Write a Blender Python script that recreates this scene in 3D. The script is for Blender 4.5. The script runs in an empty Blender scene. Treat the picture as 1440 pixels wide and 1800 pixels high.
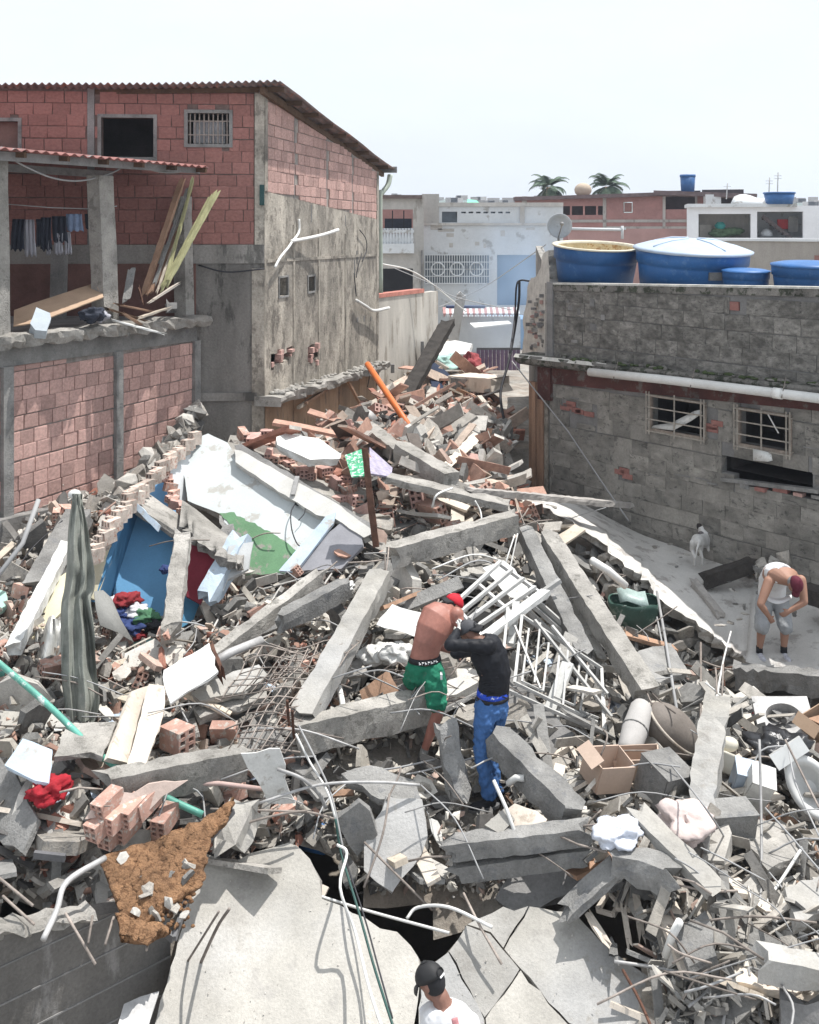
import bpy, bmesh, math, random
from mathutils import Vector, Matrix, noise
import numpy as np

# ---------------------------------------------------------------- camera, sky, sun, exposure
SC = bpy.context.scene
F, HY, CZ = 1800.0, 400.0, 7.0
cd = bpy.data.cameras.new("camera"); cam = bpy.data.objects.new("camera", cd); SC.collection.objects.link(cam)
cd.sensor_fit = 'VERTICAL'; cd.sensor_height = 24.0; cd.lens = 24.0*F/1800.0
cd.shift_y = -(900.0-HY)/1800.0
cd.clip_start = 0.1; cd.clip_end = 6000
cam.location = (0, 0, CZ); cam.rotation_euler = (math.radians(90), 0, 0)
SC.camera = cam
SUN = Vector((.31, .15, .94)).normalized()
W = bpy.data.worlds.new("World"); SC.world = W; W.use_nodes = True
nt = W.node_tree; bg = nt.nodes['Background']
sky = nt.nodes.new('ShaderNodeTexSky'); sky.sky_type = 'NISHITA'; sky.sun_disc = False
sky.sun_elevation = math.asin(SUN.z); sky.sun_rotation = math.atan2(SUN.x, SUN.y)
sky.air_density = 1.0; sky.dust_density = 6.0; sky.ozone_density = 1.0
# thin white haze veil over the whole sky
mx = nt.nodes.new('ShaderNodeMixRGB'); mx.inputs[0].default_value = 0.8
mx.inputs[2].default_value = (9.7, 10.4, 11.2, 1)
_tc = nt.nodes.new('ShaderNodeTexCoord'); _nz = nt.nodes.new('ShaderNodeTexNoise'); _nz.inputs['Scale'].default_value = 2.2; _nz.inputs['Detail'].default_value = 6; _nz.inputs['Roughness'].default_value = .6
_st = nt.nodes.new('ShaderNodeVectorMath'); _st.operation = 'MULTIPLY'; _st.inputs[1].default_value = (1, 1, 3); nt.links.new(_tc.outputs['Generated'], _st.inputs[0]); nt.links.new(_st.outputs[0], _nz.inputs['Vector'])
_mr = nt.nodes.new('ShaderNodeMapRange'); _mr.inputs[1].default_value = .35; _mr.inputs[2].default_value = .65; _mr.inputs[3].default_value = .80; _mr.inputs[4].default_value = .90; nt.links.new(_nz.outputs[0], _mr.inputs[0]); nt.links.new(_mr.outputs[0], mx.inputs[0])
nt.links.new(sky.outputs[0], mx.inputs[1]); nt.links.new(mx.outputs[0], bg.inputs[0])
bg.inputs[1].default_value = 0.095
sl = bpy.data.lights.new("sun", 'SUN'); sl.energy = 5.0; sl.angle = math.radians(0.5); sl.color = (1, .972, .93)
so = bpy.data.objects.new("sun", sl); SC.collection.objects.link(so)
so.rotation_euler = SUN.to_track_quat('Z', 'Y').to_euler()
vs = SC.view_settings; vs.view_transform = 'Standard'; vs.look = 'None'; vs.gamma = 1; vs.use_curve_mapping = False
vs.exposure = 0.22

# ---------------------------------------------------------------- helpers
R = random.Random(11)
COL = SC.collection
def P(x, y, d): return Vector(((x-720.0)/F*d, d, CZ-(y-HY)/F*d))
def proj(p): return (720+F*p.x/p.y, HY+F*(CZ-p.z)/p.y)
U = R.uniform

class MB:
    """collects shapes; build() links them as one mesh object"""
    def __init__(s): s.v = []; s.f = []; s.m = []; s.sm = []
    def add(s, vs_, fs, mi=0, smooth=False):
        b = len(s.v); s.v.extend([tuple(v) for v in vs_])
        for f in fs: s.f.append(tuple(b+i for i in f)); s.m.append(mi); s.sm.append(smooth)
        return s
    def box(s, c, size, ax=None, mi=0):
        c = Vector(c); X, Y, Z = ax if ax else (Vector((1, 0, 0)), Vector((0, 1, 0)), Vector((0, 0, 1)))
        a, b, d = X*size[0]/2, Y*size[1]/2, Z*size[2]/2
        vs_ = [c+i*a+j*b+k*d for k in (-1, 1) for j in (-1, 1) for i in (-1, 1)]
        s.add(vs_, [(0, 2, 3, 1), (4, 5, 7, 6), (0, 1, 5, 4), (2, 6, 7, 3), (0, 4, 6, 2), (1, 3, 7, 5)], mi); return s
    def bar(s, a, b, w, h, up=(0, 0, 1), mi=0):
        a, b = Vector(a), Vector(b); d = b-a; L = d.length
        if L < 1e-5: return s
        d /= L; up = Vector(up)
        if abs(d.dot(up)) > .98: up = Vector((0, 1, 0))
        x = d.cross(up).normalized(); z = x.cross(d)
        return s.box((a+b)/2, (w, L, h), (x, d, z), mi)
    def tube(s, pts, r, n=6, mi=0, closed=False, smooth=True, r2=None, side=None, cap=True):
        pts = [Vector(p) for p in pts]; N = len(pts)
        rs = r if isinstance(r, (list, tuple)) else [r]*N
        rr2 = r2 if r2 else rs
        vs_ = []; prev = Vector(side) if side else None
        for i, p in enumerate(pts):
            t = (pts[min(i+1, N-1)]-pts[max(i-1, 0)]).normalized()
            u = prev if prev is not None else (Vector((0, 0, 1)) if abs(t.z) < .9 else Vector((1, 0, 0)))
            u = (u-t*u.dot(t)); u = u.normalized() if u.length > 1e-6 else t.orthogonal().normalized()
            if side is None: prev = u
            w = t.cross(u)
            for k in range(n):
                a = 2*math.pi*k/n; vs_.append(p+u*math.cos(a)*rs[i]+w*math.sin(a)*rr2[i])
        fs = [(i*n+k, i*n+(k+1) % n, (i+1)*n+(k+1) % n, (i+1)*n+k) for i in range(N-1) for k in range(n)]
        if cap: fs += [tuple(range(n-1, -1, -1)), tuple((N-1)*n+k for k in range(n))]
        s.add(vs_, fs, mi, smooth); return s
    def ball(s, c, r, n=10, m=7, mi=0, ax=None):
        c = Vector(c); r = r if isinstance(r, (tuple, list)) else (r, r, r)
        X, Y, Z = ax if ax else (Vector((1, 0, 0)), Vector((0, 1, 0)), Vector((0, 0, 1)))
        vs_ = [c+Z*r[2]]; 
        for j in range(1, m):
            th = math.pi*j/m
            for k in range(n):
                a = 2*math.pi*k/n
                vs_.append(c+X*r[0]*math.sin(th)*math.cos(a)+Y*r[1]*math.sin(th)*math.sin(a)+Z*r[2]*math.cos(th))
        vs_.append(c-Z*r[2]); e = len(vs_)-1
        fs = [(0, 1+k, 1+(k+1) % n) for k in range(n)]
        for j in range(m-2):
            for k in range(n):
                a = 1+j*n+k; b = 1+j*n+(k+1) % n; fs.append((a, a+n, b+n, b))
        fs += [(1+(m-2)*n+(k+1) % n, 1+(m-2)*n+k, e) for k in range(n)]
        s.add(vs_, fs, mi, True); return s
    def sheet(s, rows, mi=0, smooth=True, thick=0, closed=False):
        n = len(rows[0]); vs_ = [p for r in rows for p in r]
        fs = [(i*n+k, i*n+(k+1) % n, (i+1)*n+(k+1) % n, (i+1)*n+k) for i in range(len(rows)-1) for k in range(n if closed else n-1)]
        s.add(vs_, fs, mi, smooth)
        return s
    def build(s, name, mat, parent=None, label=None, cat=None, group=None, kind=None, loc=None, mod=None):
        me = bpy.data.meshes.new(name)
        mats = mat if isinstance(mat, (list, tuple)) else [mat]
        o = bpy.data.objects.new(name, me)
        if parent is not None: base = WL[parent]
        elif loc is not None: base = Vector(loc)
        elif s.v:
            a = np.array(s.v); base = Vector(((a[:, 0].min()+a[:, 0].max())/2, (a[:, 1].min()+a[:, 1].max())/2, a[:, 2].min()))
        else: base = Vector((0, 0, 0))
        me.from_pydata([(v[0]-base.x, v[1]-base.y, v[2]-base.z) for v in s.v], [], s.f)
        for m in mats: me.materials.append(m)
        me.polygons.foreach_set('material_index', s.m); me.polygons.foreach_set('use_smooth', s.sm)
        me.update()
        COL.objects.link(o); WL[o] = base
        if parent is not None: o.parent = parent
        else: o.location = base
        tag(o, label, cat, group, kind)
        return o
WL = {}
def tag(o, label=None, cat=None, group=None, kind=None):
    if label: o['label'] = label
    if cat:
        o['category'] = cat
        if not kind: o['kind'] = 'thing'
    if group: o['group'] = group
    if kind: o['kind'] = kind
def thing(name, label, cat, loc, group=None, kind=None):
    o = bpy.data.objects.new(name, None); COL.objects.link(o); o.location = loc; o.empty_display_size = .2
    WL[o] = Vector(loc); tag(o, label, cat, group, kind); return o
def link_mesh(name, me, loc, rot=None, scale=(1, 1, 1), parent=None, label=None, cat=None, group=None, kind=None, mtx=None):
    o = bpy.data.objects.new(name, me); COL.objects.link(o)
    base = WL[parent] if parent is not None else Vector((0, 0, 0))
    if mtx is not None:
        M = mtx.copy(); M.translation = Vector(loc)-base; o.matrix_basis = M @ Matrix.Diagonal((*scale, 1))
    else:
        o.location = Vector(loc)-base; o.scale = scale
        if rot is not None: o.rotation_euler = rot
    if parent is not None: o.parent = parent
    WL[o] = Vector(loc); tag(o, label, cat, group, kind); return o
def solid(o, t, off=-1):
    m = o.modifiers.new('solid', 'SOLIDIFY'); m.thickness = t; m.offset = off; return o
def bev(o, w, seg=1):
    m = o.modifiers.new('bevel', 'BEVEL'); m.width = w; m.segments = seg; m.limit_method = 'ANGLE'; m.angle_limit = math.radians(40); return o
def cr(pts, n=6):
    """catmull-rom through points"""
    pts = [Vector(p) for p in pts]
    if len(pts) < 3: return [pts[0].lerp(pts[-1], i/n) for i in range(n+1)]
    q = [pts[0]*2-pts[1]]+pts+[pts[-1]*2-pts[-2]]; out = []
    for i in range(1, len(q)-2):
        for k in range(n):
            t = k/n; a, b, c, d = q[i-1], q[i], q[i+1], q[i+2]
            out.append(.5*((2*b)+(c-a)*t+(2*a-5*b+4*c-d)*t*t+(3*b-a-3*c+d)*t**3))
    out.append(pts[-1]); return out
class Plane:
    def __init__(s, a, b, c):
        s.o = Vector(a); s.n = (Vector(b)-s.o).cross(Vector(c)-s.o).normalized()
        if s.n.y > 0: s.n = -s.n
    def __call__(s, x, y, off=0.0):
        r = P(x, y, 1.0)-Vector((0, 0, CZ)); c = Vector((0, 0, CZ))
        t = (s.o+s.n*off-c).dot(s.n)/r.dot(s.n); return c+r*t

# ---------------------------------------------------------------- materials
MATS = {}
def mat(name, col, rough=.85, var=.25, sc=3.0, bump=.3, metal=0.0, spot=None, spotamt=.0, rnd=.12, fine=40.0, col2=None, island=False, streak=False, spec=.3, hi=1.0, bd=.012):
    if name in MATS: return MATS[name]
    m = bpy.data.materials.new(name); m.use_nodes = True; t = m.node_tree; N = t.nodes; L = t.links
    b = N['Principled BSDF']; b.inputs['Roughness'].default_value = rough; b.inputs['Metallic'].default_value = metal
    b.inputs['Specular IOR Level'].default_value = spec
    tc = N.new('ShaderNodeTexCoord'); oi = N.new('ShaderNodeObjectInfo'); mp = N.new('ShaderNodeVectorMath'); mp.operation = 'ADD'
    L.new(tc.outputs['Object'], mp.inputs[0])
    mu = N.new('ShaderNodeVectorMath'); mu.operation = 'SCALE'; mu.inputs['Scale'].default_value = 37.0
    cb = N.new('ShaderNodeCombineXYZ'); L.new(oi.outputs['Random'], cb.inputs[0]); L.new(oi.outputs['Random'], cb.inputs[1]); L.new(cb.outputs[0], mu.inputs[0]); L.new(mu.outputs[0], mp.inputs[1])
    vec = mp.outputs[0]
    if streak:
        st = N.new('ShaderNodeVectorMath'); st.operation = 'MULTIPLY'; st.inputs[1].default_value = (1, 1, streak if isinstance(streak, float) else .3); L.new(vec, st.inputs[0]); vec2 = st.outputs[0]
    else: vec2 = vec
    n1 = N.new('ShaderNodeTexNoise'); n1.inputs['Scale'].default_value = sc; n1.inputs['Detail'].default_value = 8; n1.inputs['Roughness'].default_value = .62; L.new(vec2, n1.inputs['Vector'])
    n2 = N.new('ShaderNodeTexNoise'); n2.inputs['Scale'].default_value = fine; n2.inputs['Detail'].default_value = 5; n2.inputs['Roughness'].default_value = .7; L.new(vec, n2.inputs['Vector'])
    ramp = N.new('ShaderNodeMapRange'); ramp.inputs[1].default_value = .3; ramp.inputs[2].default_value = .7; ramp.inputs[3].default_value = 1-var; ramp.inputs[4].default_value = 1+var*hi; L.new(n1.outputs[0], ramp.inputs[0])
    r2 = N.new('ShaderNodeMapRange'); r2.inputs[1].default_value = .3; r2.inputs[2].default_value = .7; r2.inputs[3].default_value = 1-var*.45; r2.inputs[4].default_value = 1+var*.45; L.new(n2.outputs[0], r2.inputs[0])
    k = N.new('ShaderNodeMath'); k.operation = 'MULTIPLY'; L.new(ramp.outputs[0], k.inputs[0]); L.new(r2.outputs[0], k.inputs[1])
    rr = N.new('ShaderNodeMapRange'); rr.inputs[3].default_value = 1-rnd; rr.inputs[4].default_value = 1+rnd
    if island:
        ge = N.new('ShaderNodeNewGeometry'); L.new(ge.outputs['Random Per Island'], rr.inputs[0]); rsrc = ge.outputs['Random Per Island']
    else: L.new(oi.outputs['Random'], rr.inputs[0]); rsrc = oi.outputs['Random']
    k2 = N.new('ShaderNodeMath'); k2.operation = 'MULTIPLY'; L.new(k.outputs[0], k2.inputs[0]); L.new(rr.outputs[0], k2.inputs[1])
    base = N.new('ShaderNodeRGB'); base.outputs[0].default_value = (*col, 1); cur = base.outputs[0]
    if isinstance(col2, list):      # palette picked per piece
        cp = N.new('ShaderNodeValToRGB'); cp.color_ramp.interpolation = 'CONSTANT'
        w = N.new('ShaderNodeTexWhiteNoise'); w.noise_dimensions = '1D'; L.new(rsrc, w.inputs['W'])
        el = cp.color_ramp.elements
        while len(el) < len(col2): el.new(.5)
        for i, c in enumerate(col2): el[i].position = c[3]; el[i].color = (c[0], c[1], c[2], 1)
        L.new(w.outputs[0], cp.inputs[0]); cur = cp.outputs[0]
    elif col2 is not None:
        n4 = N.new('ShaderNodeTexNoise'); n4.inputs['Scale'].default_value = sc*.45; n4.inputs['Detail'].default_value = 6; L.new(vec2, n4.inputs['Vector'])
        mr = N.new('ShaderNodeMapRange'); mr.inputs[1].default_value = .42; mr.inputs[2].default_value = .6; L.new(n4.outputs[0], mr.inputs[0])
        m2 = N.new('ShaderNodeMixRGB'); m2.inputs[2].default_value = (*col2, 1); L.new(mr.outputs[0], m2.inputs[0]); L.new(cur, m2.inputs[1]); cur = m2.outputs[0]
    if spot is not None:
        n3 = N.new('ShaderNodeTexNoise'); n3.inputs['Scale'].default_value = sc*2.3; n3.inputs['Detail'].default_value = 10; n3.inputs['Roughness'].default_value = .7; L.new(vec2, n3.inputs['Vector'])
        mr = N.new('ShaderNodeMapRange'); mr.inputs[1].default_value = .62-spotamt*.3; mr.inputs[2].default_value = .68-spotamt*.3; L.new(n3.outputs[0], mr.inputs[0])
        m3 = N.new('ShaderNodeMixRGB'); m3.inputs[2].default_value = (*spot, 1); L.new(mr.outputs[0], m3.inputs[0]); L.new(cur, m3.inputs[1]); cur = m3.outputs[0]
    sm = N.new('ShaderNodeVectorMath'); sm.operation = 'SCALE'; L.new(cur, sm.inputs[0]); L.new(k2.outputs[0], sm.inputs['Scale'])
    L.new(sm.outputs[0], b.inputs['Base Color'])
    if bump > 0:
        ad = N.new('ShaderNodeMath'); ad.operation = 'ADD'; L.new(n2.outputs[0], ad.inputs[0]); L.new(n1.outputs[0], ad.inputs[1])
        bp = N.new('ShaderNodeBump'); bp.inputs['Strength'].default_value = bump; bp.inputs['Distance'].default_value = bd; L.new(ad.outputs[0], bp.inputs['Height']); L.new(bp.outputs[0], b.inputs['Normal'])
    MATS[name] = m; return m
CONC = mat('concrete_light', (.37, .352, .325), var=.34, sc=2.6, bump=1.1, spot=(.22, .21, .19), spotamt=.25, bd=.02, col2=(.30, .285, .26))
SLAB = mat('slab_top', (.375, .358, .325), var=.26, sc=1.3, bump=.6, spot=(.33, .315, .29), spotamt=.2, fine=45, col2=(.38, .375, .365))
CONG = mat('concrete_grey', (.25, .245, .235), var=.35, sc=2.8, bump=1.0, bd=.02, spot=(.2, .2, .2), spotamt=.2)
COND = mat('concrete_dark', (.2, .195, .19), var=.35, sc=2, bump=.6)
RENDER_ = mat('rough_render', (.235, .222, .205), var=.38, sc=1.1, bump=.9, fine=26, spot=(.12, .115, .105), spotamt=.25, streak=True)
RENDL = mat('rough_render_light', (.37, .335, .285), var=.5, sc=1.6, bump=1.6, fine=18, spot=(.19, .17, .145), spotamt=.35, streak=.62, col2=(.27, .245, .21))
RENDR = mat('patchy_render', (.265, .25, .225), var=.38, sc=1.3, bump=.9, fine=24, spot=(.12, .115, .106), spotamt=.2, col2=(.205, .195, .176))
BRICKR = mat('brick_red', (.30, .142, .122), var=.2, sc=5, bump=.45, rnd=.13, spot=(.30, .18, .155), spotamt=.12)
BRICKP = mat('brick_pink', (.47, .30, .265), var=.24, sc=5, bump=.45, rnd=.2, spot=(.46, .33, .28), spotamt=.2)
MORT = mat('mortar', (.30, .27, .245), var=.35, sc=6, bump=.8)
MORTD = mat('mortar_dark', (.17, .12, .105), var=.35, sc=6, bump=.8)
BLOCK = mat('cement_block', (.215, .204, .185), col2=(.13, .123, .11), var=.45, sc=3.5, bump=.8, rnd=.18, spot=(.11, .105, .098), spotamt=.25)
PLANK = mat('pale_wood', (.50, .435, .355), var=.25, sc=4, bump=.35, rnd=.25, spot=(.28, .23, .18), spotamt=.1)
WOODD = mat('dark_wood', (.09, .055, .035), var=.35, sc=5, bump=.4, rnd=.3)
WOODB = mat('brown_wood', (.32, .2, .135), var=.3, sc=4, bump=.4, rnd=.25, streak=True)
RUST = mat('rust', (.085, .042, .028), var=.4, sc=8, bump=.4)
STEEL = mat('grey_steel', (.33, .325, .32), rough=.6, var=.25, sc=6, bump=.1, metal=.2, rnd=.3)
REBAR = mat('rebar_steel', (.25, .215, .19), rough=.75, var=.3, sc=10, bump=.2, rnd=.35)
WHITEP = mat('white_paint', (.60, .60, .58), rough=.6, var=.15, sc=5, bump=.15, rnd=.1, spot=(.42, .4, .37), spotamt=.12)
DARK = mat('dark_interior', (.02, .02, .022), var=.2, sc=3, bump=0)
ROOFM = mat('roof_sheet', (.17, .135, .13), rough=.7, var=.35, sc=3, bump=.2, spot=(.25, .12, .09), spotamt=.3)
BLUEP = mat('blue_plastic', (.03, .115, .30), rough=.45, var=.16, sc=3, bump=.05, spot=(.06, .15, .33), spotamt=.2)
GREENP = mat('green_plastic', (.03, .10, .075), rough=.5, var=.25, sc=4, bump=.1)
# ---------------------------------------------------------------- the mound of rubble: a height field in the world
ctrl = [(720,1420,9.2),(720,1300,10),(720,1190,11),(720,1080,12),(720,960,13.5),(760,880,15),(800,820,17),(830,760,20),(850,690,25),(850,640,32),(850,592,45),
(400,1400,8.9),(400,1300,9.8),(400,1180,10.8),(400,1080,11.9),(450,1000,13),(420,900,14.3),(450,800,16.5),
(150,1450,8.3),(200,1350,9.2),(200,1250,10),(200,1120,11.3),(150,1050,12),(60,1100,11),(60,1400,8.6),(60,1250,9.8),(250,850,15.3),(320,790,17),(100,950,13.3),
(-200,1000,12.5),(-200,1300,9.5),(600,780,18),(600,900,15),(900,800,19),(920,740,23),
(900,1450,9),(900,1350,9.7),(950,1200,11.2),(900,1100,12.3),(950,1000,14),(880,900,15.5),
(1000,1550,8.5),(1100,1400,9.6),(1150,1300,10.6),(1150,1200,11.8),(1130,1110,13.5),(1100,980,16.3),(1000,900,17.5),(1250,1060,15.9),(1400,1090,14.8),
(1100,1650,7.9),(1250,1750,7.2),(1250,1600,8.1),(1300,1450,9.5),(1350,1350,10.4),(1350,1270,11.6),(1420,1650,7.9),(1420,1500,9.1),(1600,1400,10.2),(1600,1220,12.3)]
cp_ = [tuple(P(*c)) for c in ctrl]+[(0,6,.28),(-2,6,.2),(2,6,.3),(0.2,7.0,.27),(1,7.3,.3),(-1.6,7.3,.3),(-4,6,.2),(4.5,5.5,.9),(0,3,.1),(5,3,.3),(-5,3,0),(-9,10,1),(10,10,1.2),(12,18,1.5),(-8,20,2.5),(-6,30,2.5),(8,30,2.4),(3,55,2.3),(-12,55,2.3),(16,55,2.3),(0,75,2.3)]
CP = np.array(cp_)
def _phi(r): return r
_A = _phi(np.linalg.norm(CP[:, None, :2]-CP[None, :, :2], axis=2))-np.eye(len(CP))*.06
_A2 = np.block([[_A, np.c_[np.ones(len(CP)), CP[:, :2]]], [np.r_[np.ones((1, len(CP))), CP[:, :2].T], np.zeros((3, 3))]])
_W = np.linalg.solve(_A2, np.r_[CP[:, 2], 0, 0, 0])
GX = np.arange(-16, 16.01, .1); GY = np.arange(3, 76.01, .1)
_X, _Y = np.meshgrid(GX, GY)
GZ = _W[-3]+_W[-2]*_X+_W[-1]*_Y
for i in range(len(CP)): GZ += _W[i]*_phi(np.hypot(_X-CP[i, 0], _Y-CP[i, 1]))
pits = [(650,1540,8.6,.5,1.5),(760,1630,8.2,.5,1.4),(200,1700,7.2,.9,1.2),(60,1560,7.9,.45,1.0),(1180,1180,12.4,.6,1.1),(840,900,14.6,.6,.8),(760,1010,12.8,.4,.6),(640,1190,11.1,.4,.7),(960,1560,8.6,.45,.8),
(1100,1610,8.2,.4,.7),(820,1190,11.2,.35,.5),(1190,1330,10.4,.4,.5),(330,1600,7.8,.35,.8),(1350,1200,13.0,.6,.9),(1100,1120,13.6,.5,.6),(250,1060,12.3,.4,.4),(1330,1740,7.3,.4,.6),(90,1350,9,.3,.4),(480,1450,8.6,.3,.5),(700,900,14.8,.35,.6)]
GZP = GZ-.25
_q = np.clip((_X-(2.0+(15.5-_Y)*.35))/.5, 0, 1)*np.clip((_Y-12.9)/.5, 0, 1)*np.clip((21-_Y)/1.0, 0, 1); GZP -= .85*_q
for (px, py, d, r, h) in [(742, 1345, 10.05, .4, .16), (862, 1425, 9.5, .35, .14), (260, 1045, 12.5, .9, .75), (470, 960, 13.6, .9, .4), (145, 1270, 10.2, .4, .2), (1330, 1225, 12.9, .6, .55), (1430, 1240, 12.5, .7, .55), (1560, 1240, 12.2, .7, .5)]:
    c = P(px, py, d); GZP -= h*np.exp(-((_X-c.x)**2+(_Y-c.y)**2)/(r*r))
for (px, py, d, r, h) in pits:
    c = P(px, py, d); GZP -= h*(.12 if py != 1700 else 1)*np.exp(-((_X-c.x)**2+(_Y-c.y)**2)/(r*r))
def _bil(G, x, y):
    fx = min(max((x-GX[0])/.1, 0), len(GX)-1.001); fy = min(max((y-GY[0])/.1, 0), len(GY)-1.001)
    i, j = int(fx), int(fy); a, b = fx-i, fy-j
    return float(G[j, i]*(1-a)*(1-b)+G[j, i+1]*a*(1-b)+G[j+1, i]*(1-a)*b+G[j+1, i+1]*a*b)
def TZ(x, y): return _bil(GZP, x, y)+(.10*noise.noise(Vector((x*1.7, y*1.7, 3)))+.05*noise.noise(Vector((x*5, y*5, 9))))
def g(px, py, l=.0):
    """point on the smooth mound (raised by l) that is seen at a photo position"""
    d = 5.0; pd = d
    while d < 70:
        p = P(px, py, d)
        if p.z < _bil(GZ, p.x, p.y)+l:
            lo, hi = pd, d
            for _ in range(14):
                m = (lo+hi)/2; q = P(px, py, m)
                if q.z < _bil(GZ, q.x, q.y)+l: hi = m
                else: lo = m
            return P(px, py, (lo+hi)/2)
        pd = d; d += .12
    return P(px, py, 40)
HOLES = [(P(*a), r) for a, r in (((640, 1560, 8.5), .42), ((760, 1650, 8.1), .34), ((700, 1610, 8.25), .3), ((1180, 1185, 12.4), .5), ((1110, 1165, 12.7), .35), ((845, 905, 14.9), .5), ((780, 900, 14.9), .35), ((25, 1570, 7.9), .38), ((1100, 1600, 8.2), .32), ((960, 1560, 8.6), .28), ((650, 1195, 11.1), .3), ((820, 1010, 12.9), .33), ((345, 1560, 7.85), .25), ((1190, 1335, 10.5), .3), ((1340, 1215, 12.9), .4), ((800, 1180, 11.3), .22), ((560, 1500, 8.8), .28), ((200, 1690, 7.3), .9), ((330, 1690, 7.4), .5))]
def in_hole(x, y, k=1.0): return any((x-c.x)**2+(y-c.y)**2 < (r*k)**2 for c, r in HOLES)
HOLES += [(P(*a), r) for a, r in (((720, 1560, 8.5), .33), ((700, 1520, 8.7), .2), ((790, 1600, 8.35), .25), ((1050, 1570, 8.4), .25), ((470, 1470, 8.75), .2), ((1150, 1230, 11.9), .3), ((30, 1620, 7.6), .3))]
DIRT = mat('rubble_dust', (.27, .25, .22), var=.4, sc=3, bump=1.0, fine=30, col2=(.24, .205, .17))
GND = mat('ground_earth', (.2, .175, .145), var=.3, sc=.8, bump=.4)
m = MB(); st = 2
xs = GX[::st]; ys = [y for k, y in enumerate(GY) if (y < 26 and k % 2 == 0) or k % 8 == 0]
rows = [[Vector((x, y, TZ(x, y))) for x in xs] for y in ys]
m.sheet(rows, smooth=True)
keep = [k for k, f in enumerate(m.f) if not in_hole(sum(m.v[i][0] for i in f)/4+U(-.06, .06), sum(m.v[i][1] for i in f)/4+U(-.06, .06))]
m.f = [m.f[k] for k in keep]; m.m = [m.m[k] for k in keep]; m.sm = [m.sm[k] for k in keep]
b0_, b1_ = rows[0], rows[-1]; l0_ = [r[0] for r in rows]; l1_ = [r[-1] for r in rows]
for e_ in (b0_, b1_, l0_, l1_): m.sheet([e_, [Vector((p.x, p.y, -1.9)) for p in e_]])  # unseen skirt round the mound edge, added to keep light out of the holes
m.build('rubble_mound', DIRT, kind='structure', loc=(0, 0, 0))
m = MB(); zz = -1.8
def gz(y): return zz+max(0, y-40)*.03 if y < 200 else zz+4.8+(y-200)*.09
yy = [-3, 0, 5, 15, 30, 45, 60, 80, 110, 150, 200, 300, 390]
rows = [[Vector((x, y, min(gz(y), 4.0))) for x in (-240, -200, -60, -20, 0, 20, 60, 200, 240)] for y in yy]
m.sheet(rows); m.build('ground', GND, kind='structure', loc=(0, 0, 0))
# ---------------------------------------------------------------- walls
class Wall:
    """vertical wall through ground points a, b; n faces the camera"""
    def __init__(s, a, b):
        s.a = Vector((a[0], a[1], 0)); s.b = Vector((b[0], b[1], 0)); s.u = (s.b-s.a).normalized(); s.L = (s.b-s.a).length
        s.n = Vector((s.u.y, -s.u.x, 0))
        if s.n.dot(-s.a) < 0: s.n = -s.n
    def sz(s, px, py):
        r = P(px, py, 1.0)-Vector((0, 0, CZ)); t = s.a.dot(s.n)/r.dot(s.n); p = r*t+Vector((0, 0, CZ)); return ((p-s.a).dot(s.u), p.z)
    def at(s, t, z, off=0): return s.a+s.u*t+s.n*off+Vector((0, 0, z))
    def px(s, x, y, off=0):
        t, z = s.sz(x, y); return s.at(t, z, off)
    def rect(s, x0, y0, x1, y1):
        a = s.sz(x0, y0); b = s.sz(x1, y1); c = s.sz(x0, y1); d = s.sz(x1, y0)
        return (min(a[0], b[0]), max(a[0], b[0]), (b[1]+c[1])/2, (a[1]+d[1])/2)
def wall_mesh(w, s0, s1, zb, zt, thick, holes=(), m=None, off=0.0, mi=0):
    """wall body with rectangular openings; zb/zt may be functions of s"""
    m = m or MB(); fb = zb if callable(zb) else (lambda s: zb); ft = zt if callable(zt) else (lambda s: zt)
    ss = sorted(set([s0, s1]+[max(s0, min(s1, h[i])) for h in holes for i in (0, 1)]))
    for a, b in zip(ss[:-1], ss[1:]):
        if b-a < 1e-4: continue
        cuts = sorted([(h[2], h[3]) for h in holes if h[0] < (a+b)/2 < h[1]])
        segs = []; lo = None
        for c in cuts: segs.append((lo, c[0])); lo = c[1]
        segs.append((lo, None))
        for z0, z1 in segs:
            za = fb(a) if z0 is None else z0; zb_ = fb(b) if z0 is None else z0
            zc = ft(a) if z1 is None else z1; zd = ft(b) if z1 is None else z1
            if zc-za < 1e-3 and zd-zb_ < 1e-3: continue
            v = [w.at(a, za, off), w.at(b, zb_, off), w.at(b, zd, off), w.at(a, zc, off), w.at(a, za, off-thick), w.at(b, zb_, off-thick), w.at(b, zd, off-thick), w.at(a, zc, off-thick)]
            m.add(v, [(0, 1, 2, 3), (5, 4, 7, 6), (4, 0, 3, 7), (1, 5, 6, 2), (3, 2, 6, 7), (4, 5, 1, 0)], mi)
    return m
def unit_brick(name, mt, jag=.0):
    me = bpy.data.meshes.new(name); b = .035
    vs_ = []
    for y, k in ((-.5, b), (-.5+.02, 0), (.5, 0)):
        for (x, z) in ((-1, -1), (1, -1), (1, 1), (-1, 1)):
            vs_.append(((.5-k)*x+U(-jag, jag), y, (.5-k*1.5)*z+U(-jag, jag)))
    fs = [(3, 2, 1, 0)]
    for i in range(2): fs += [(i*4+k, i*4+(k+1) % 4, (i+1)*4+(k+1) % 4, (i+1)*4+k) for k in range(4)]
    fs = [tuple(reversed(f)) for f in fs]
    me.from_pydata(vs_, [], fs); me.materials.append(mt); me.update(); return me
UB = {}
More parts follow.
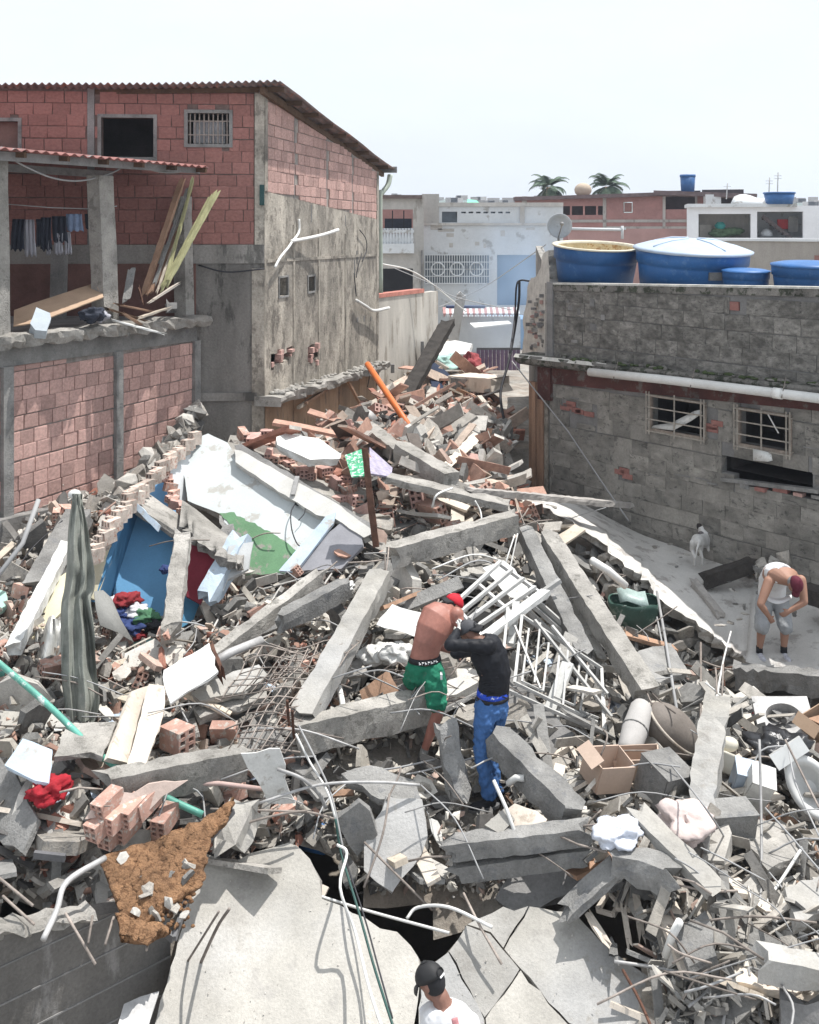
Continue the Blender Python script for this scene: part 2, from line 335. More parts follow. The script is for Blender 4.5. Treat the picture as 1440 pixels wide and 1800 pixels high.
def bricks(w, s0, s1, zb, zt, bl, bh, depth, mt, parent, holes=(), off=0.0, name='brick', joint=.012, maxn=300, skipf=None, jit=.006, sizes=None, vert=0.0):
    """every brick its own object; beyond maxn the rest joined"""
    fb = zb if callable(zb) else (lambda s: zb); ft = zt if callable(zt) else (lambda s: zt)
    key = mt.name+name
    if key not in UB: UB[key] = [unit_brick(name, mt, .02) for _ in range(4)]
    lst = []; zmin = min(fb(s0), fb(s1), fb((s0+s1)/2)); zmax = max(ft(s0), ft(s1)); r = 0; z = zmin
    while z < zmax:
        s = s0-(bl*U(.2, .8)); wob = U(-.01, .01)
        while s < s1:
            L = bl*U(.93, 1.07); a, b = max(s, s0), min(s+L, s1); s += L
            if b-a < .05: continue
            z0, z1 = max(z+wob, fb((a+b)/2)), min(z+bh+wob, ft((a+b)/2))
            if z1-z0 < bh*.35: continue
            bad = False
            for h in holes:
                if a < h[1] and b > h[0] and z0 < h[3] and z1 > h[2]:
                    if a < h[0]-.05: b = h[0]
                    elif b > h[1]+.05: a = h[1]
                    elif z0 < h[2]-.05: z1 = h[2]
                    elif z1 > h[3]+.05: z0 = h[3]
                    else: bad = True
            if bad or b-a < .05 or z1-z0 < .04: continue
            if skipf and skipf((a+b)/2, (z0+z1)/2): continue
            lst.append((a, b, z0, z1))
        z += bh; r += 1
    R.shuffle(lst)
    M = Matrix((w.u, -w.n, Vector((0, 0, 1)))).transposed().to_4x4()
    rest = MB()
    for i, (a, b, z0, z1) in enumerate(lst):
        c = w.at((a+b)/2, (z0+z1)/2, off-depth/2+U(-jit, jit)); sz_ = (b-a-joint, depth, z1-z0-joint)
        if i < maxn:
            Mx = M @ Matrix.Rotation(U(-.012, .012), 4, 'Y') @ Matrix.Rotation(U(-.01, .01), 4, 'Z')
            link_mesh(name, R.choice(UB[key]), c, parent=parent, mtx=Mx, scale=sz_)
        else: rest.box(c, sz_, (w.u, -w.n, Vector((0, 0, 1))))
    if rest.v: rest.build(name, mt, parent, kind='stuff')
    return len(lst)
def dirt_cols(): pass

# ================================================================ UPPER BRICK HOUSE (back left)
HB = thing('brick_house', 'tall unplastered red brick house with sloping corrugated roof at upper left', 'house', (-2.55, 18, 2))
c0 = P(465, 400, 18.0); cL = P(-160, 400, 17.5); cR = P(664, 400, 26.0)
WF = Wall(cL.xy, c0.xy); WS = Wall(c0.xy, cR.xy)
zt_f = 9.42
# front wall
h2 = WF.rect(178, 207, 270, 276); h1 = WF.rect(-60, 213, 32, 262); h3 = WF.rect(330, 199, 403, 253)
holes = [h1, h2, h3]; z_br = WF.sz(400, 430)[1]; z_bm = WF.sz(400, 463)[1]
core = wall_mesh(WF, 0, WF.L, z_br, zt_f, .16, holes, off=-.022)
wf = core.build('front_wall', MORTD, HB)
s_col = WF.sz(447, 300)[0]
bricks(WF, 0, s_col, z_br, zt_f, .31, .205, .14, BRICKR, wf, holes+[WF.rect(154, 150, 166, 300)], maxn=260)
wall_mesh(WF, 0, WF.L, -1.0, z_bm, .2, off=.0).build('lower_wall', RENDER_, HB)
wall_mesh(WF, 0, WF.L, z_bm, z_br, .22, off=.03).build('ring_beam', RENDER_, HB)
# corner column, slim dark column
for x0, x1, o_, mt in ((448, 466, .02, RENDL), (154, 166, .015, COND)):
    a = WF.sz(x0, 300)[0]; b = WF.sz(x1, 300)[0]
    wall_mesh(WF, a, min(b, WF.L), z_br, zt_f, .2, off=o_).build('column', mt, HB)
a = WF.sz(443, 600)[0]
wall_mesh(WF, a, WF.L, 2, z_br-.42, .15, off=.035).build('corner_pier', RENDL, HB)
# cornice strips on lower wall
for y, y2 in ((690, 704),):
    s_a = WF.sz(350, y); wall_mesh(WF, s_a[0], WF.sz(452, y)[0], WF.sz(400, y2)[1], WF.sz(400, y)[1], .05, off=.05).build('cornice', RENDER_, HB)
# windows
def opening_frame(w, h, parent, mt, t=.05, d=.06, off=.02, name='window'):
    m = MB(); a, b, z0, z1 = h
    for (s0, s1, q0, q1) in ((a-t, b+t, z1, z1+t), (a-t, b+t, z0-t, z0), (a-t, a, z0, z1), (b, b+t, z0, z1)):
        m = wall_mesh(w, s0, s1, q0, q1, d, m=m, off=off)
    return m.build(name, mt, parent)
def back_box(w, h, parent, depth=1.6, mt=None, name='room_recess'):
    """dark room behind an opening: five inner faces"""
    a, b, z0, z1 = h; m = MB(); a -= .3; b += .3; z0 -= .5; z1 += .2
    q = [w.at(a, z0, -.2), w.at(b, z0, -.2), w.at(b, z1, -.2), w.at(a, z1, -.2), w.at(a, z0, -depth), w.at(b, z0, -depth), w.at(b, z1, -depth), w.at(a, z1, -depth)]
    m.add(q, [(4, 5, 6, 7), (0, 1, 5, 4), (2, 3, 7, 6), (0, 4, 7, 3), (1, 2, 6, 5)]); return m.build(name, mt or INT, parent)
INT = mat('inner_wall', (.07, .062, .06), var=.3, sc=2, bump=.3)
for h in (h1, h2, h3):
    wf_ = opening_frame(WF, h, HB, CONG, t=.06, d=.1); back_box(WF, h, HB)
    if h is h3:
        m = MB(); a, b, z0, z1 = h
        for i in range(9): s = a+(b-a)*(i+.5)/9; m.bar(WF.at(s, z0, -.05), WF.at(s, z1, -.05), .02, .02)
        for q in (.3, .75): m.bar(WF.at(a, z0+(z1-z0)*q, -.045), WF.at(b, z0+(z1-z0)*q, -.045), .02, .02)
        m.build('window_bars', REBAR, wf_)
        m = MB(); rows = []
        for z in (z0+.02, z0+(z1-z0)*.78): rows.append([WF.at(a+.08+(b-a-.16)*k/48, z, -.12+.03*math.sin(k*1.3)) for k in range(49)])
        m.sheet(rows); m.build('curtain', mat('grey_cloth', (.42, .42, .43), bump=.1), wf_)
    if h is h1:
        m = MB(); a, b, z0, z1 = h; wall_mesh(WF, a, b, z0, z1, .03, m=m, off=-.09).build('shutter', mat('brown_shutter', (.17, .1, .085), var=.2), wf_)
# side wall
zt_s = lambda s: 9.40-(9.40-8.42)*s/WS.L
zp_s = lambda s: 7.64-(7.64-7.2)*s/WS.L
ws = wall_mesh(WS, .02, WS.L, zp_s, zt_s, .16, off=-.022).build('side_wall', MORT, HB)
post_s = [WS.sz(x, 300)[0] for x in (471, 519, 575, 620, 660)]
bricks(WS, .12, WS.L, zp_s, zt_s, .33, .205, .14, BRICKP, ws, [(s-.03, s+.03, 0, 20) for s in post_s[1:4]], maxn=260)
for s in post_s[1:4]: wall_mesh(WS, s-.03, s+.03, zp_s(s), zt_s(s), .14, off=-.012).build('joint_strip', COND, HB)
wall_mesh(WS, .0, .14, zp_s(0), 9.38, .2, off=.015).build('column', RENDL, HB)
wall_mesh(WS, WS.L-.12, WS.L+.08, 3, zt_s(WS.L), .2, off=.015).build('column', RENDL, HB)
hs1 = WS.rect(490, 488, 505, 520); hs2 = WS.rect(541, 486, 552, 512); hs3 = WS.rect(476, 612, 514, 645); hs4 = WS.rect(541, 602, 561, 640)
# ragged hole cells
rag = []
for h in (hs3, hs4):
    for i in range(7):
        a = h[0]+(h[1]-h[0])*i/7; b = h[0]+(h[1]-h[0])*(i+1)/7; rag.append((a, b, h[2]+U(0, .14), h[3]-U(0, .14)))
zl_s = lambda s: 4.02-(4.02-3.55)*s/WS.L
wall_mesh(WS, 0, WS.L, zl_s, zp_s, .2, [hs1, hs2]+rag, off=.004).build('plastered_wall', RENDL, HB)
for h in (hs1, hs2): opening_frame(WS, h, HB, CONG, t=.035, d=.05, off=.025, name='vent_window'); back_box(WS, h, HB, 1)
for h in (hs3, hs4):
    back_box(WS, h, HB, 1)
    for i in range(10):
        s, z = U(h[0], h[1]), U(h[2], h[3]); MB().box(WS.at(s, z, U(-.15, .03)), (U(.08, .18), .12, U(.05, .12)), (WS.u, WS.n, Vector((0, 0, 1)))).build('brick', BRICKP, HB)
# pilaster strips / floor band, slight relief
for x in (516, 560, 607): s = WS.sz(x, 560)[0]; wall_mesh(WS, s-.05, s+.05, zl_s(s)+.05, zp_s(s)-.5, .03, off=.018).build('pilaster', RENDL, HB)
z = WS.sz(500, 462)[1]; wall_mesh(WS, .1, WS.L-.2, lambda s: 6.38-.1*s/WS.L, lambda s: 6.44-.1*s/WS.L, .03, off=.022).build('floor_band', RENDL, HB)
# broken ledge slab along the bottom of the side wall, boarded brown wall below
def ragged_slab(w, s0, s1, zf, out, th, mt, parent, name='ledge', step=.22, jag=.08, label=None):
    rows = []; n = max(4, int((s1-s0)/step)); prof = []
    for i in range(n+1):
        s = s0+(s1-s0)*i/n; z = zf(s); o = out+U(-jag, jag*.6); h = th*U(.8, 1.15); dz = U(-.02, .03)
        rows.append([w.at(s, z+dz, -.15), w.at(s, z+dz+.01, o*.6), w.at(s, z+dz-.01, o), w.at(s, z-h*.5, o+U(-.04, .03)), w.at(s, z-h, o-U(0, .07)), w.at(s, z-h, -.15)])
    m = MB(); m.sheet(rows, smooth=False, closed=True)
    for r in (0, -1): m.add(rows[r], [tuple(range(6)) if r else tuple(range(5, -1, -1))])
    return m.build(name, mt, parent, label)
ragged_slab(WS, -.1, WS.L+.3, lambda s: zl_s(s)+.02, .30, .16, CONC, HB)
BOARD = mat('brown_panel', (.36, .245, .165), var=.3, sc=1.5, bump=.5, streak=True, spot=(.2, .15, .12), spotamt=.15)
lw = wall_mesh(WS, .05, WS.L, .8, lambda s: zl_s(s)-.14, .12, off=-.06).build('lower_side_wall', COND, HB)
s = .1
while s < WS.L-.2:
    b = s+U(.55, .9); wall_mesh(WS, s, min(b, WS.L)-.02, .9, zl_s(s)-.17, .05, off=-.01+U(-.015, .01)).build('panel', BOARD, lw); s = b
for (x0, y0, x1, y1) in ((597, 660, 625, 760),):
    MB().bar(WS.px(x0, y0, .12), WS.px(x1, y1, .5), .07, .05).build('prop_plank', WOODB, HB)
MB().bar(WS.px(512, 716, .14), WS.px(552, 690, .14), .06, .06).build('batten', PLANK, HB)
MB().bar(WS.px(520, 708, .2), WS.px(560, 683, .2), .05, .05).build('batten', WOODB, HB)
# rubble crumbs on the ledge
for i in range(60):
    s = U(.1, WS.L); MB().ball(WS.at(s, zl_s(s)+.05, U(0, .25)), (U(.03, .1), U(.03, .08), U(.02, .06)), 5, 4).build('concrete_crumb', CONC, HB)
# roof: corrugated sheet sloping down to the back, overhanging to the right
m = MB(); N_ = 330; x0, x1 = WF.at(0, 0).x-.2, None
fl = P(-175, 151, 17.35); fr = P(492, 142, 17.6); bl_ = P(-175, 300, 27.3); br = P(694, 297, 27.2)
rows = []
for j in range(9):
    v = j/8; a = fl.lerp(bl_, v); b = fr.lerp(br, v); row = []
    for k in range(N_+1):
        p = a.lerp(b, k/N_); p.z += .022*math.sin(k/N_*2*math.pi*52)+.015*math.sin(j*1.7+k*.02); row.append(p)
    if j == 8: row = [p+Vector((0, U(-.05, .05), 0)) for p in row]
    rows.append(row)
m.sheet(rows); o = m.build('roof', ROOFM, HB); solid(o, .012)
rf = o
for j in range(9):
    v = (j+.3)/9; a = fl.lerp(bl_, v); b = fr.lerp(br, v)
    MB().bar(a+Vector((0, 0, -.075)), b+Vector((-.02, 0, -.075)), .05, .09).build('purlin', WOODD, rf)
MB().bar(fr+Vector((-.32, .1, -.15)), br+Vector((-.32, 0, -.15)), .08, .12).build('rafter', WOODD, rf)
MB().bar(br+Vector((-1.2, .02, -.02)), br+Vector((.06, 0, -.02)), .1, .16).build('gutter', COND, rf)
pipe = mat('drain_pipe', (.42, .47, .40), rough=.5, var=.15, bump=.05)
MB().tube(cr([P(686, 308, 27), P(682, 325, 26.9), P(671, 340, 26.7), P(668, 352, 26.6), P(669, 515, 26.5)]), .07, 8).build('drain_pipe', pipe, HB)
PVC = mat('white_pipe', (.66, .655, .63), rough=.5, var=.12, bump=.08)
CAB = mat('cable_grey', (.33, .33, .33), rough=.6, var=.1, bump=0)
CABD = mat('cable_dark', (.035, .035, .04), rough=.6, var=.1, bump=0)
MB().tube(cr([WS.px(505, 424, .08), WS.px(530, 419, .12), WS.px(552, 412, .22), WS.px(566, 404, .35)]), .035, 8).build('broken_pipe', PVC, HB)
MB().tube(cr([WS.px(474, 470, .1), WS.px(482, 452, .12), WS.px(498, 435, .1), WS.px(507, 424, .08), WS.px(521, 408, .05), WS.px(522, 385, .04)]), .025, 6).build('conduit', PVC, HB)
MB().tube(cr([WS.px(619, 528, .1), WS.px(632, 538, .15), WS.px(647, 546, .15), WS.px(667, 541, .25)]), .04, 8).build('broken_pipe', PVC, HB)
for pts in ([(628, 404), (639, 420), (640, 440), (632, 460)], [(618, 480), (622, 520), (620, 505)], [(632, 445), (625, 470), (622, 488)], [(640, 640), (645, 660), (642, 680)]):
    MB().tube(cr([WS.px(x, y, .06) for x, y in pts]), .012, 5).build('hanging_wire', CABD, HB)
MB().tube(cr([WF.px(350, 466, .07), WF.px(400, 478, .08), WF.px(466, 472, .1)]), .015, 5).build('wall_cable', CABD, HB)
MB().box(WF.px(461, 343, .06), (.08, .06, .36), (WF.u, WF.n, Vector((0, 0, 1)))).build('meter_box', mat('teal_box', (.03, .07, .07), var=.1), HB)
# long crack chips on side wall
for (x, y, w_, h_) in ((547, 375, .05, .35), (607, 388, .04, .25), (627, 452, .09, .3), (623, 470, .07, .35), (640, 645, .15, .1), (622, 650, .2, .1), (652, 560, .1, .1), (628, 562, .12, .12), (640, 560, .1, .14)):
    MB().box(WS.px(x, y, .005), (w_, .012, h_), (WS.u, WS.n, Vector((0, 0, 1)))).build('spalled_patch', COND, HB)

# ================================================================ PORCH HOUSE (near left)
HP = thing('porch_house', 'low pink brick house with open upper porch on concrete posts at left edge', 'house', (-5.6, 14, 2))
pa = P(-60, 400, 13.2); pb = P(345, 400, 17.7); WP = Wall(pa.xy, pb.xy)
sl_l = WP.sz(0, 612); sl_r = WP.sz(345, 572)
zs = lambda s: sl_l[1]+(sl_r[1]-sl_l[1])*(s-sl_l[0])/(sl_r[0]-sl_l[0])        # underside of slab
b0 = WP.sz(20, 905); b1 = WP.sz(345, 830)
zb = lambda s: b0[1]+(b1[1]-b0[1])*(s-b0[0])/(b1[0]-b0[0])
zbt = lambda s: zs(s)-.26
core = wall_mesh(WP, -.5, WP.L, zb, zbt, .16, off=-.03).build('brick_wall', MORT, HP)
cols = [(2, 20), (201, 213), (339, 349)]
ch = [(WP.sz(a, 700)[0], WP.sz(b, 700)[0], -5, 20) for a, b in cols]
bricks(WP, -.5, WP.L-.05, zb, zbt, .265, .205, .14, BRICKP, core, ch, off=-.004, maxn=300, joint=.014)
for a, b, _, _ in ch:
    wall_mesh(WP, a, b, zb(a)-.4, zbt(a), .22, off=.05).build('concrete_column', CONG, HP)
wall_mesh(WP, -.5, WP.L, lambda s: zbt(s), lambda s: zs(s), .22, off=.02).build('ring_beam', CONG, HP)
ragged_slab(WP, -.6, WP.L+.05, lambda s: zs(s)+.17, .26, .17, CONC, HP, step=.12, jag=.09)
wall_mesh(WP, -.6, WP.L, lambda s: zb(s)-.42, lambda s: zb(s)+.0, .35, off=.16).build('plinth_beam', CONG, HP)
LOWW = mat('stained_plaster', (.44, .375, .30), var=.3, sc=1.4, bump=.4, streak=True, spot=(.26, .2, .16), spotamt=.2)
wall_mesh(WP, -.8, WP.L*.8, -1.2, lambda s: zb(s)-.42, .25, off=-.02).build('foundation_wall', LOWW, HP)
# porch floor, side/back, columns, roof
zf = lambda s: zs(s)+.15
q = [WP.at(-1, zf(-1), .1), WP.at(WP.L, zf(WP.L), .1), WP.at(WP.L, zf(WP.L), -2.6), WP.at(-1, zf(-1), -4.5)]
m = MB(); m.add(q+[p-Vector((0, 0, .12)) for p in q], [(0, 1, 2, 3), (7, 6, 5, 4), (0, 4, 5, 1), (1, 5, 6, 2), (2, 6, 7, 3), (3, 7, 4, 0)]); m.build('porch_floor', COND, HP)
PC = [(-5, 19, 275, 592, .0), (174, 206, 308, 528, .0), (327, 345, 345, 548, -.05)]
for (a, b, y0, y1, o_) in PC:
    s0, z1 = WP.sz(a, y0); s1, _ = WP.sz(b, y0); z0 = zf(s0)
    d_ = .22; lean = WP.sz(a, y0)[0]; sB = WP.sz(a+ (18 if a == 174 else 8), y1)[0]-s0
    m = MB(); c = [(s0, -.0), (s0+(s1-s0)*.8, 0), (s0+(s1-s0)*.8, -.24), (s0, -.24)]
    rows = []
    for k in range(7):
        t = k/6; z = z1+(z0-z1)*t; rows.append([WP.at(s+sB*t*.6+U(-.006, .006), z, o+o_+U(-.006, .006)) for s, o in c])
    m.sheet(rows, smooth=False, closed=True); m.add(rows[0], [(0, 1, 2, 3)]); m.build('porch_post', CONC, HP)
PR = [P(-60, 266, 13.0), P(20, 262, 13.4), P(345, 296, 17.4)]
m = MB(); rows = []
for v in range(6):
    row = []
    for k in range(121):
        t = k/120; p = P(-60, 258, 13.0).lerp(P(345, 294, 17.3), t)+WP.n*.25; q_ = p-WP.n*4.2+Vector((0, 0, .35))
        r_ = p.lerp(q_, v/5); r_.z += .02*math.sin(k*1.4); row.append(r_)
    rows.append(row)
m.sheet(rows); o = m.build('porch_roof', mat('rusty_sheet', (.22, .085, .075), rough=.6, var=.4, sc=2, bump=.2, spot=(.2, .19, .19), spotamt=.2), HP); solid(o, .012)
for (y0, y1, f_) in ((276, 299, 0.02), (280, 305, -1.6), (280, 310, -3.2)):
    MB().bar(P(-60, y0-6, 13.0)-WP.n*(-f_), P(347, y1, 17.4)-WP.n*(-f_), .07, .12).build('eave_beam', STEEL, HP)
for k in range(7):
    t = k/6; p = P(-60, 266, 13.0).lerp(P(345, 300, 17.3), t); MB().bar(p+WP.n*.2, p-WP.n*4+Vector((0, 0, .3)), .05, .08).build('rafter', WOODD, HP)
MB().tube(cr([P(0, 266, 13.6), P(40, 290, 14), P(90, 312, 14.6), P(135, 318, 15.1), P(175, 311, 15.6), P(205, 300, 15.9), P(222, 288, 16.1)]), .014, 6).build('slack_cable', CAB, HP)
MB().tube(cr([P(243, 284, 16.2), P(262, 297, 16.4), P(290, 303, 16.7), P(318, 302, 17), P(336, 296, 17.2)]), .014, 6).build('slack_cable', CAB, HP)
q = [WP.at(-1.2, zf(-1.2), .1), WP.at(-1.2, zf(-1.2), -4.6), WP.at(-1.2, 9.2, -4.6), WP.at(-1.2, 9.2, .1)]
m = MB(); m.add(q, [(0, 1, 2, 3)]); solid(m.build('porch_sky_screen', mat('shaded_brick', (.17, .09, .075), var=.3, sc=3, bump=.5), HP), .15)  # unseen wall beyond the frame, added to block sky light from the porch
# inner back wall of the porch (brick, its shade put into the darker colour) and an inner partition post
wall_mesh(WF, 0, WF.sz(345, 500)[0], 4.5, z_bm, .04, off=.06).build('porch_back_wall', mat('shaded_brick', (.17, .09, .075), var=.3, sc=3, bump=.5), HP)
MB().bar(P(105, 440, 17.0), P(102, 560, 17.0), .22, .2).build('inner_post', CONG, HP)
# ================================================================ RIGHT HOUSE (grey block house with tanks)
HR = thing('block_house', 'grey cement block house with parapet roof and two barred windows at right', 'house', (4.5, 17.5, 1))
ra = P(938, 400, 20.0); rdir = Vector((3.76, -4.5, 0)).normalized()
WR = Wall(ra.xy, (ra+rdir*7.6).xy)
def zl(x0, y0, x1, y1):
    a = WR.sz(x0, y0); b = WR.sz(x1, y1); return lambda s: a[1]+(b[1]-a[1])*(s-a[0])/(b[0]-a[0])
z_par = zl(975, 500, 1440, 508); z_slt = zl(930, 624, 1440, 679); z_slb = zl(930, 640, 1440, 700)
z_red = zl(950, 672, 1440, 722)
w1 = WR.rect(1147, 704, 1238, 760); w2 = WR.rect(1302, 727, 1388, 786)
bh1 = WR.rect(1268, 815, 1428, 846); bh2 = WR.rect(1290, 851, 1600, 880); bh3 = WR.rect(1330, 868, 1600, 884)
bp1 = WR.rect(986, 706, 1016, 722); bp2 = WR.rect(1000, 722, 1050, 745); bp3 = WR.rect(1087, 826, 1104, 836); bp4 = WR.rect(1243, 740, 1262, 756)
SL = WR.sz(966, 700)[0]
ho = [w1, w2, bh1, bh2, bh3]
core = wall_mesh(WR, SL, WR.L, -.6, z_red, .14, ho, off=-.02).build('house_wall', COND, HR)
bricks(WR, SL, WR.L, .9, z_red, .42, .26, .14, RENDR, core, ho+[bp1, bp2, bp3, bp4], maxn=180, joint=.0012, jit=.001, name='block')
wall_mesh(WR, SL, WR.L, .0, .9, .14, (), off=.0).build('house_wall', RENDR, HR)
for h in (bp1, bp2, bp3, bp4):
    for k in range(3):
        s = U(h[0], h[1]); MB().box(WR.at(s, U(h[2], h[3]), -.03), (.22, .08, .09), (WR.u, WR.n, Vector((0, 0, 1)))).build('brick', BRICKR, HR)
for h in (bh1, bh2):
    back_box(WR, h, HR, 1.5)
for k in range(9):
    t = k/8; s = bh2[0]+.2+(bh2[1]-bh2[0]-.4)*t; MB().box(WR.at(s, bh2[2]+U(-.01, .05), U(-.08, .02)), (U(.12, .25), .12, U(.05, .1)), (WR.u, WR.n, Vector((0, 0, 1)))).build('brick', R.choice([BRICKP, BRICKR, CONG]), HR)
m = MB(); m.bar(WR.px(1268, 842, -.02), WR.px(1440, 864, -.02), .12, .06); m.build('lintel', CONG, HR)
# ragged crack trail left of the big hole
for (x, y, w_, h_) in ((1235, 842, .25, .02), (1200, 836, .3, .018), (1252, 850, .2, .03), (1150, 835, .25, .012), (1440, 790, .5, .015), (1010, 700, .2, .03), (992, 712, .15, .05)):
    MB().box(WR.px(x, y, .004), (w_, .012, h_), (WR.u, WR.n, Vector((0, 0, 1)))).build('crack', COND, HR)
wall_mesh(WR, 0.2, WR.L, z_red, z_slb, .2, off=.03).build('ring_beam', mat('dark_red_paint', (.085, .035, .03), var=.35, sc=2, bump=.3, spot=(.12, .1, .09), spotamt=.3), HR)
# roof slab edge
MOSS = mat('mossy_concrete', (.17, .16, .145), var=.45, sc=2.5, bump=1, spot=(.045, .05, .035), spotamt=.4)
n = 60; rows = []
for i in range(n+1):
    s = -.28+(WR.L+.28)*i/n; j = U(-.03, .02)
    rows.append([WR.at(s, z_slt(s)+.03, -.3), WR.at(s, z_slt(s)+.02, .24+j), WR.at(s, z_slt(s)-.02, .27+j), WR.at(s, z_slb(s)+.06+U(-.02, .02), .25+j), WR.at(s, z_slb(s), .12+j), WR.at(s, z_slb(s), -.3)])
m = MB(); m.sheet(rows, smooth=False, closed=True); m.add(rows[0], [(5, 4, 3, 2, 1, 0)]); m.build('roof_slab', MOSS, HR)
# white limed top edge, mossy tufts
rows = [[WR.at(-.28+(2.0+.28)*i/14, z_slt(-.28+2.3*i/14)+.034, .235+U(-.02, .01)), WR.at(-.28+2.28*i/14, z_slt(-.28+2.3*i/14)-.03, .275)] for i in range(15)]
MB().sheet(rows).build('slab_edge', mat('lime_and_sun', (.62, .6, .55), var=.25, sc=5, bump=.6), HR)
MOSSG = mat('moss', (.055, .075, .03), var=.4, sc=8, bump=1)
for i in range(70):
    s = U(.8, WR.L); MB().ball(WR.at(s, z_slt(s)+.04, U(.05, .22)), (U(.03, .12), U(.03, .06), U(.015, .05)), 6, 4, ax=(WR.u, WR.n, Vector((0, 0, 1)))).build('moss_tuft', R.choice([MOSSG, MOSSG, MOSS]), HR)
# parapet
PS = WR.sz(973, 560)[0]
ph = [WR.rect(1283, 530, 1300, 546)]
core = wall_mesh(WR, PS, WR.L, z_slt, z_par, .13, ph, off=-.016).build('parapet', COND, HR)
zp2 = lambda s: z_par(s)-.12
bricks(WR, PS, WR.L, z_slt, zp2, .43, .27, .12, BLOCK, core, ph, off=.0, maxn=110, joint=.006, name='block')
wall_mesh(WR, PS, WR.L, zp2, z_par, .15, off=.012).build('coping', MOSS, HR)
wall_mesh(WR, PS-.02, WR.L, lambda s: z_par(s), lambda s: z_par(s)+.035, .16, off=.02).build('coping_lime', mat('lime_and_sun2', (.5, .49, .45), var=.3, sc=5, bump=.6), HR)
MB().box(WR.px(1291, 538, -.03), (.16, .08, .14), (WR.u, WR.n, Vector((0, 0, 1)))).build('brick', BRICKR, HR)
for (x, y) in ((999, 530), (1003, 541), (1041, 532), (1018, 548), (1060, 558), (994, 575), (1043, 575), (1010, 600)):
    MB().box(WR.px(x, y, .003), (U(.04, .16), .014, U(.04, .14)), (WR.u, WR.n, Vector((0, 0, 1)))).build('crack', COND, HR)
# left return of parapet going back, dark corner post, ruined bright edge
ret = Wall(P(968, 400, 19.9).xy, P(942, 400, 25.0).xy)
wall_mesh(ret, 0, ret.L, 4.3, lambda s: z_par(PS)+.02+.62*s/ret.L, .16, off=0).build('parapet_return', CONC, HR)
wall_mesh(WR, WR.sz(963, 560)[0], PS, z_slt(0), z_par(PS)+.04, .22, off=.03).build('corner_post', COND, HR)
wall_mesh(WR, WR.sz(959, 560)[0], WR.sz(963, 560)[0], z_slt(0), z_par(PS)+.02, .22, off=.01).build('corner_post', CONC, HR)
END_PENDING = True
for i in range(40):
    x, y = U(930, 958), U(520, 612); MB().box(P(x, y, 21.35-(x-930)/28*.9), (U(.05, .16), U(.05, .15), U(.03, .08)), None).build('brick_chip', R.choice([CONC, BRICKP, CONC, COND]), HR)
# striped brown corner column below slab
m = MB(); zz0 = 1.3
for k in range(5):
    a = WR.sz(931+k*6.8, 700)[0]; b = WR.sz(931+(k+1)*6.8-1.2, 700)[0]; wall_mesh(WR, a, b, zz0, z_red(a), .2, off=.02+.03*(k % 2)).build('column_board', R.choice([WOODB, RENDL, BOARD, WOODB]), HR)
wall_mesh(WR, .0, SL, zz0, z_slb(0)-.02, .2, off=-.03).build('corner_column', COND, HR)
wall_mesh(WR, WR.sz(950, 700)[0], WR.sz(972, 700)[0], WR.sz(960, 702)[1], z_slb(0)-.01, .2, off=.085).build('column_head', mat('dark_red_paint', (0, 0, 0)), HR)
# side wall going back from the corner, roof deck
ret2 = Wall(P(938, 400, 20.05).xy, P(930, 400, 27).xy); wall_mesh(ret2, 0, ret2.L, .5, 4.4, .2).build('side_wall', RENDER_, HR)
q = [WR.at(-.2, 4.40, -.2), WR.at(WR.L, 4.60, -.2), WR.at(WR.L, 4.60, -6), WR.at(-.2+1.5, 4.40, -6)]
m = MB(); m.add(q, [(0, 1, 2, 3)]); m.build('roof_deck', CONG, HR)
# windows with bars
for h, lab, bent in ((w1, 'barred window with bent pale flashing behind it', True), (w2, 'barred window with torn sheet hanging from its sill', False)):
    win = opening_frame(WR, h, HR, mat('rusty_frame', (.3, .25, .21), var=.35, sc=8), t=.045, d=.08, off=.03); win['label'] = lab; back_box(WR, h, HR, 1.5)
    a, b, z0, z1 = h; m = MB()
    for i in range(3): s = a+(b-a)*i/2; m.bar(WR.at(s, z0-.1, .1), WR.at(s, z1+.1, .1), .022, .022)
    for i in range(4): z = z0-.04+(z1-z0+.08)*i/3; m.bar(WR.at(a-.06, z, .105), WR.at(b+.06, z, .105), .02, .02)
    for s in (a-.06, b+.06):
        m.bar(WR.at(s, z0-.1, .1), WR.at(s, z1+.1, .1), .02, .02)
        for z in (z0, z1): m.bar(WR.at(s, z, .0), WR.at(s, z, .1), .02, .02)
    m.build('window_bars', mat('bar_paint', (.33, .30, .26), rough=.6, var=.3, sc=10), win)
    if bent:
        m = MB(); m.sheet([[WR.at(a+.05, z0+.05, .03), WR.at(a+.45, z0+.16, .06), WR.at(b-.15, z0+.42, .05), WR.at(b-.02, z1-.08, .05)], [WR.at(a+.0, z0+.0, .03), WR.at(a+.5, z0+.04, .09), WR.at(b-.2, z0+.25, .07), WR.at(b, z1-.14, .06)]])
        solid(m.build('bent_flashing', WHITEP, win), .01)
    else:
        m = MB(); m.sheet([[WR.at(a+.3, z0-.03, .12), WR.at(a+.55, z0-.04, .12), WR.at(a+.62, z0-.06, .13)], [WR.at(a+.34, z0-.2, .18), WR.at(a+.58, z0-.18, .16), WR.at(a+.66, z0-.15, .16)]]); solid(m.build('torn_sheet', WHITEP, win), .01)
        MB().bar(WR.at(b-.3, z1+.02, .11), WR.at(b-.12, z1-.25, .11), .015, .015).build('bent_bar', PVC, win)
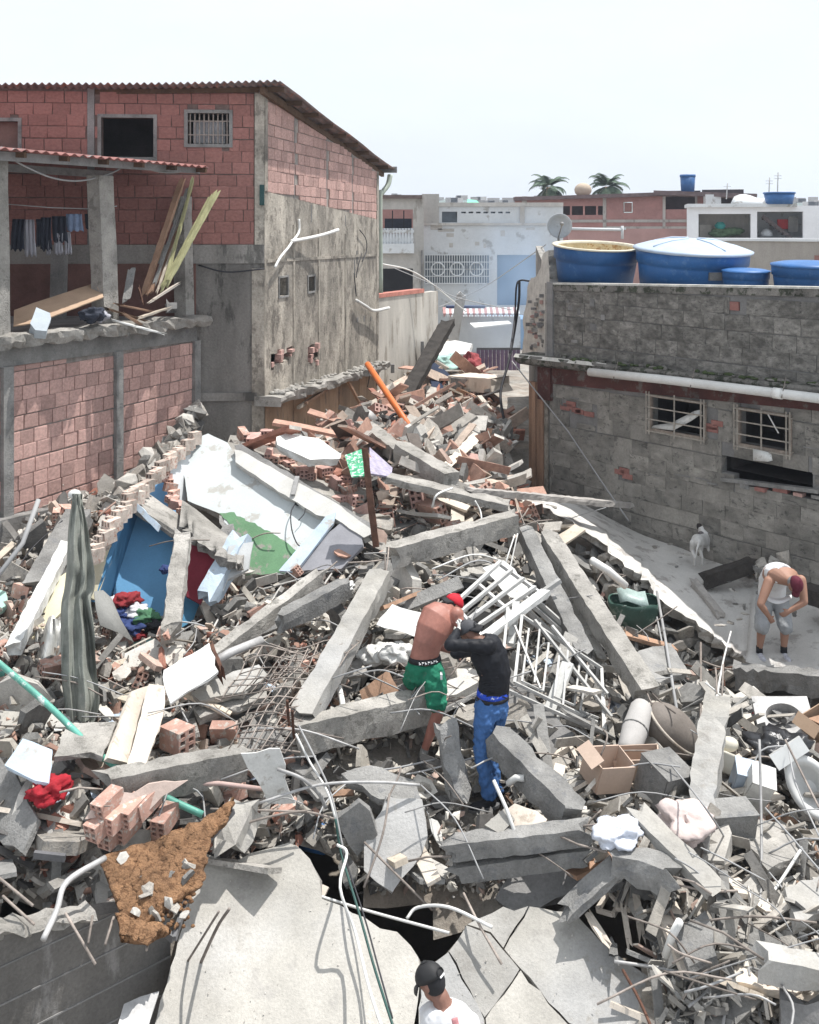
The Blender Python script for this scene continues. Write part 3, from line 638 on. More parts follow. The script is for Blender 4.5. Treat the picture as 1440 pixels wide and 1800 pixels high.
# white gutter pipe
pp = [WR.px(1058, 651, .34), WR.px(1190, 664, .34), WR.px(1385, 687, .34), WR.px(1560, 708, .34)]
m = MB(); m.tube(pp, .075, 14); m.build('gutter_pipe', PVC, HR)
m = MB(); m.tube([WR.px(1381, 686.5, .34), WR.px(1396, 688.5, .34)], .085, 14); m.build('pipe_joint', PVC, HR)
for x in (1105, 1240, 1400): MB().tube([WR.px(x, 640+(x-1058)*.1, .3)+Vector((0, 0, .12)), WR.px(x, 660+(x-1058)*.1, .43)], .008, 5).build('pipe_hanger', REBAR, HR)
# thin cable sloping from slab corner
GUY = thing('guy_wire', 'pale slack wire running from the slab corner down to the rubble', 'wire', P(1100, 905, 17.5))
MB().tube([WR.px(922, 632, .35), P(1000, 760, 19), P(1060, 850, 18.2), P(1105, 915, 17.4)], .014, 5).build('cable', CAB, GUY)

# ---------------------------------------------------------------- rooftop water tanks
def tank(label, c, r0, r1, h, tilt, lid, group=None, open_tank=False):
    t = thing('water_tank', label, 'water tank', c, group)
    Mx = Matrix.Rotation(tilt[0], 3, 'X') @ Matrix.Rotation(tilt[1], 3, 'Y'); ax = [Mx @ Vector(v) for v in ((1, 0, 0), (0, 1, 0), (0, 0, 1))]
    def ring(r, z, n=40): return [Vector(c)+ax[0]*r*math.cos(2*math.pi*k/n)+ax[1]*r*math.sin(2*math.pi*k/n)+ax[2]*z for k in range(n)]
    prof = [(r0*.02, 0), (r0, 0), (r0+(r1-r0)*.55, h*.55), (r0+(r1-r0)*.62, h*.62), (r1*1.0, h*.64), (r1*1.01, h*.9), (r1*1.0, h*.97)]
    m = MB(); m.sheet([ring(r, z) for r, z in prof], closed=True); m.build('tank_body', BLUEP, t)
    if open_tank:
        m = MB(); m.sheet([ring(r, z) for r, z in ((r1*1.0, h*.95), (r1*1.05, h*.96), (r1*1.05, h), (r1*.95, h), (r1*.94, h*.93))], closed=True); m.build('rim', mat('cream_plastic', (.62, .58, .46), rough=.5, var=.15, bump=.05), t)
        m = MB(); m.sheet([ring(r, z) for r, z in ((r1*.945, h*.95), (r0*.97, .06), (.02, .06))], closed=True); m.build('inner_lining', mat('stained_lining', (.55, .46, .28), rough=.5, var=.3, sc=3, bump=.05, spot=(.35, .2, .08), spotamt=.3), t)
    elif lid:
        lm = mat('pale_blue_lid', (.42, .50, .60), rough=.45, var=.12, sc=3, bump=.05)
        m = MB(); m.sheet([ring(r, z) for r, z in ((r1*.98, h*.93), (r1*1.06, h*.94), (r1*1.07, h*.99), (r1*.99, h*1.03), (r1*.8, h*1.12), (r1*.5, h*1.21), (r1*.2, h*1.25), (.01, h*1.26))], closed=True); L_ = m.build('lid', lm, t)
        m = MB()
        for a_ in (0.5, 2.2, 3.6, 5.1): m.tube([Vector(c)+(ax[0]*math.cos(a_)+ax[1]*math.sin(a_))*r1*q+ax[2]*h*zq for q, zq in ((.12, 1.265), (.5, 1.22), (.9, 1.08))], .02, 6)
        m.build('lid_rib', lm, L_)
    else:
        m = MB(); m.sheet([ring(r, z) for r, z in ((r1*1.04, h*.95), (r1*1.04, h), (r1*.8, h*1.06), (.01, h*1.12))], closed=True); m.build('lid', BLUEP, t)
    return t
def on_roof(px, py, d): p = P(px, py, d); return p
tank('open blue water tank with stained cream rim, beside the satellite dish', P(1046, 497, 20.0), .72, .82, .74, (.10, .03), False, open_tank=True)
tank('blue water tank under a domed pale lid, largest on the roof', P(1214, 503, 18.9), .92, 1.01, .70, (.09, .03), True)
tank('low blue tank just right of the domed lid tank', P(1311, 512, 17.6), .36, .39, .36, (.05, 0), False)
tank('blue tank cut off by the right edge of the photo', P(1425, 517, 17.0), .56, .62, .50, (.05, 0), False)
t_ = thing('tank_clip', 'small dark plastic box between the domed tank and the low tank', 'box', P(1257, 494, 17.9)); MB().box(P(1257, 486, 17.9), (.22, .12, .14)).build('box_body', COND, t_)
# satellite dish
DT = thing('satellite_dish', 'grey satellite dish on a mast behind the open tank', 'satellite dish', P(982, 432, 21))
c = P(981, 397, 21); m = MB(); rows = []
for j in range(7):
    r = .255*j/6; rows.append([c+Vector((r*math.cos(a)+.1*r, .12*(r/.255)**2*-1+.05, r*math.sin(a))) for a in [2*math.pi*k/28 for k in range(28)]])
m.sheet(rows, closed=True); solid(m.build('dish', mat('dish_grey', (.33, .35, .37), rough=.5, var=.2, bump=.1), DT), .01)
MB().tube([c+Vector((0, .1, 0)), P(984, 440, 21.1)], .025, 8).build('mast', STEEL, DT)
MB().tube([c+Vector((0, -.05, -.24)), c+Vector((.02, -.42, .02))], .012, 6).ball(c+Vector((.02, -.42, .04)), .04).build('feed_arm', STEEL, DT)
# ================================================================ FAR BUILDINGS beyond the end of the lane
def FW(x0, x1, d, d1=None): return Wall(P(x0, 400, d).xy, P(x1, 400, d1 or d).xy)
def fbox(w, x0, y0, x1, y1, mt, parent, name, th=.3, off=0.0, holes=()):
    h = w.rect(x0, y0, x1, y1); return wall_mesh(w, h[0], h[1], h[2], h[3], th, holes, off=off).build(name, mt, parent)
FWHT = mat('far_white_wall', (.60, .62, .63), var=.12, sc=.6, bump=.1, spot=(.36, .35, .33), spotamt=.16, fine=8)
FGRY = mat('far_grey_wall', (.44, .42, .39), var=.2, sc=.8, bump=.2, streak=True, spot=(.3, .28, .25), spotamt=.2, fine=8)
FBLU = mat('blue_wall', (.16, .27, .42), var=.15, sc=.6, bump=.1)
FBRK = mat('far_brick', (.40, .22, .20), var=.16, sc=1.5, bump=.1, fine=10)
# balcony house
A = thing('balcony_house', 'narrow grey two-storey house with white balustrade balcony', 'house', P(700, 520, 45))
w = FW(655, 745, 45); bh = w.rect(669, 368, 726, 412); bg_ = w.rect(668, 472, 726, 520)
wall_mesh(w, 0, w.L, 1.5, w.sz(700, 345)[1], .3, [bh, bg_]).build('front_wall', FGRY, A)
for h, mt in ((bh, FBRK), (bg_, DARK)):
    a, b, z0, z1 = h; m = MB(); m.box(w.at((a+b)/2, (z0+z1)/2, -1.6), (b-a+.6, .1, z1-z0+.6), (w.u, w.n, Vector((0, 0, 1)))); m.build('recess_wall', mt, A)
fbox(w, 660, 343, 742, 349, mat('dark_roof_edge', (.16, .12, .11), var=.3), A, 'roof_edge', .8, .25)
m = MB()
for i in range(11):
    p = w.px(671+i*5.3, 418, .05); m.tube([p+Vector((0, 0, z)) for z in (-.42, -.3, -.12, .05, .3, .42)], [.05, .05, .1, .07, .05, .06], 8)
m.build('baluster', FWHT, A)
fbox(w, 667, 404, 728, 409, FWHT, A, 'handrail', .15, .12); fbox(w, 667, 428, 728, 445, FWHT, A, 'balcony_slab', .5, .3)
for x in (690, 710): fbox(w, x-1, 370, x+1, 404, DARK, A, 'grille_post', .05, -.05)
fbox(w, 676, 384, 724, 404, mat('dark_washing', (.03, .035, .05), var=.3), A, 'hanging_cloth', .05, -.4)
fbox(w, 740, 440, 743, 515, COND, A, 'downpipe', .1, .12)
# white building with long grille window and blue wall
B = thing('white_building', 'wide white two-storey building with long barred window and blue wall', 'building', P(850, 560, 47))
w = FW(742, 990, 47); gw = w.rect(747, 448, 860, 498); bw = w.rect(874, 448, 948, 537); sw = w.rect(777, 372, 804, 391)
dc = [w.rect(811+i*13, 372, 819+i*13, 375) for i in range(7)]
wall_mesh(w, 0, w.L, 1.5, w.sz(800, 362)[1], .3, [gw, bw, sw]+dc).build('front_wall', FWHT, B)
fbox(w, 770, 356, 990, 363, FGRY, B, 'parapet_coping', .4, .06)
fbox(w, 742, 392, 960, 396, FGRY, B, 'cornice', .2, .1)
fbox(w, 742, 341, 772, 392, FGRY, B, 'stair_tower', 2, .05); fbox(w, 914, 362, 922, 392, FGRY, B, 'parapet_pillar', .3, .08)
for h in (gw, sw)+tuple(dc): a, b, z0, z1 = h; MB().box(w.at((a+b)/2, (z0+z1)/2, -.6), (b-a+.4, .1, z1-z0+.4), (w.u, w.n, Vector((0, 0, 1)))).build('window_glass', mat('dim_glass', (.14, .17, .2), rough=.3, var=.2, bump=0), B)
a, b, z0, z1 = bw; MB().box(w.at((a+b)/2, (z0+z1)/2, -.5), (b-a+.8, .1, z1-z0+.8), (w.u, w.n, Vector((0, 0, 1)))).build('blue_wall', FBLU, B)
m = MB(); a, b, z0, z1 = gw
for i in range(27): s = a+(b-a)*i/26; m.bar(w.at(s, z0, .08), w.at(s, z1, .08), .035, .035)
for k in range(5): z = z0+(z1-z0)*k/4; m.bar(w.at(a, z, .1), w.at(b, z, .1), .04, .04)
for s in (.2, .5, .8):
    c = w.at(a+(b-a)*s, (z0+z1)/2, .12); m.tube([c+w.u*.3*math.cos(t)+Vector((0, 0, .3*math.sin(t))) for t in [k*math.pi/8 for k in range(17)]], .035, 5)
m.build('window_bars', FWHT, B)
for (x, y, ww, hh) in ((770, 402, 1.1, .2), (757, 396, .8, .3), (785, 410, .5, .25), (835, 425, .3, .25), (850, 428, .2, .3), (790, 427, .25, .3), (880, 405, .3, .4), (925, 400, .6, .15)):
    fbox(w, x, y, x+ww*26, y+hh*26, FGRY, B, 'peeling_patch', .02, .012)
m = MB(); m.add([P(820, 362, 48), P(850, 363, 48), P(838, 352, 49), P(822, 350, 49)], [(0, 1, 2, 3)]); tp = m.build('green_tarp', mat('green_tarp', (.18, .5, .36), var=.15), None, 'small green tarp pitched on the white building roof', 'tarp', loc=P(835, 362, 48)); solid(tp, .03)
# lower row: gable with striped awning, blue shed roof, rubble-side walls
C_ = thing('awning_house', 'low pale house with scalloped red and white awning down the lane', 'house', P(845, 600, 40))
w = FW(775, 960, 40); fbox(w, 790, 556, 915, 620, FWHT, C_, 'front_wall', .3)
o = MB(); n_ = 26
for i in range(n_):
    x = 778+i*5.1; a = w.px(x, 540, .2); b = w.px(x+5.1, 540, .2); c1 = w.px(x+5.1, 549, .7); c2 = w.px(x, 549, .7); t1 = w.px(x+2.5, 555, .72)
    o.add([a, b, c1, t1, c2], [(0, 1, 2, 3, 4)], i % 2)
solid(o.build('awning', [mat('awning_red', (.36, .2, .19), var=.1), FWHT], C_), .02)
fbox(w, 784, 537, 852, 541, mat('navy_roof', (.05, .07, .14), var=.2), C_, 'awning_rail', .4, .3)
fbox(w, 862, 566, 960, 620, FBLU, C_, 'side_annex', 2, -1.2)
w2_ = FW(826, 884, 38); s_ = thing('leaning_sheet', 'pale bent metal roof sheet propped at the lane end', 'metal sheet', P(860, 576, 38))
m = MB(); m.add([P(826, 570, 38), P(894, 566, 38), P(900, 571, 37), P(835, 578, 37)], [(0, 1, 2, 3)]); solid(m.build('sheet', WHITEP, s_), .05)
cp = thing('leaning_concrete_post', 'grey concrete post leaning at the far end of the lane', 'post', P(798, 602, 36)); MB().bar(P(797, 602, 36), P(811, 518, 36), .32, .25).build('post_shaft', FGRY, cp); MB().bar(P(811, 520, 36), P(814, 517, 36), .34, .28).build('post_cap', FGRY, cp)
gp = thing('steel_pole', 'thin steel pole on the lane wall', 'pole', P(766, 570, 33)); MB().tube([P(766, 570, 33), P(766, 500, 33)], .035, 6).build('pole_shaft', COND, gp)
# plaster wall beyond the brick house, red coping
MW = thing('lane_wall', 'stained plaster boundary wall with red coping beyond the tall brick house', 'wall', P(715, 640, 29))
w = FW(664, 770, 27, 33)
wall_mesh(w, 0, w.L, 1.8, lambda s: w.sz(664, 524)[1]+(w.sz(768, 512)[1]-w.sz(664, 524)[1])*s/w.L, .25).build('wall_body', mat('far_plaster', (.46, .43, .385), var=.28, sc=.9, bump=.5, streak=True, spot=(.3, .27, .23), spotamt=.25), MW)
wall_mesh(w, 0, w.L*.72, lambda s: w.sz(664, 524)[1]+(w.sz(768, 512)[1]-w.sz(664, 524)[1])*s/w.L+.002, lambda s: w.sz(664, 517)[1]+(w.sz(768, 505)[1]-w.sz(664, 517)[1])*s/w.L, .3, off=.03).build('coping', mat('red_coping', (.45, .18, .14), var=.3), MW)
for x in (681, 734): MB().bar(w.px(x, 655, .15), w.px(x, 600 if x > 700 else 640, .15), .1, .1).build('buttress', COND, MW)
# long brick building on the rise
D = thing('long_brick_building', 'long low brick building with flat corrugated roof on the skyline', 'building', P(1100, 420, 64))
w = FW(905, 1330, 64, 60); o1 = w.rect(985, 362, 1062, 378); o2 = w.rect(1096, 355, 1112, 374); o3 = w.rect(1170, 342, 1222, 368); o4 = w.rect(1243, 340, 1300, 366)
wall_mesh(w, 0, w.L, 1.5, w.sz(1100, 344)[1], .3, [o1, o2, o3, o4]).build('front_wall', FBRK, D)
z0 = w.sz(1100, 420)[1]
for x0, x1 in ((918, 926), (1060, 1066), (1165, 1170), (1222, 1226)): fbox(w, x0, 345, x1, 420, FGRY, D, 'column', .3, .05)
fbox(w, 985, 386, 1225, 391, FGRY, D, 'ring_beam', .3, .05); fbox(w, 1063, 398, 1225, 404, FGRY, D, 'ring_beam', .3, .05)
for h in (o1, o3, o4): a, b, q0, q1 = h; MB().box(w.at((a+b)/2, (q0+q1)/2, -2), (b-a+.6, .1, q1-q0+.6), (w.u, w.n, Vector((0, 0, 1)))).build('recess_wall', mat('far_dark', (.07, .06, .065), var=.2), D)
for x in (1002, 1025, 1048): fbox(w, x, 362, x+3, 378, FBRK, D, 'porch_post', .15, .0)
a, b, q0, q1 = o2; MB().box(w.at((a+b)/2, (q0+q1)/2, -.12), (b-a-.1, .1, q1-q0-.1), (w.u, w.n, Vector((0, 0, 1)))).build('door', mat('far_brown', (.3, .16, .14), var=.2), D)
m = MB(); m.bar(w.px(905, 350, -1.5), w.px(1180, 341, -1.5), 4, .22); m.bar(w.px(1150, 339, -1.5), w.px(1330, 345, -1.5), 4.5, .25); m.build('roof', mat('far_roof', (.16, .12, .12), var=.3), D)
# white open-fronted building at right
E = thing('white_terrace_building', 'white flat-roofed building with open terrace room and stair at far right', 'building', P(1330, 430, 52))
w = FW(1208, 1560, 52, 50); r1 = w.rect(1228, 376, 1320, 418); r2 = w.rect(1331, 372, 1412, 418)
wall_mesh(w, 0, w.L, 1.5, w.sz(1300, 362)[1], .3, [r1, r2]).build('front_wall', mat('bright_white_wall', (.74, .75, .77), var=.08, sc=.6, bump=.05, fine=8), E)
for h, mt in ((r1, FGRY), (r2, FWHT)):
    a, b, q0, q1 = h; m = MB(); q = [w.at(s, z, o) for o in (-.3, -1.8) for s, z in ((a-.2, q0), (b+.2, q0), (b+.2, q1), (a-.2, q1))]
    m.add(q, [(4, 5, 6, 7), (0, 1, 5, 4), (3, 7, 6, 2), (0, 4, 7, 3), (1, 2, 6, 5)]); m.build('room_recess', mt, E)
fbox(w, 1208, 358, 1400, 364, FWHT, E, 'roof_slab', 3, .25)
m = MB()
for k in range(7): m.bar(w.px(1345+k*7, 384+k*5.5, -.9), w.px(1353+k*7, 384+k*5.5, -.9), .9, .12)
m.bar(w.px(1343, 380, -.6), w.px(1392, 417, -.6), .08, .2); m.build('stair', mat('stair_dark', (.12, .1, .1), var=.2), E)
fbox(w, 1233, 395, 1255, 418, FGRY, E, 'cupboard', .6, -1.5)
tag(MB().box(w.px(1383, 394, -1.2), (.6, .05, .5)).build('red_cloth', mat('red_cloth', (.35, .03, .03))), 'small red cloth hanging on the white terrace wall', 'cloth')
tag(MB().box(w.px(1401, 394, -1.2), (.5, .05, .8)).build('grey_cloth', CONG), 'small dark grey cloth beside the red one on the terrace', 'cloth')
tag(MB().tube([w.px(1352, 416, -1), w.px(1352, 410, -1), w.px(1352, 405, -1), w.px(1352, 402, -1)], [.3, .32, .2, .1], 10).build('white_bag', FWHT), 'pale rounded sack standing on the terrace floor', 'sack')
m = MB()
for i in range(22): m.ball(w.px(U(1262, 1300), U(405, 414), -1), (U(.2, .5), .3, U(.1, .2)), 7, 5)
tag(m.build('terrace_plants', mat('far_leaf', (.08, .13, .07), var=.4, sc=6)), 'low green plants lined up on the terrace edge', 'plants', kind='stuff')
tag(MB().tube([w.px(1269, 404, -1), w.px(1269, 396, -1), w.px(1269, 390, -1)], [.2, .3, .15], 8).build('teal_bucket', mat('teal_cloth', (.05, .3, .28))), 'small teal bundle hung in the terrace room', 'bundle')
# grey wall behind the rooftop tanks
G_ = thing('grey_yard_wall', 'plain grey rendered wall behind the rooftop tanks', 'wall', P(1400, 500, 30))
w = FW(1255, 1580, 31, 28); fbox(w, 1255, 424, 1580, 640, mat('yard_wall', (.34, .315, .285), var=.3, sc=.8, bump=.5, streak=True), G_, 'wall_body', .25)
fbox(w, 1255, 420, 1580, 424.5, FWHT, G_, 'coping', .35, .05); fbox(w, 1432, 449, 1450, 472, mat('far_brown', (0, 0, 0)), G_, 'brick_patch', .05, .02)
# red/pale row under the long building
H_ = thing('pink_row_house', 'low pink walled row house below the long brick building', 'house', P(1010, 440, 55)); w = FW(960, 1225, 56); fbox(w, 1000, 402, 1225, 600, mat('far_pink', (.42, .26, .24), var=.15, sc=.7), H_, 'front_wall'); fbox(w, 1000, 400, 1100, 404, FWHT, H_, 'coping', .4, .1)
m = MB(); m.tube([P(1000, 402, 50), P(1094, 404, 50)], .07, 6); m.tube([P(1094, 397, 50), P(1094, 420, 50)], .07, 6); m.build('roof_pipe', FWHT, H_)
# skyline tanks, round tank, palms, aerials
def far_tank(px0, px1, y0, y1, d, label, mt=BLUEP, taper=.86):
    t = thing('rooftop_tank', label, 'water tank', P((px0+px1)/2, y1, d)); c = P((px0+px1)/2, y1, d); r = (px1-px0)/2/F*d; h = (y1-y0)/F*d
    MB().tube([c, c+Vector((0, 0, h*.9))], [r*taper, r], 20).build('tank_body', mt, t); MB().tube([c+Vector((0, 0, h*.88)), c+Vector((0, 0, h))], [r*1.06, r*1.04], 20).build('rim', mt, t)
far_tank(1196, 1222, 307, 340, 61, 'tall narrow blue tank alone on the long building roof')
far_tank(1344, 1396, 338, 359, 51, 'wide blue tank on the white terrace building roof')
t = thing('round_tank', 'cream spherical water tank between the two palm trees', 'water tank', P(1025, 346, 66)); MB().ball(P(1025, 334, 66), (.56, .56, .46), 18, 12).build('tank_body', mat('cream_tank', (.50, .41, .32), var=.1, bump=.05), t); MB().tube([P(1025, 350, 66), P(1025, 343, 66)], .4, 10).build('tank_stand', COND, t)
m = MB(); m.box(P(1252, 354, 60.2), (.9, .5, .8)); m.build('air_conditioner', FWHT, None, 'white air conditioner unit outside the long building', 'air conditioner')
m = MB(); m.sheet([[P(1285+k*9, 360, 53), P(1285+k*9+6, 348-4*math.sin(k*.9), 54)] for k in range(7)]); solid(m.build('roof_sheets', FWHT, None, 'crumpled pale roofing sheets stacked on the terrace roof', 'roofing sheets'), .1)
for x, y0, y1, lab in ((1366, 362, 303, 'tallest thin aerial mast on the white terrace roof'), (1351, 362, 312, 'shorter thin aerial mast beside the wide blue tank'), (1277, 350, 322, 'thin aerial near the crumpled roof sheets')):
    m = MB(); m.tube([P(x, y0, 53), P(x+2, y1, 53)], .03, 5); [m.bar(P(x-5, y1+6+k*5, 53), P(x+8, y1+6+k*5, 53), .02, .02) for k in range(2)]; m.build('aerial', CAB, None, lab, 'aerial')
LEAF = mat('palm_leaf', (.09, .13, .09), var=.35, sc=3, bump=.1)
def palm(px, py, d, r, label):
    t = thing('palm_tree', label, 'palm tree', P(px, py+60, d)); c = P(px, py, d)
    MB().tube([P(px-1, py+60, d), P(px, py+30, d), c], [.28, .22, .18], 8).build('trunk', WOODB, t)
    for k in range(30):
        a = U(0, 6.283); e = U(-.55, 1.15); L = r*U(.8, 1.1); pts = []
        for i in range(8):
            q = i/7; el = e-1.5*q*q; pts.append((pts[-1] if pts else c)+Vector((math.cos(a)*math.cos(el), math.sin(a)*math.cos(el), math.sin(el)))*L/7)
        m = MB(); m.tube(pts, .02, 4)
        for i in range(1, 8):
            dr = (pts[i]-pts[i-1]).normalized(); sd = dr.cross(Vector((0, 0, 1))).normalized()
            for j in range(3):
                b = pts[i-1].lerp(pts[i], j/3); l = r*.34*math.sin(math.pi*min(1, (i+j/3)/8)+.15)
                for sgn in (-1, 1): m.add([b, b+dr*.09, b+sd*sgn*l+dr*l*.5-Vector((0, 0, l*.35))], [(0, 1, 2)])
        m.build('frond', LEAF, t)
palm(965, 329, 72, 1.45, 'left palm tree with thin ragged fronds on the skyline')
palm(1068, 328, 70, 1.5, 'fuller right palm tree beside the cream round tank')
# hazy hill with tiny houses
m = MB(); rows = []
for j in range(6):
    row = []
    for k in range(90):
        x = -260+k*7; t = j/5; hgt = 24.5+5*noise.noise(Vector((x*.012, 0, 1)))+2*noise.noise(Vector((x*.05, 0, 4)))-max(0, x+20)*.012
        row.append(Vector((x*.5, 280+70*t, 7+(3+hgt*(1-(1-t)**2)-7)*.5)))
    rows.append(row)
m.sheet(rows); m.build('hill', mat('hill_green', (.13, .16, .15), var=.35, sc=.03, bump=.1, fine=.3), kind='structure', loc=(0, 0, 0))
m = MB()
for i in range(260):
    k = R.randrange(5, 84); j = R.randrange(2, 5); p = rows[j][k]; m.box(p+Vector((U(-1.5, 1.5), -1.5, U(0, .7))), (U(1.5, 4), 1.5, U(1.2, 2.5)))
m.build('hillside_houses', mat('hill_house', (.5, .45, .42), var=.2, sc=.02, island=True, rnd=.4, bump=0), None, 'mass of tiny pale houses covering the distant hill', 'houses', kind='stuff', loc=(0, 0, 0))
# overhead wires across the lane
for pts, r_, mt, lab in (([P(690, 470, 28), P(760, 500, 28), P(800, 522, 28), P(900, 545, 28)], .012, CAB, 'thin pale wire sagging low across the lane'), ([P(664, 462, 28), P(735, 482, 30), P(820, 548, 32)], .02, PVC, 'pale wire rope sloping down from the tall brick house'), ([P(760, 545, 34), P(850, 505, 34), P(960, 430, 24)], .012, CAB, 'thin wire rising toward the satellite dish'),
    ([P(913, 495, 23), P(912, 530, 23), P(903, 590, 23), P(893, 640, 22.5), P(880, 690, 22), P(886, 740, 21.5)], .03, CABD, 'dark blue cable hanging by the ruined wall end'), ([P(935, 495, 22.5), P(915, 493, 23), P(908, 505, 23), P(905, 560, 23), P(897, 620, 22)], .022, CABD, 'second dark cable looped over the ruined wall end')):
    MB().tube(cr(pts), r_, 5).build('overhead_wire', mt, None, lab, 'wire')
# ================================================================ LARGE DEBRIS, piece by piece
def beam(label, a, b, w, h, mt=None, name='concrete_beam', cat='beam', up=(0, 0, 1), rough=.0055, chips=True, bars=0, roll=0.0, parent=None):
    if name == 'concrete_beam': w *= .86; h *= .86
    a, b = Vector(a), Vector(b); d = b-a; L = d.length; d /= L
    up = Vector(up); x = d.cross(up).normalized(); z = x.cross(d).normalized()
    if roll: Q = Matrix.Rotation(roll, 3, d); x = Q @ x; z = Q @ z
    n = max(4, int(L/.09)); rows = []; sd = U(0, 99)
    sec = [(-1, -1), (0, -1), (1, -1), (1, 0), (1, 1), (0, 1), (-1, 1), (-1, 0)]; c = .93
    for i in range(n+1):
        t = i/n; row = []; e = min(t, 1-t)*L
        for k, (u, v) in enumerate(sec):
            corner = u != 0 and v != 0
            q = a+d*(t*L)
            nz = noise.noise(Vector((t*L*1.6+sd, k*3.1, sd)))
            r = rough*(2.2 if corner else .8)
            chip = 0
            if corner and chips:
                cv = noise.noise(Vector((t*L*4.5+sd*3, k*7.7, 0)));  chip = max(0, cv-.30)*.42
            fac = 1-chip*1.3
            q = q+x*(u*w/2*fac+U(-r, r)*.6+nz*r)+z*(v*h/2*fac+U(-r, r)*.6+nz*r)
            if i in (0, n): q += d*U(-.13, .04)*(1 if i else -1)*(1.2 if chips else .1)
            row.append(q)
        rows.append(row)
    m = MB(); m.sheet(rows, smooth=False, closed=True)
    for r_, s_ in ((0, -1), (-1, 1)):
        cen = sum(rows[r_], Vector())/8+d*s_*U(-.05, .03); N = len(rows[r_]); m.add(rows[r_]+[cen], [((k, (k+1) % N, N) if r_ else ((k+1) % N, k, N)) for k in range(N)])
    o = m.build(name, mt or CONC, parent, label, None if parent else cat)
    for i in range(bars):
        e_ = b if i % 2 == 0 else a; s_ = 1 if i % 2 == 0 else -1
        p = e_+x*U(-.35, .35)*w+z*U(-.35, .35)*h; q = p+d*s_*U(.15, .45)+Vector((U(-.12, .12), U(-.1, .1), U(-.1, .15)))
        MB().tube([p-d*s_*.05, p.lerp(q, .5)+Vector((0, 0, U(-.03, .05))), q], .009, 5).build('rebar', REBAR, o)
    return o
def jagpoly(pts, step=.12, jag=.03, nn=None):
    out = []; n = len(pts)
    for i in range(n):
        a, b = Vector(pts[i]), Vector(pts[(i+1) % n]); k = max(1, int((b-a).length/step)); e = (b-a).normalized()
        for j in range(k):
            p = a.lerp(b, j/k)
            if j:
                jv = Vector((U(-jag, jag), U(-jag, jag), U(-jag, jag)))
                if nn is not None: jv -= nn*jv.dot(nn)
                p = p+jv
            out.append(p)
    return out
def slab(label, pts, th, mt=None, jag=.03, step=.12, name='concrete_slab', cat='slab', parent=None, mt2=None, down=None, kind=None, group=None):
    """flat piece with real thickness: polygon of world points, extruded away from the viewer"""
    pts = [Vector(p) for p in pts]; c = sum(pts, Vector())/len(pts)
    nrm = Vector((0, 0, 0))
    for i in range(len(pts)): nrm += (pts[i]-c).cross(pts[(i+1) % len(pts)]-c)
    nrm.normalize()
    if nrm.dot(Vector((0, 0, CZ))-c) < 0: nrm = -nrm; pts = pts[::-1]
    q = jagpoly(pts, step, jag, nrm); q = [p-nrm*((p-c).dot(nrm))*(0 if len(pts) > 4 else 0) for p in q]
    bm = bmesh.new(); top = [bm.verts.new(p) for p in q]; mid = [bm.verts.new(p-nrm*th*U(.4, .6)+(p-c).normalized()*U(-.03, .03)*min(1, th*8)) for p in q]; bot = [bm.verts.new(p-nrm*th+(p-c).normalized()*U(-.05, .01)*min(1, th*8)) for p in q]
    f = bm.faces.new(top); f2 = bm.faces.new(bot[::-1]); n = len(q)
    for A_, B_ in ((top, mid), (mid, bot)):
        for i in range(n):
            fc = bm.faces.new((A_[i], B_[i], B_[(i+1) % n], A_[(i+1) % n])); fc.material_index = 1 if mt2 else 0
    bmesh.ops.triangulate(bm, faces=[f, f2]); bm.normal_update()
    me = bpy.data.meshes.new(name); base = WL[parent] if parent is not None else Vector((c.x, c.y, min(p.z for p in q)-th))
    bmesh.ops.translate(bm, verts=bm.verts, vec=-base); bm.to_mesh(me); bm.free()
    me.materials.append(mt or CONC)
    if mt2: me.materials.append(mt2)
    o = bpy.data.objects.new(name, me); COL.objects.link(o); WL[o] = base
    if parent is not None: o.parent = parent; tag(o, label, None, group, kind)
    else: o.location = base; tag(o, label, cat, group, kind)
    return o
G = g
# ---- beams and columns
beam('long pale concrete column slanting up behind the shirtless man', G(528, 1272, .35), G(674, 1008, .55), .27, .25, SLAB, bars=3)
beam('thick concrete beam lying level above the two men, over the dark gap', G(684, 978, .45), G(912, 916, .75), .27, .30, CONC, bars=3)
beam('concrete beam under the shirtless man, from the rebar mat to his foot', P(516, 1296, 9.5), P(772, 1234, 10.45), .26, .34, CONC, bars=3)
beam('low concrete beam lying left of the rebar mat above broken bricks', G(168, 1392, .28), G(446, 1336, .30), .22, .30, CONC, bars=2)
beam('concrete beam with grooved face slanting right of the tangled frames', G(962, 945, .7), G(1140, 1222, .40), .26, .25, CONC, bars=3)
beam('smooth grey column leaning beside the grooved beam', G(920, 930, .6), G(1032, 1165, .3), .22, .22, CONG, bars=2)
beam('second thin grey column under the smooth column', G(938, 940, .35), G(1062, 1170, .2), .12, .14, CONC)
beam('short grey concrete beam slanting down right of the jeans man', G(868, 1296, .40), G(1018, 1446, .35), .25, .30, CONG, bars=2)
beam('upper of the two stacked beams below the jeans man', G(782, 1492, .42), G(1038, 1462, .42), .20, .17, CONG, bars=3)
beam('lower of the two stacked beams below the jeans man', G(790, 1530, .22), G(1040, 1496, .22), .22, .16, CONG)
beam('broken beam end with rough top right of the stacked beams', G(1062, 1500, .42), G(1196, 1545, .35), .26, .22, CONG, bars=3, rough=.02)
beam('pale plank-like lintel slanting to the lower right corner debris', G(1118, 1424, .5), G(1262, 1570, .35), .19, .08, SLAB, name='lintel', cat='lintel')
beam('rough white column stub rising from the debris below the bent man', G(1222, 1500, .15), G(1262, 1228, .75), .26, .24, SLAB, rough=.011, bars=4)
beam('flat board crossing below the stacked beams', G(985, 1612, .25), G(1088, 1518, .35), .22, .05, CONG, name='board', cat='board')
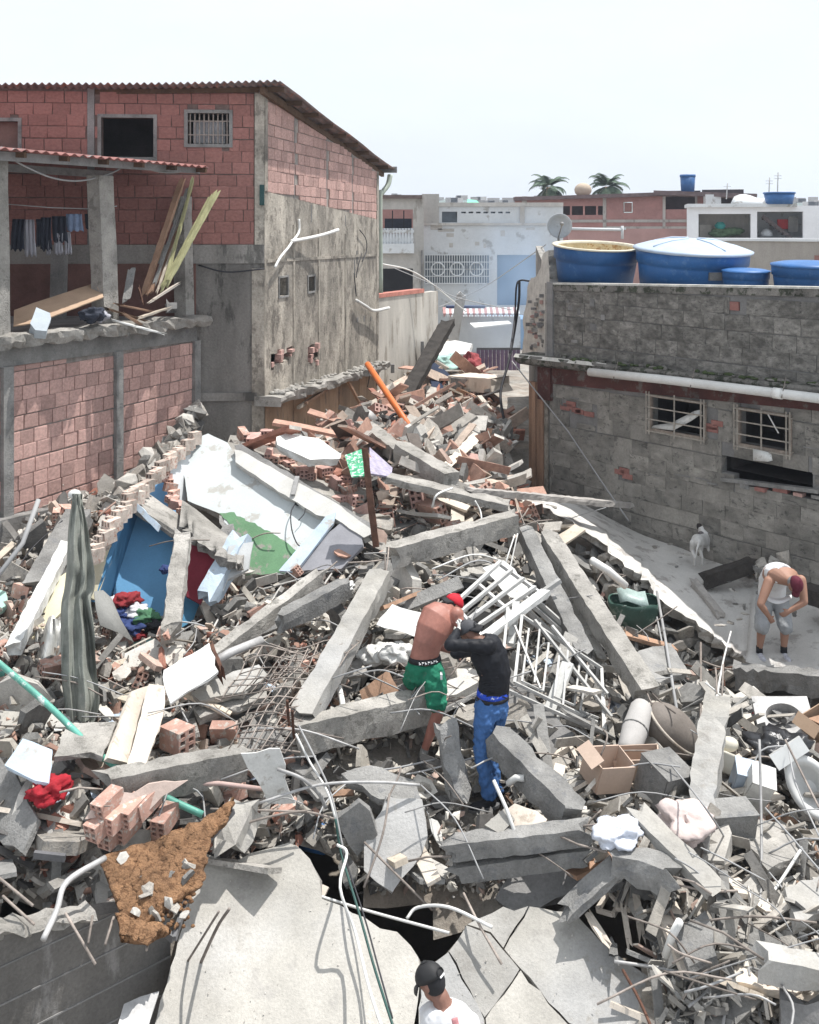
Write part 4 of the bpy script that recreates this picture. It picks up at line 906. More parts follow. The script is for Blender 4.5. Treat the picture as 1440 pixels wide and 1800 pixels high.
beam('thick concrete beam stub entering at the lower right edge', G(1328, 1690, .35), G(1500, 1722, .45), .22, .2, SLAB, bars=2)
beam('concrete post under the lower right beam stub', G(1418, 1860, .0), G(1416, 1735, .3), .34, .2, COND, name='concrete_post', cat='post')
beam('narrow concrete lintel across the heap below the blue house', G(360, 1170, .3), G(568, 1010, .45), .14, .16, CONC, name='lintel', cat='lintel', bars=1)
beam('grey concrete lintel lying over the rebar mat beside the drum', G(490, 1095, .5), G(615, 1030, .5), .16, .2, CONG, name='lintel', cat='lintel')
beam('pale beam beside the orange pipe foot in the lane rubble', G(700, 790, .55), G(800, 850, .45), .32, .3, CONC)
beam('short cracked beam across the lane rubble behind the ceiling slab', G(640, 752, .35), G(715, 808, .35), .3, .26, CONC)
beam('long weathered timber resting over the dark gap toward the grey house', G(820, 862, .5), P(1105, 888, 17.3), .22, .09, mat('weathered_timber', (.33, .31, .29), var=.3, sc=3, bump=.5, streak=True), name='timber', cat='timber')
beam('broad weathered board slanting up to the roof edge of the dark gap', G(672, 838, .5), G(905, 892, .6), .3, .1, CONC, name='concrete_lintel', cat='lintel')
beam('blackened timber leaning steeply at the lane wall', P(700, 722, 22.0), P(788, 566, 25), .34, .16, mat('charred_wood', (.045, .04, .036), var=.4, sc=5, bump=.5), name='timber', cat='timber')
beam('grey concrete column leaning on the low house plinth behind the hanging cloth', G(66, 1040, .1), P(140, 905, 13.6), .34, .2, CONG, name='concrete_column', cat='column')
beam('thin pale beam leaning left of the hanging cloth', G(20, 1150, .2), P(118, 960, 12.6), .14, .14, WHITEP, name='concrete_lintel', cat='lintel')
beam('rough grey column standing between the blue room and red curtain', G(300, 1118, .2), P(322, 938, 12.6), .20, .18, CONC, rough=.010, name='concrete_column', cat='column')
beam('painted pale blue column leaning right of the red curtain', P(360, 1062, 12.2), P(425, 948, 12.9), .24, .22, mat('pale_blue_paint', (.42, .50, .58), var=.2, sc=2, bump=.2, spot=(.36, .35, .33), spotamt=.15), name='concrete_column', cat='column')
beam('broken narrow column piece standing under the jeans man', G(812, 1405, .0), G(782, 1262, .5), .2, .14, CONG, rough=.02, name='concrete_column', cat='column')
beam('pale column continuing down to the big slab at lower left', G(392, 1508, .2), G(445, 1398, .35), .26, .24, SLAB, rough=.02)
beam('heavy lintel block at the slab edge under the bent man', P(1290, 1186, 13.75), P(1560, 1214, 12.4), .34, .3, CONG, rough=.02)
# posts and pipes
MB().tube([P(646, 640, 20.5), P(745, 788, 18.1)], .062, 10).build('orange_pipe', mat('orange_pipe', (.62, .17, .05), rough=.45, var=.15, bump=.05), None, 'straight orange plastic pipe leaning in the lane rubble', 'pipe')
p0, p1 = P(661, 962, 13.2), P(641, 787, 13.5); beam('rusty flat steel post standing upright above the shirtless man', p0, p1, .15, .08, RUST, name='steel_post', cat='post', up=(1, 0, 0), rough=.003, chips=False)
MB().tube(cr([P(-20, 1150, 9.6), P(80, 1235, 9.3), P(180, 1330, 8.9), P(280, 1395, 8.6), P(356, 1432, 8.5)]), .028, 8).build('green_hose', mat('green_pipe', (.10, .30, .24), rough=.4, var=.25, bump=.05, spot=(.5, .55, .52), spotamt=.2), None, 'long green plastic pipe crossing the left of the heap', 'pipe')
MB().tube([P(-25, 1040, 11.5), P(40, 955, 12.0), P(68, 878, 12.3)], .028, 8).build('leaning_pole', CAB, None, 'thin steel pole leaning on the plinth at far left', 'pole')
for a, b, r_, lab, mt in (((1040, 985, .75), (1100, 1030, .55), .05, 'pale pipe stub poking out under the curved slab', PVC), ((612, 1290, .2), (590, 1180, .1), .03, 'thin pale conduit beside the long column', PVC), ((868, 1372, .6), (912, 1482, .45), .016, 'pale conduit between the jeans man and the grey beam', PVC),
    ((1155, 1040, .2), (1190, 1250, .25), .018, 'long pale rod standing in front of the green tub', CAB), ((1232, 1130, .2), (1232, 1320, .2), .014, 'thin vertical rod in the dark gap below the curved slab', REBAR), ((230, 1590, .5), (265, 1520, .4), .03, 'pale bent conduit at the orange soil', PVC), ((1170, 1680, .1), (1195, 1620, .4), .03, 'short white pipe standing by the cracked slab', PVC),
    ((893, 1378, .3), (922, 1368, .4), .03, 'short white pipe piece near the black shoes', PVC), ((350, 1180, .4), (460, 1125, .45), .045, 'rusty water pipe across the mesh left of the drum', STEEL), ((300, 1378, .3), (470, 1388, .25), .02, 'pink conduit under the left concrete beam', mat('pink_conduit', (.45, .33, .3), var=.15))):
    MB().tube([G(*a), G(*a).lerp(G(*b), .5)+Vector((0, 0, .03)), G(*b)], r_, 8).build('pipe', mt, None, lab, 'pipe')
tp = beam('timber post lying on the slab in front of the dog', P(1218, 1022, 16.0), P(1268, 1085, 15.2), .12, .11, mat('weathered_timber', (0,0,0)), name='timber', cat='timber')
beam('round dark log lying on the slab left of the bent man', P(1235, 1022, 16.0), P(1330, 990, 16.0), .22, .2, mat('charred_wood', (0,0,0)), name='log', cat='log')
beam('brown timber along the wall foot behind the bent man', P(1300, 996, 16.4), P(1500, 1010, 15.4), .2, .16, WOODB, name='timber', cat='timber')
beam('grey timber on the slab right of the bent man', P(1412, 1040, 14.9), P(1520, 1075, 14.2), .28, .22, mat('charred_wood', (0,0,0)), name='timber', cat='timber')

# ---- foreground slabs
FP = Plane(P(400, 1500, 8.6), P(1100, 1500, 8.6), P(720, 1800, 7.6))
fgpx = [(245, 1880), (300, 1700), (330, 1600), (345, 1545), (362, 1500), (385, 1510), (408, 1518), (440, 1500), (478, 1490), (508, 1481), (528, 1492), (545, 1510), (562, 1545), (566, 1580), (600, 1592), (640, 1612), (668, 1632), (698, 1638), (722, 1662), (735, 1682), (738, 1700), (720, 1880)]
slab('huge smooth pale concrete slab tilted across the bottom foreground', [FP(*p) for p in fgpx], .16, SLAB, jag=.015, step=.1, name='floor_slab', mt2=CONC)
CS = thing('cracked_slab', 'cracked concrete slab at the bottom, split by branching dark fissures', 'slab', FP(950, 1750)-Vector((0, 0, .5)))
crk = {'A': (742, 1700), 'B': (788, 1672), 'C': (812, 1720), 'D': (852, 1790), 'E': (856, 1880), 'F': (820, 1625), 'G': (862, 1640), 'H': (885, 1668), 'I': (915, 1704), 'J': (905, 1600), 'K': (930, 1592), 'L': (975, 1600), 'M': (1010, 1602), 'N': (1058, 1655), 'O': (1092, 1682), 'Pp': (1166, 1738), 'Q': (1160, 1880), 'Rr': (728, 1880), 'S': (1000, 1800), 'T': (885, 1592)}
pcs = ['A B C D E Rr', 'B F G H I D C', 'D I S Q E', 'F T J K H G', 'K L M N O Pp Q S I H']
for i, q in enumerate(pcs):
    pts = [FP(*crk[k], off=-.006*i+(-.03 if i == 3 else 0)) for k in q.split()]; c = sum(pts, Vector())/len(pts)
    pts = [c+(p-c)*(1-.008/((p-c).length+.01)*1.0) for p in pts]
    slab(None, pts, .14, SLAB, jag=.012, step=.09, name='slab_piece', parent=CS, mt2=CONC)
def loc_slab(label, px, l, th=.08, mt=None, jag=.02, name='concrete_slab', cat='slab', plane=None, mt2=None, step=.1, group=None):
    """slab laid on the mound by three of its corners"""
    if plane is None:
        a, b, c = [G(px[i][0], px[i][1], l if not isinstance(l, tuple) else l[j]) for j, i in enumerate((0, len(px)//3, 2*len(px)//3))]; plane = Plane(a, b, c)
    return slab(label, [plane(*p) for p in px], th, mt, jag=jag, name=name, cat=cat, mt2=mt2, step=step, group=group)
def tri_plane(a, b, c): return Plane(P(*a), P(*b), P(*c))
loc_slab('square grey slab fragment tilted over the black hole', [(592, 1440), (632, 1410), (650, 1425), (664, 1468), (628, 1505)], (.45, .6, .3), .09, CONG)
loc_slab('broken slab with rebar mesh hanging above the black hole', [(640, 1485), (680, 1400), (742, 1405), (752, 1470), (742, 1500), (690, 1568), (640, 1530)], (.25, .35, .2), .1, SLAB)
loc_slab('triangular broken floor slab left of the grey column stub', [(600, 1360), (650, 1345), (730, 1372), (742, 1410), (668, 1405)], .2, .09, CONG)
loc_slab('bent white sheet hanging over the concrete column at lower left', [(424, 1325), (492, 1316), (502, 1345), (508, 1390), (520, 1412), (470, 1412), (452, 1372)], (.6, .6, .25), .02, WHITEP, name='sheet_metal', cat='metal sheet')
loc_slab('white chipped cabinet panel lying face up', [(288, 1178), (368, 1130), (384, 1180), (330, 1215), (300, 1236), (292, 1215)], (.55, .6, .5), .03, WHITEP, name='cabinet_board', cat='board')
beam('rust-edged side of the white cabinet panel', G(366, 1130, .55), G(392, 1192, .5), .04, .12, RUST, name='rusty_board', cat='board', rough=.004)
PL = mat('dusty_board', (.56, .50, .43), var=.2, sc=2, bump=.3, streak=True, spot=(.4, .34, .28), spotamt=.15)
loc_slab('broad left dusty board among two lying side by side', [(190, 1332), (232, 1215), (262, 1205), (240, 1345)], (.4, .5, .4), .05, PL, name='board', cat='board', jag=.006)
loc_slab('right dusty board, wider, touching the cabinet panel', [(222, 1350), (262, 1202), (292, 1206), (288, 1250), (258, 1340), (240, 1355)], (.42, .52, .45), .07, PL, name='board', cat='board', jag=.006)
loc_slab('pale blue painted board in the left shadow', [(8, 1345), (40, 1298), (92, 1318), (85, 1376), (62, 1372)], .35, .05, mat('pale_blue_paint', (0,0,0)), name='board', cat='board', jag=.005)
loc_slab('grey board lying beneath the hanging cloth', [(95, 1330), (118, 1272), (205, 1268), (180, 1330), (160, 1322)], .3, .05, CONC, name='board', cat='board', jag=.01)
loc_slab('large dusty grey panel at the left edge', [(-20, 1320), (22, 1350), (66, 1440), (40, 1500), (-20, 1460)], .2, .06, CONG)
loc_slab('flat concrete slab piece under the cabinet panel', [(335, 1218), (410, 1180), (455, 1168), (470, 1185), (430, 1215), (352, 1232)], .35, .08, SLAB)
loc_slab('long concrete step piece below the cabinet panel', [(340, 1245), (462, 1200), (470, 1225), (352, 1262)], .22, .08, CONC)
loc_slab('white punched metal panel behind the shirtless man', [(662, 1098), (690, 1062), (705, 1068), (760, 1082), (740, 1122)], (.55, .65, .5), .015, WHITEP, name='metal_sheet', cat='metal sheet')
loc_slab('brown wooden drawer front beside the shirtless man', [(632, 1215), (682, 1178), (700, 1210), (705, 1232), (640, 1240)], (.15, .35, .15), .04, WOODB, name='drawer_front', cat='board', jag=.004)
loc_slab('green and white printed carton lid on the ceiling slab', [(606, 800), (640, 788), (640, 836), (618, 838)], (.7, .75, .6), .02, mat('print_green', (.06, .32, .17), var=.3, sc=9, bump=0, spot=(.6, .62, .6), spotamt=.35), name='printed_sheet', cat='sheet', jag=.004)
loc_slab('lavender printed board leaning beside the rusty post', [(650, 786), (690, 822), (688, 838), (650, 832)], (.7, .5, .5), .03, mat('lavender_print', (.36, .33, .42), var=.3, sc=14, bump=0, streak=True), name='printed_board', cat='board', jag=.004)
loc_slab('thick white foam-like slab lying on the ceiling slab', [(486, 768), (502, 762), (560, 770), (600, 798), (598, 806), (545, 808), (488, 782)], (.75, .75, .7), .12, WHITEP, name='foam_slab')
loc_slab('dark brown chipboard square leaning in the lane rubble', [(809, 722), (856, 742), (856, 775), (809, 748)], None, .03, WOODD, name='board', cat='board', jag=.004, plane=tri_plane((809, 722, 20.5), (856, 742, 20.2), (809, 748, 20.4)))
loc_slab('pale table top piece catching light in the lane rubble', [(778, 815), (832, 760), (846, 765), (838, 780), (792, 822)], (.3, .5, .4), .06, PL, name='board', cat='board', jag=.01)
loc_slab('grey sheet lying below the jeans man, beside the hole', [(852, 1450), (890, 1418), (905, 1440), (880, 1466)], .5, .03, SLAB, name='board', cat='board')
loc_slab('pale board under the black shoes', [(862, 1440), (905, 1412), (962, 1440), (950, 1462), (890, 1458)], .45, .03, PL, name='board', cat='board')
loc_slab('tilted hidden slab wall behind the jeans man', [(880, 1150), (955, 1240), (1010, 1290), (960, 1335), (890, 1290)], (.1, .1, .0), .08, COND)
loc_slab('dark concrete plate under the curved slab edge', [(1100, 1150), (1180, 1130), (1210, 1180), (1160, 1200), (1120, 1180)], .2, .1, CONG)
loc_slab('block of broken floor in the dark gap', [(1170, 1222), (1188, 1200), (1228, 1210), (1232, 1228), (1200, 1240)], .1, .14, CONC)
loc_slab('grey concrete plate beside the lower beams', [(870, 1580), (905, 1530), (1030, 1510), (1020, 1560), (915, 1610)], -.1, .1, COND)
loc_slab('broken floor plate at the right side of the heap', [(1315, 1480), (1330, 1440), (1380, 1450), (1410, 1500), (1350, 1530)], .2, .1, CONC)
loc_slab('tilted slab piece near the lower right rebar', [(1180, 1640), (1240, 1600), (1260, 1680), (1210, 1700)], .2, .1, CONG)
loc_slab('pale slab piece at the right edge middle', [(1380, 1560), (1440, 1540), (1460, 1600), (1400, 1620)], .25, .1, SLAB)
loc_slab('grey metal plate standing at the bottom left of the big slab', [(205, 1810), (218, 1765), (280, 1742), (262, 1800), (240, 1850)], None, .03, STEEL, name='metal_plate', cat='metal sheet', plane=tri_plane((218, 1765, 7.3), (280, 1742, 7.4), (262, 1800, 7.2)))

# ---- curved floor slab on the right and where the man stands
def loft(label, A, B, th, mt, mt2, name, cat, n=40, k=10, jag=.05, sag=.0, parent=None):
    A = cr(A, 8); B = cr(B, 8); rows = []
    def samp(L, t): x = t*(len(L)-1); i = min(int(x), len(L)-2); return L[i].lerp(L[i+1], x-i)
    for i in range(n+1):
        t = i/n; a, b = samp(A, t), samp(B, t); a = a+Vector((U(-jag, jag), U(-jag, jag)*.6, U(-.02, .02)))
        rows.append([a.lerp(b, j/k)+Vector((0, 0, .02*noise.noise(a.lerp(b, j/k)*1.5))) for j in range(k+1)])
    low = [[p-Vector((0, 0, th*(1 if j else U(.7, 1.1))))+(Vector((U(-.03, .03), U(0, .08), 0)) if j == 0 else Vector()) for j, p in enumerate(r)] for r in rows]
    m = MB(); m.sheet(rows); m.sheet([r[::-1] for r in low], mi=1, smooth=False)
    m.sheet([[r[0] for r in rows][::-1], [(r[0]+l[0])/2+Vector((U(-.04, .04), U(-.04, .05), 0)) for r, l in zip(rows, low)][::-1], [r[0] for r in low][::-1]], mi=1, smooth=False)
    m.sheet([[r for r in rows[0]], [r for r in low[0]]], mi=1, smooth=False); m.sheet([[r for r in low[-1]], [r for r in rows[-1]]], mi=1, smooth=False)
    return m.build(name, [mt, mt2], parent, label, cat)
DUSTY = mat('dusty_slab', (.50, .485, .46), var=.2, sc=1.2, bump=.5, spot=(.33, .31, .29), spotamt=.25, fine=50)
loft('long floor slab curving down from the dark gap to the bent person in white',
     [P(895, 882, 16.6), P(960, 892, 16.4), P(1020, 930, 16.0), P(1080, 975, 15.7), P(1130, 1018, 15.4), P(1165, 1055, 15.1), P(1240, 1108, 14.8), P(1300, 1150, 14.4), P(1330, 1170, 14.0), P(1440, 1180, 13.7), P(1600, 1195, 13.1)],
     [P(890, 868, 17.4), P(960, 872, 18.4), P(1020, 885, 18.6), P(1080, 915, 18.3), P(1130, 940, 18.0), P(1180, 958, 17.5), P(1240, 978, 17.1), P(1300, 992, 16.7), P(1340, 1005, 16.4), P(1440, 1035, 15.6), P(1600, 1060, 14.6)], .15, DUSTY, CONC, 'floor_slab', 'slab', n=70)
# ---- big roof slab over the white and green room, its ceiling edge
loft('long ceiling slab strewn with broken bricks above the white and green wall',
     [P(398, 790, 15.6), P(450, 812, 15.2), P(520, 862, 14.6), P(590, 905, 14.1), P(660, 962, 13.6), P(700, 985, 13.4)], [P(405, 765, 17.2), P(470, 772, 17.4), P(560, 800, 17.0), P(640, 850, 16.0), P(700, 900, 15.2), P(740, 940, 14.6)], .16, CONC, COND, 'ceiling_slab', 'slab', n=40, jag=.04)
WG = thing('collapsed_room', 'collapsed white room wall with green painted lower band', 'wall', P(430, 1000, 13.4))
wp = tri_plane((345, 775, 15.4), (590, 905, 13.9), (470, 1005, 13.3))
WALLW = mat('pale_wall_paint', (.56, .60, .60), rough=.7, var=.08, sc=1.2, bump=.2, spot=(.43, .42, .39), spotamt=.22)
GREENW = mat('green_wall_paint', (.12, .24, .13), rough=.7, var=.2, sc=2, bump=.25, spot=(.25, .24, .21), spotamt=.2)
slab(None, [wp(*p) for p in ((322, 820), (332, 790), (350, 768), (366, 762), (400, 778), (416, 800), (560, 905), (592, 905), (548, 960), (500, 1010), (415, 1004), (392, 905), (330, 880))], .14, WALLW, jag=.008, name='white_wall', parent=WG, mt2=CONC)
slab(None, [wp(*p, off=.01) for p in ((386, 902), (405, 900), (470, 932), (530, 972), (500, 1008), (428, 1010), (436, 975), (415, 935))], .02, GREENW, jag=.02, name='green_dado', parent=WG, mt2=CONC, step=.06)
slab(None, [wp(*p, off=.02) for p in ((386, 905), (412, 928), (440, 965), (432, 990), (418, 1005), (400, 985), (388, 940))], .02, CONG, jag=.03, name='bare_patch', parent=WG, step=.06)
ip = tri_plane((288, 815, 14.6), (345, 775, 15.4), (335, 900, 14.7))
slab(None, [ip(*p) for p in ((296, 812), (345, 768), (352, 780), (334, 830), (326, 895), (302, 858))], .12, mat('pale_side_paint', (.62, .64, .65), var=.1, bump=.1), jag=.01, name='side_wall', parent=WG, mt2=CONC)  # side wall a little paler than the white wall
slab(None, [wp(*p, off=.12) for p in ((412, 790), (424, 792), (600, 890), (660, 935), (640, 945), (590, 912), (556, 905), (470, 850), (414, 812))], .12, mat('soffit', (.58, .57, .54), var=.15, bump=.2), jag=.01, name='soffit_band', parent=WG)
slab(None, [wp(*p, off=.10) for p in ((412, 783), (424, 780), (660, 925), (662, 948), (420, 800))], .1, COND, jag=.012, name='soffit_shadow_strip', parent=WG)  # solid dark strip standing in for the shade under the soffit
slab(None, [wp(*p, off=.16) for p in ((490, 1003), (572, 908), (590, 900), (586, 920), (520, 1005))], .05, mat('pale_blue_paint', (0,0,0)), jag=.008, name='wall_strip', parent=WG)
slab(None, [wp(*p, off=.1) for p in ((522, 1004), (560, 950), (600, 918), (636, 930), (638, 960), (600, 1000))], .08, mat('grey_wall', (.25, .25, .27), var=.15, bump=.15), jag=.01, name='grey_wall', parent=WG)
MB().tube([wp(523, 885, .03), wp(523, 885, .08)], .035, 10).build('switch_box', DARK, WG)
MB().tube(cr([wp(523, 880, .05), wp(512, 900, .12), wp(513, 930, .15), wp(522, 955, .12), wp(532, 962, .1)]), .009, 5).build('wire', CABD, WG)
MB().tube(cr([wp(523, 880, .05), wp(534, 878, .1), wp(536, 900, .1), wp(525, 915, .1)]), .007, 5).build('wire', CABD, WG)
MB().bar(wp(523, 838, .15), wp(515, 870, .15), .06, .03).build('batten', STEEL, WG)
# brick-edged broken wall tops (saw-toothed hollow bricks)
def hollow_brick_mesh(name, mt, L=.30, H=.20, W_=.13, nx=2, nz=3):
    m = MB(); t = .014
    X = [-W_/2+i*(W_/nx) for i in range(nx+1)]; Z = [-H/2+i*(H/nz) for i in range(nz+1)]
    h = L/2
    m.add([(-W_/2, -h, -H/2), (W_/2, -h, -H/2), (W_/2, h, -H/2), (-W_/2, h, -H/2), (-W_/2, -h, H/2), (W_/2, -h, H/2), (W_/2, h, H/2), (-W_/2, h, H/2)], [(3, 2, 1, 0), (4, 5, 6, 7), (1, 2, 6, 5), (3, 0, 4, 7)])
    for sgn in (-1, 1):
        for i in range(nx):
            for j in range(nz):
                a0, a1, b0, b1 = X[i], X[i+1], Z[j], Z[j+1]; y = sgn*h; q = [(a0, y, b0), (a1, y, b0), (a1, y, b1), (a0, y, b1), (a0+t, y, b0+t), (a1-t, y, b0+t), (a1-t, y, b1-t), (a0+t, y, b1-t)]
                dpt = y-sgn*.09; q += [(a0+t, dpt, b0+t), (a1-t, dpt, b0+t), (a1-t, dpt, b1-t), (a0+t, dpt, b1-t)]
                fs = [(0, 1, 5, 4), (1, 2, 6, 5), (2, 3, 7, 6), (3, 0, 4, 7), (4, 5, 9, 8), (5, 6, 10, 9), (6, 7, 11, 10), (7, 4, 8, 11), (8, 9, 10, 11)]
                m.add(q, fs if sgn < 0 else [tuple(reversed(f)) for f in fs])
    me = bpy.data.meshes.new(name); me.from_pydata(m.v, [], m.f); me.materials.append(mt); me.update(); return me
BRK_DUST = mat('brick_dusty', (.46, .28, .225), var=.25, sc=6, bump=.4, rnd=.3, spot=(.50, .45, .40), spotamt=.3)
HBM = [hollow_brick_mesh('hollow_brick', BRK_DUST), hollow_brick_mesh('hollow_brick', BRK_DUST, .22, .2, .13, 2, 3), hollow_brick_mesh('hollow_brick', BRICKP, .28, .2, .13, 2, 3)]
def rnd_rot(tilt=.5):
    return Matrix.Rotation(U(0, 6.28), 3, 'Z') @ Matrix.Rotation(U(-tilt, tilt), 3, 'X') @ Matrix.Rotation(U(-tilt, tilt)+R.choice([0, 0, 1.57]), 3, 'Y')
def place(me, name, c, rot, parent=None, label=None, cat=None, group=None, sc=(1, 1, 1)):
    return link_mesh(name, me, c, parent=parent, mtx=rot.to_4x4(), scale=sc, label=label, cat=cat, group=group)
# ---- blue room
BR = thing('blue_room', 'torn open blue painted room tilted on the left of the heap', 'room', P(260, 1090, 12.4))
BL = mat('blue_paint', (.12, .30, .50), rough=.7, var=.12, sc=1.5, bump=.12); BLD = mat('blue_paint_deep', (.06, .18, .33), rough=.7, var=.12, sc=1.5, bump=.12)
CREAM = mat('cream_paint', (.56, .52, .38), rough=.75, var=.15, sc=2, bump=.15)
bp_ = tri_plane((245, 905, 13.4), (310, 930, 13.4), (250, 1085, 12.7))
slab(None, [bp_(*p) for p in ((240, 895), (262, 890), (330, 935), (325, 1000), (312, 1090), (285, 1095), (196, 1072), (200, 1040))], .12, BL, jag=.006, name='blue_wall', parent=BR)
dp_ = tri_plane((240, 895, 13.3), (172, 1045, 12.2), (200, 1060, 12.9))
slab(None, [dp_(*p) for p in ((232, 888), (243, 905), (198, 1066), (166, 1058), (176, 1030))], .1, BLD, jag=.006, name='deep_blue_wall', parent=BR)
cp2 = tri_plane((232, 888, 13.2), (166, 1058, 12.1), (164, 985, 12.3))
slab(None, [cp2(*p) for p in ((236, 884), (230, 905), (168, 1055), (150, 1045), (164, 985), (198, 930))], .1, CREAM, jag=.01, name='cream_wall', parent=BR)
slab(None, [tri_plane((240, 895, 14.2), (290, 830, 14.7), (318, 905, 14.2))(*p) for p in ((240, 890), (268, 858), (292, 828), (306, 862), (316, 905), (280, 890), (262, 876), (246, 902))], .1, mat('blue_sunlit', (.18, .38, .62), var=.1, bump=.1), jag=.006, name='upper_blue_wall', parent=BR)  # lighter copy of the blue paint, sunlight put into its colour
slab(None, [tri_plane((234, 880, 13.2), (320, 890, 14.0), (300, 950, 12.6))(*p) for p in ((234, 884), (262, 868), (316, 905), (345, 935), (330, 945), (306, 932), (285, 918), (258, 902))], .1, CONC, jag=.02, name='roof_fragment', parent=BR)
slab(None, [tri_plane((236, 890, 13.0), (250, 880, 13.0), (278, 930, 12.6))(*p) for p in ((232, 888), (240, 884), (280, 922), (275, 932))], .06, mat('pale_blue_paint', (0,0,0)), jag=.005, name='broken_lintel', parent=BR)
loft(None, [P(318, 925, 12.9), P(350, 955, 12.7), P(395, 985, 12.4), P(418, 990, 12.3)], [P(320, 880, 13.8), P(350, 900, 13.7), P(395, 935, 13.3), P(434, 965, 12.9)], .12, CONC, CONC, 'door_head', None, n=20, k=6, parent=BR, jag=.06)
slab(None, [tri_plane((332, 960, 12.9), (386, 975, 12.8), (345, 1060, 12.5))(*p) for p in ((330, 955), (388, 968), (372, 1020), (352, 1062), (328, 1048))], .05, mat('maroon_curtain_board', (.20, .025, .04), var=.2, sc=2, bump=.1, streak=True), jag=.004, name='maroon_door', parent=BR)
slab(None, [tri_plane((320, 1050, 12.7), (350, 1060, 12.7), (312, 1110, 12.3))(*p) for p in ((316, 1045), (352, 1058), (340, 1090), (312, 1108))], .08, mat('teal_blue_wall', (.05, .15, .24), var=.15, bump=.1), jag=.006, name='teal_wall', parent=BR)
slab(None, [tri_plane((368, 1010, 12.4), (410, 1000, 12.5), (372, 1060, 12.2))(*p) for p in ((402, 960), (446, 952), (436, 1000), (402, 1018), (392, 1040))], .08, mat('pale_grey_paint', (.45, .46, .46), var=.15, bump=.15), jag=.01, name='grey_panel', parent=BR)
HBP = [hollow_brick_mesh('brick', mat('limed_brick', (.50, .43, .375), var=.3, sc=6, bump=.5, rnd=.35, spot=(.40, .24, .19), spotamt=.25), nz=2)]
# saw-tooth edge of hollow bricks climbing from the cream wall to the white room
sawp = [P(160, 985, 12.1), P(185, 945, 12.3), P(205, 915, 12.6), P(232, 880, 13.0), P(262, 850, 13.7), P(290, 818, 14.3), P(318, 795, 14.9), P(345, 772, 15.3)]
sp = cr(sawp, 5)
for i in range(len(sp)):
    for q in range(1):
        d_ = (sp[min(i+1, len(sp)-1)]-sp[max(i-1, 0)]).normalized(); Rm = Matrix.Rotation(-.55, 3, 'Z') @ Matrix.Rotation(U(-.15, .15), 3, 'X')
        place(R.choice(HBP), 'brick', sp[i]+Vector((U(-.03, .03), U(-.05, .05), U(-.03, .06))), Rm, BR, sc=(.8, .62, .8))
saw2 = cr([P(292, 826, 14.5), P(300, 860, 14.3), P(312, 890, 14.0), P(330, 915, 13.7), P(352, 930, 13.6)], 4)
for p in saw2: place(R.choice(HBM), 'brick', p+Vector((U(-.04, .04), U(-.05, .05), U(-.03, .03))), rnd_rot(.3), BR, sc=(.7, .6, .6))
# clothes heap inside the blue room
CL = [mat('cloth_red', (.20, .02, .025), var=.3, bump=.2), mat('cloth_navy', (.03, .05, .15), var=.3, bump=.2), mat('cloth_white', (.55, .55, .58), var=.2, bump=.2), mat('cloth_green', (.05, .13, .07), var=.3, bump=.2), mat('cloth_teal', (.16, .30, .28), var=.2, bump=.2), mat('cloth_black', (.02, .02, .024), var=.3, bump=.2)]
def rag(label, c, r, mt, name='cloth', cat='cloth', group=None, flat=.5, f=2.2, parent=None):
    m = MB(); sd = U(0, 50); rows = []; n = 44; k = 24
    for j in range(1, k):
        th = math.pi*j/k; row = []
        for i in range(n):
            a = 2*math.pi*i/n; v = Vector((math.sin(th)*math.cos(a), math.sin(th)*math.sin(a), math.cos(th)))
            q = 1.05+.55*noise.noise(v*f*.8+Vector((sd, 0, 0)))-.38*abs(noise.noise(v*f*1.5+Vector((sd, 9, 0))))-.22*abs(noise.noise(v*f*3.6+Vector((sd, 3, 0))))
            row.append(Vector(c)+Vector((v.x*r*q, v.y*r*q, v.z*r*q*flat)))
        rows.append(row)
    m.sheet(rows, closed=True); N = len(rows[0]); m.add(rows[0], [tuple(range(N))]); m.add(rows[-1], [tuple(range(N-1, -1, -1))])
    return m.build(name, mt, parent, label, cat if parent is None else None, group)
for (x, y, d, r, k, lab) in ((225, 1055, 12.2, .16, 0, 'dark red garment on the heap inside the blue room'), (215, 1080, 12.1, .18, 1, 'navy garment below the red one in the blue room'), (240, 1072, 12.1, .14, 2, 'pale garment in the middle of the clothes heap'), (258, 1085, 12.0, .16, 3, 'dark green garment at the right of the clothes heap'), (196, 1058, 12.2, .12, 2, 'white plastic-like garment at the left of the clothes heap'),
    (232, 1100, 11.9, .18, 1, 'second navy garment at the bottom of the clothes heap'), (270, 1100, 11.9, .15, 5, 'black garment at the right foot of the blue room'), (246, 1118, 11.8, .09, 0, 'small bright red rag under the clothes heap'), (262, 1130, 11.8, .14, 4, 'teal towel below the clothes heap'), (295, 1000, 12.7, .09, 1, 'purple-blue garment hanging on the grey column')):
    rag(lab, P(x, y, d), r, CL[k])

slab(None, [tri_plane((918, 622, 21.9), (968, 622, 20.0), (962, 440, 20.5))(*p) for p in ((917, 624), (921, 592), (919, 560), (925, 535), (927, 505), (934, 488), (944, 484), (951, 470), (955, 445), (964, 440), (970, 624))], .3, mat('lime_and_sun', (0, 0, 0)), jag=.05, name='broken_wall_end', parent=HR, mt2=CONC)  # whitish face colour stands in for sunlight on the broken end

# crumbs and broken blocks packed under the torn edge of the long floor slab
_e = cr([P(900, 900, 16.5), P(1020, 945, 15.95), P(1080, 990, 15.6), P(1130, 1035, 15.3), P(1165, 1075, 15.0), P(1240, 1125, 14.7), P(1310, 1175, 14.3)], 10)
LEDGE = [e for e in _e]
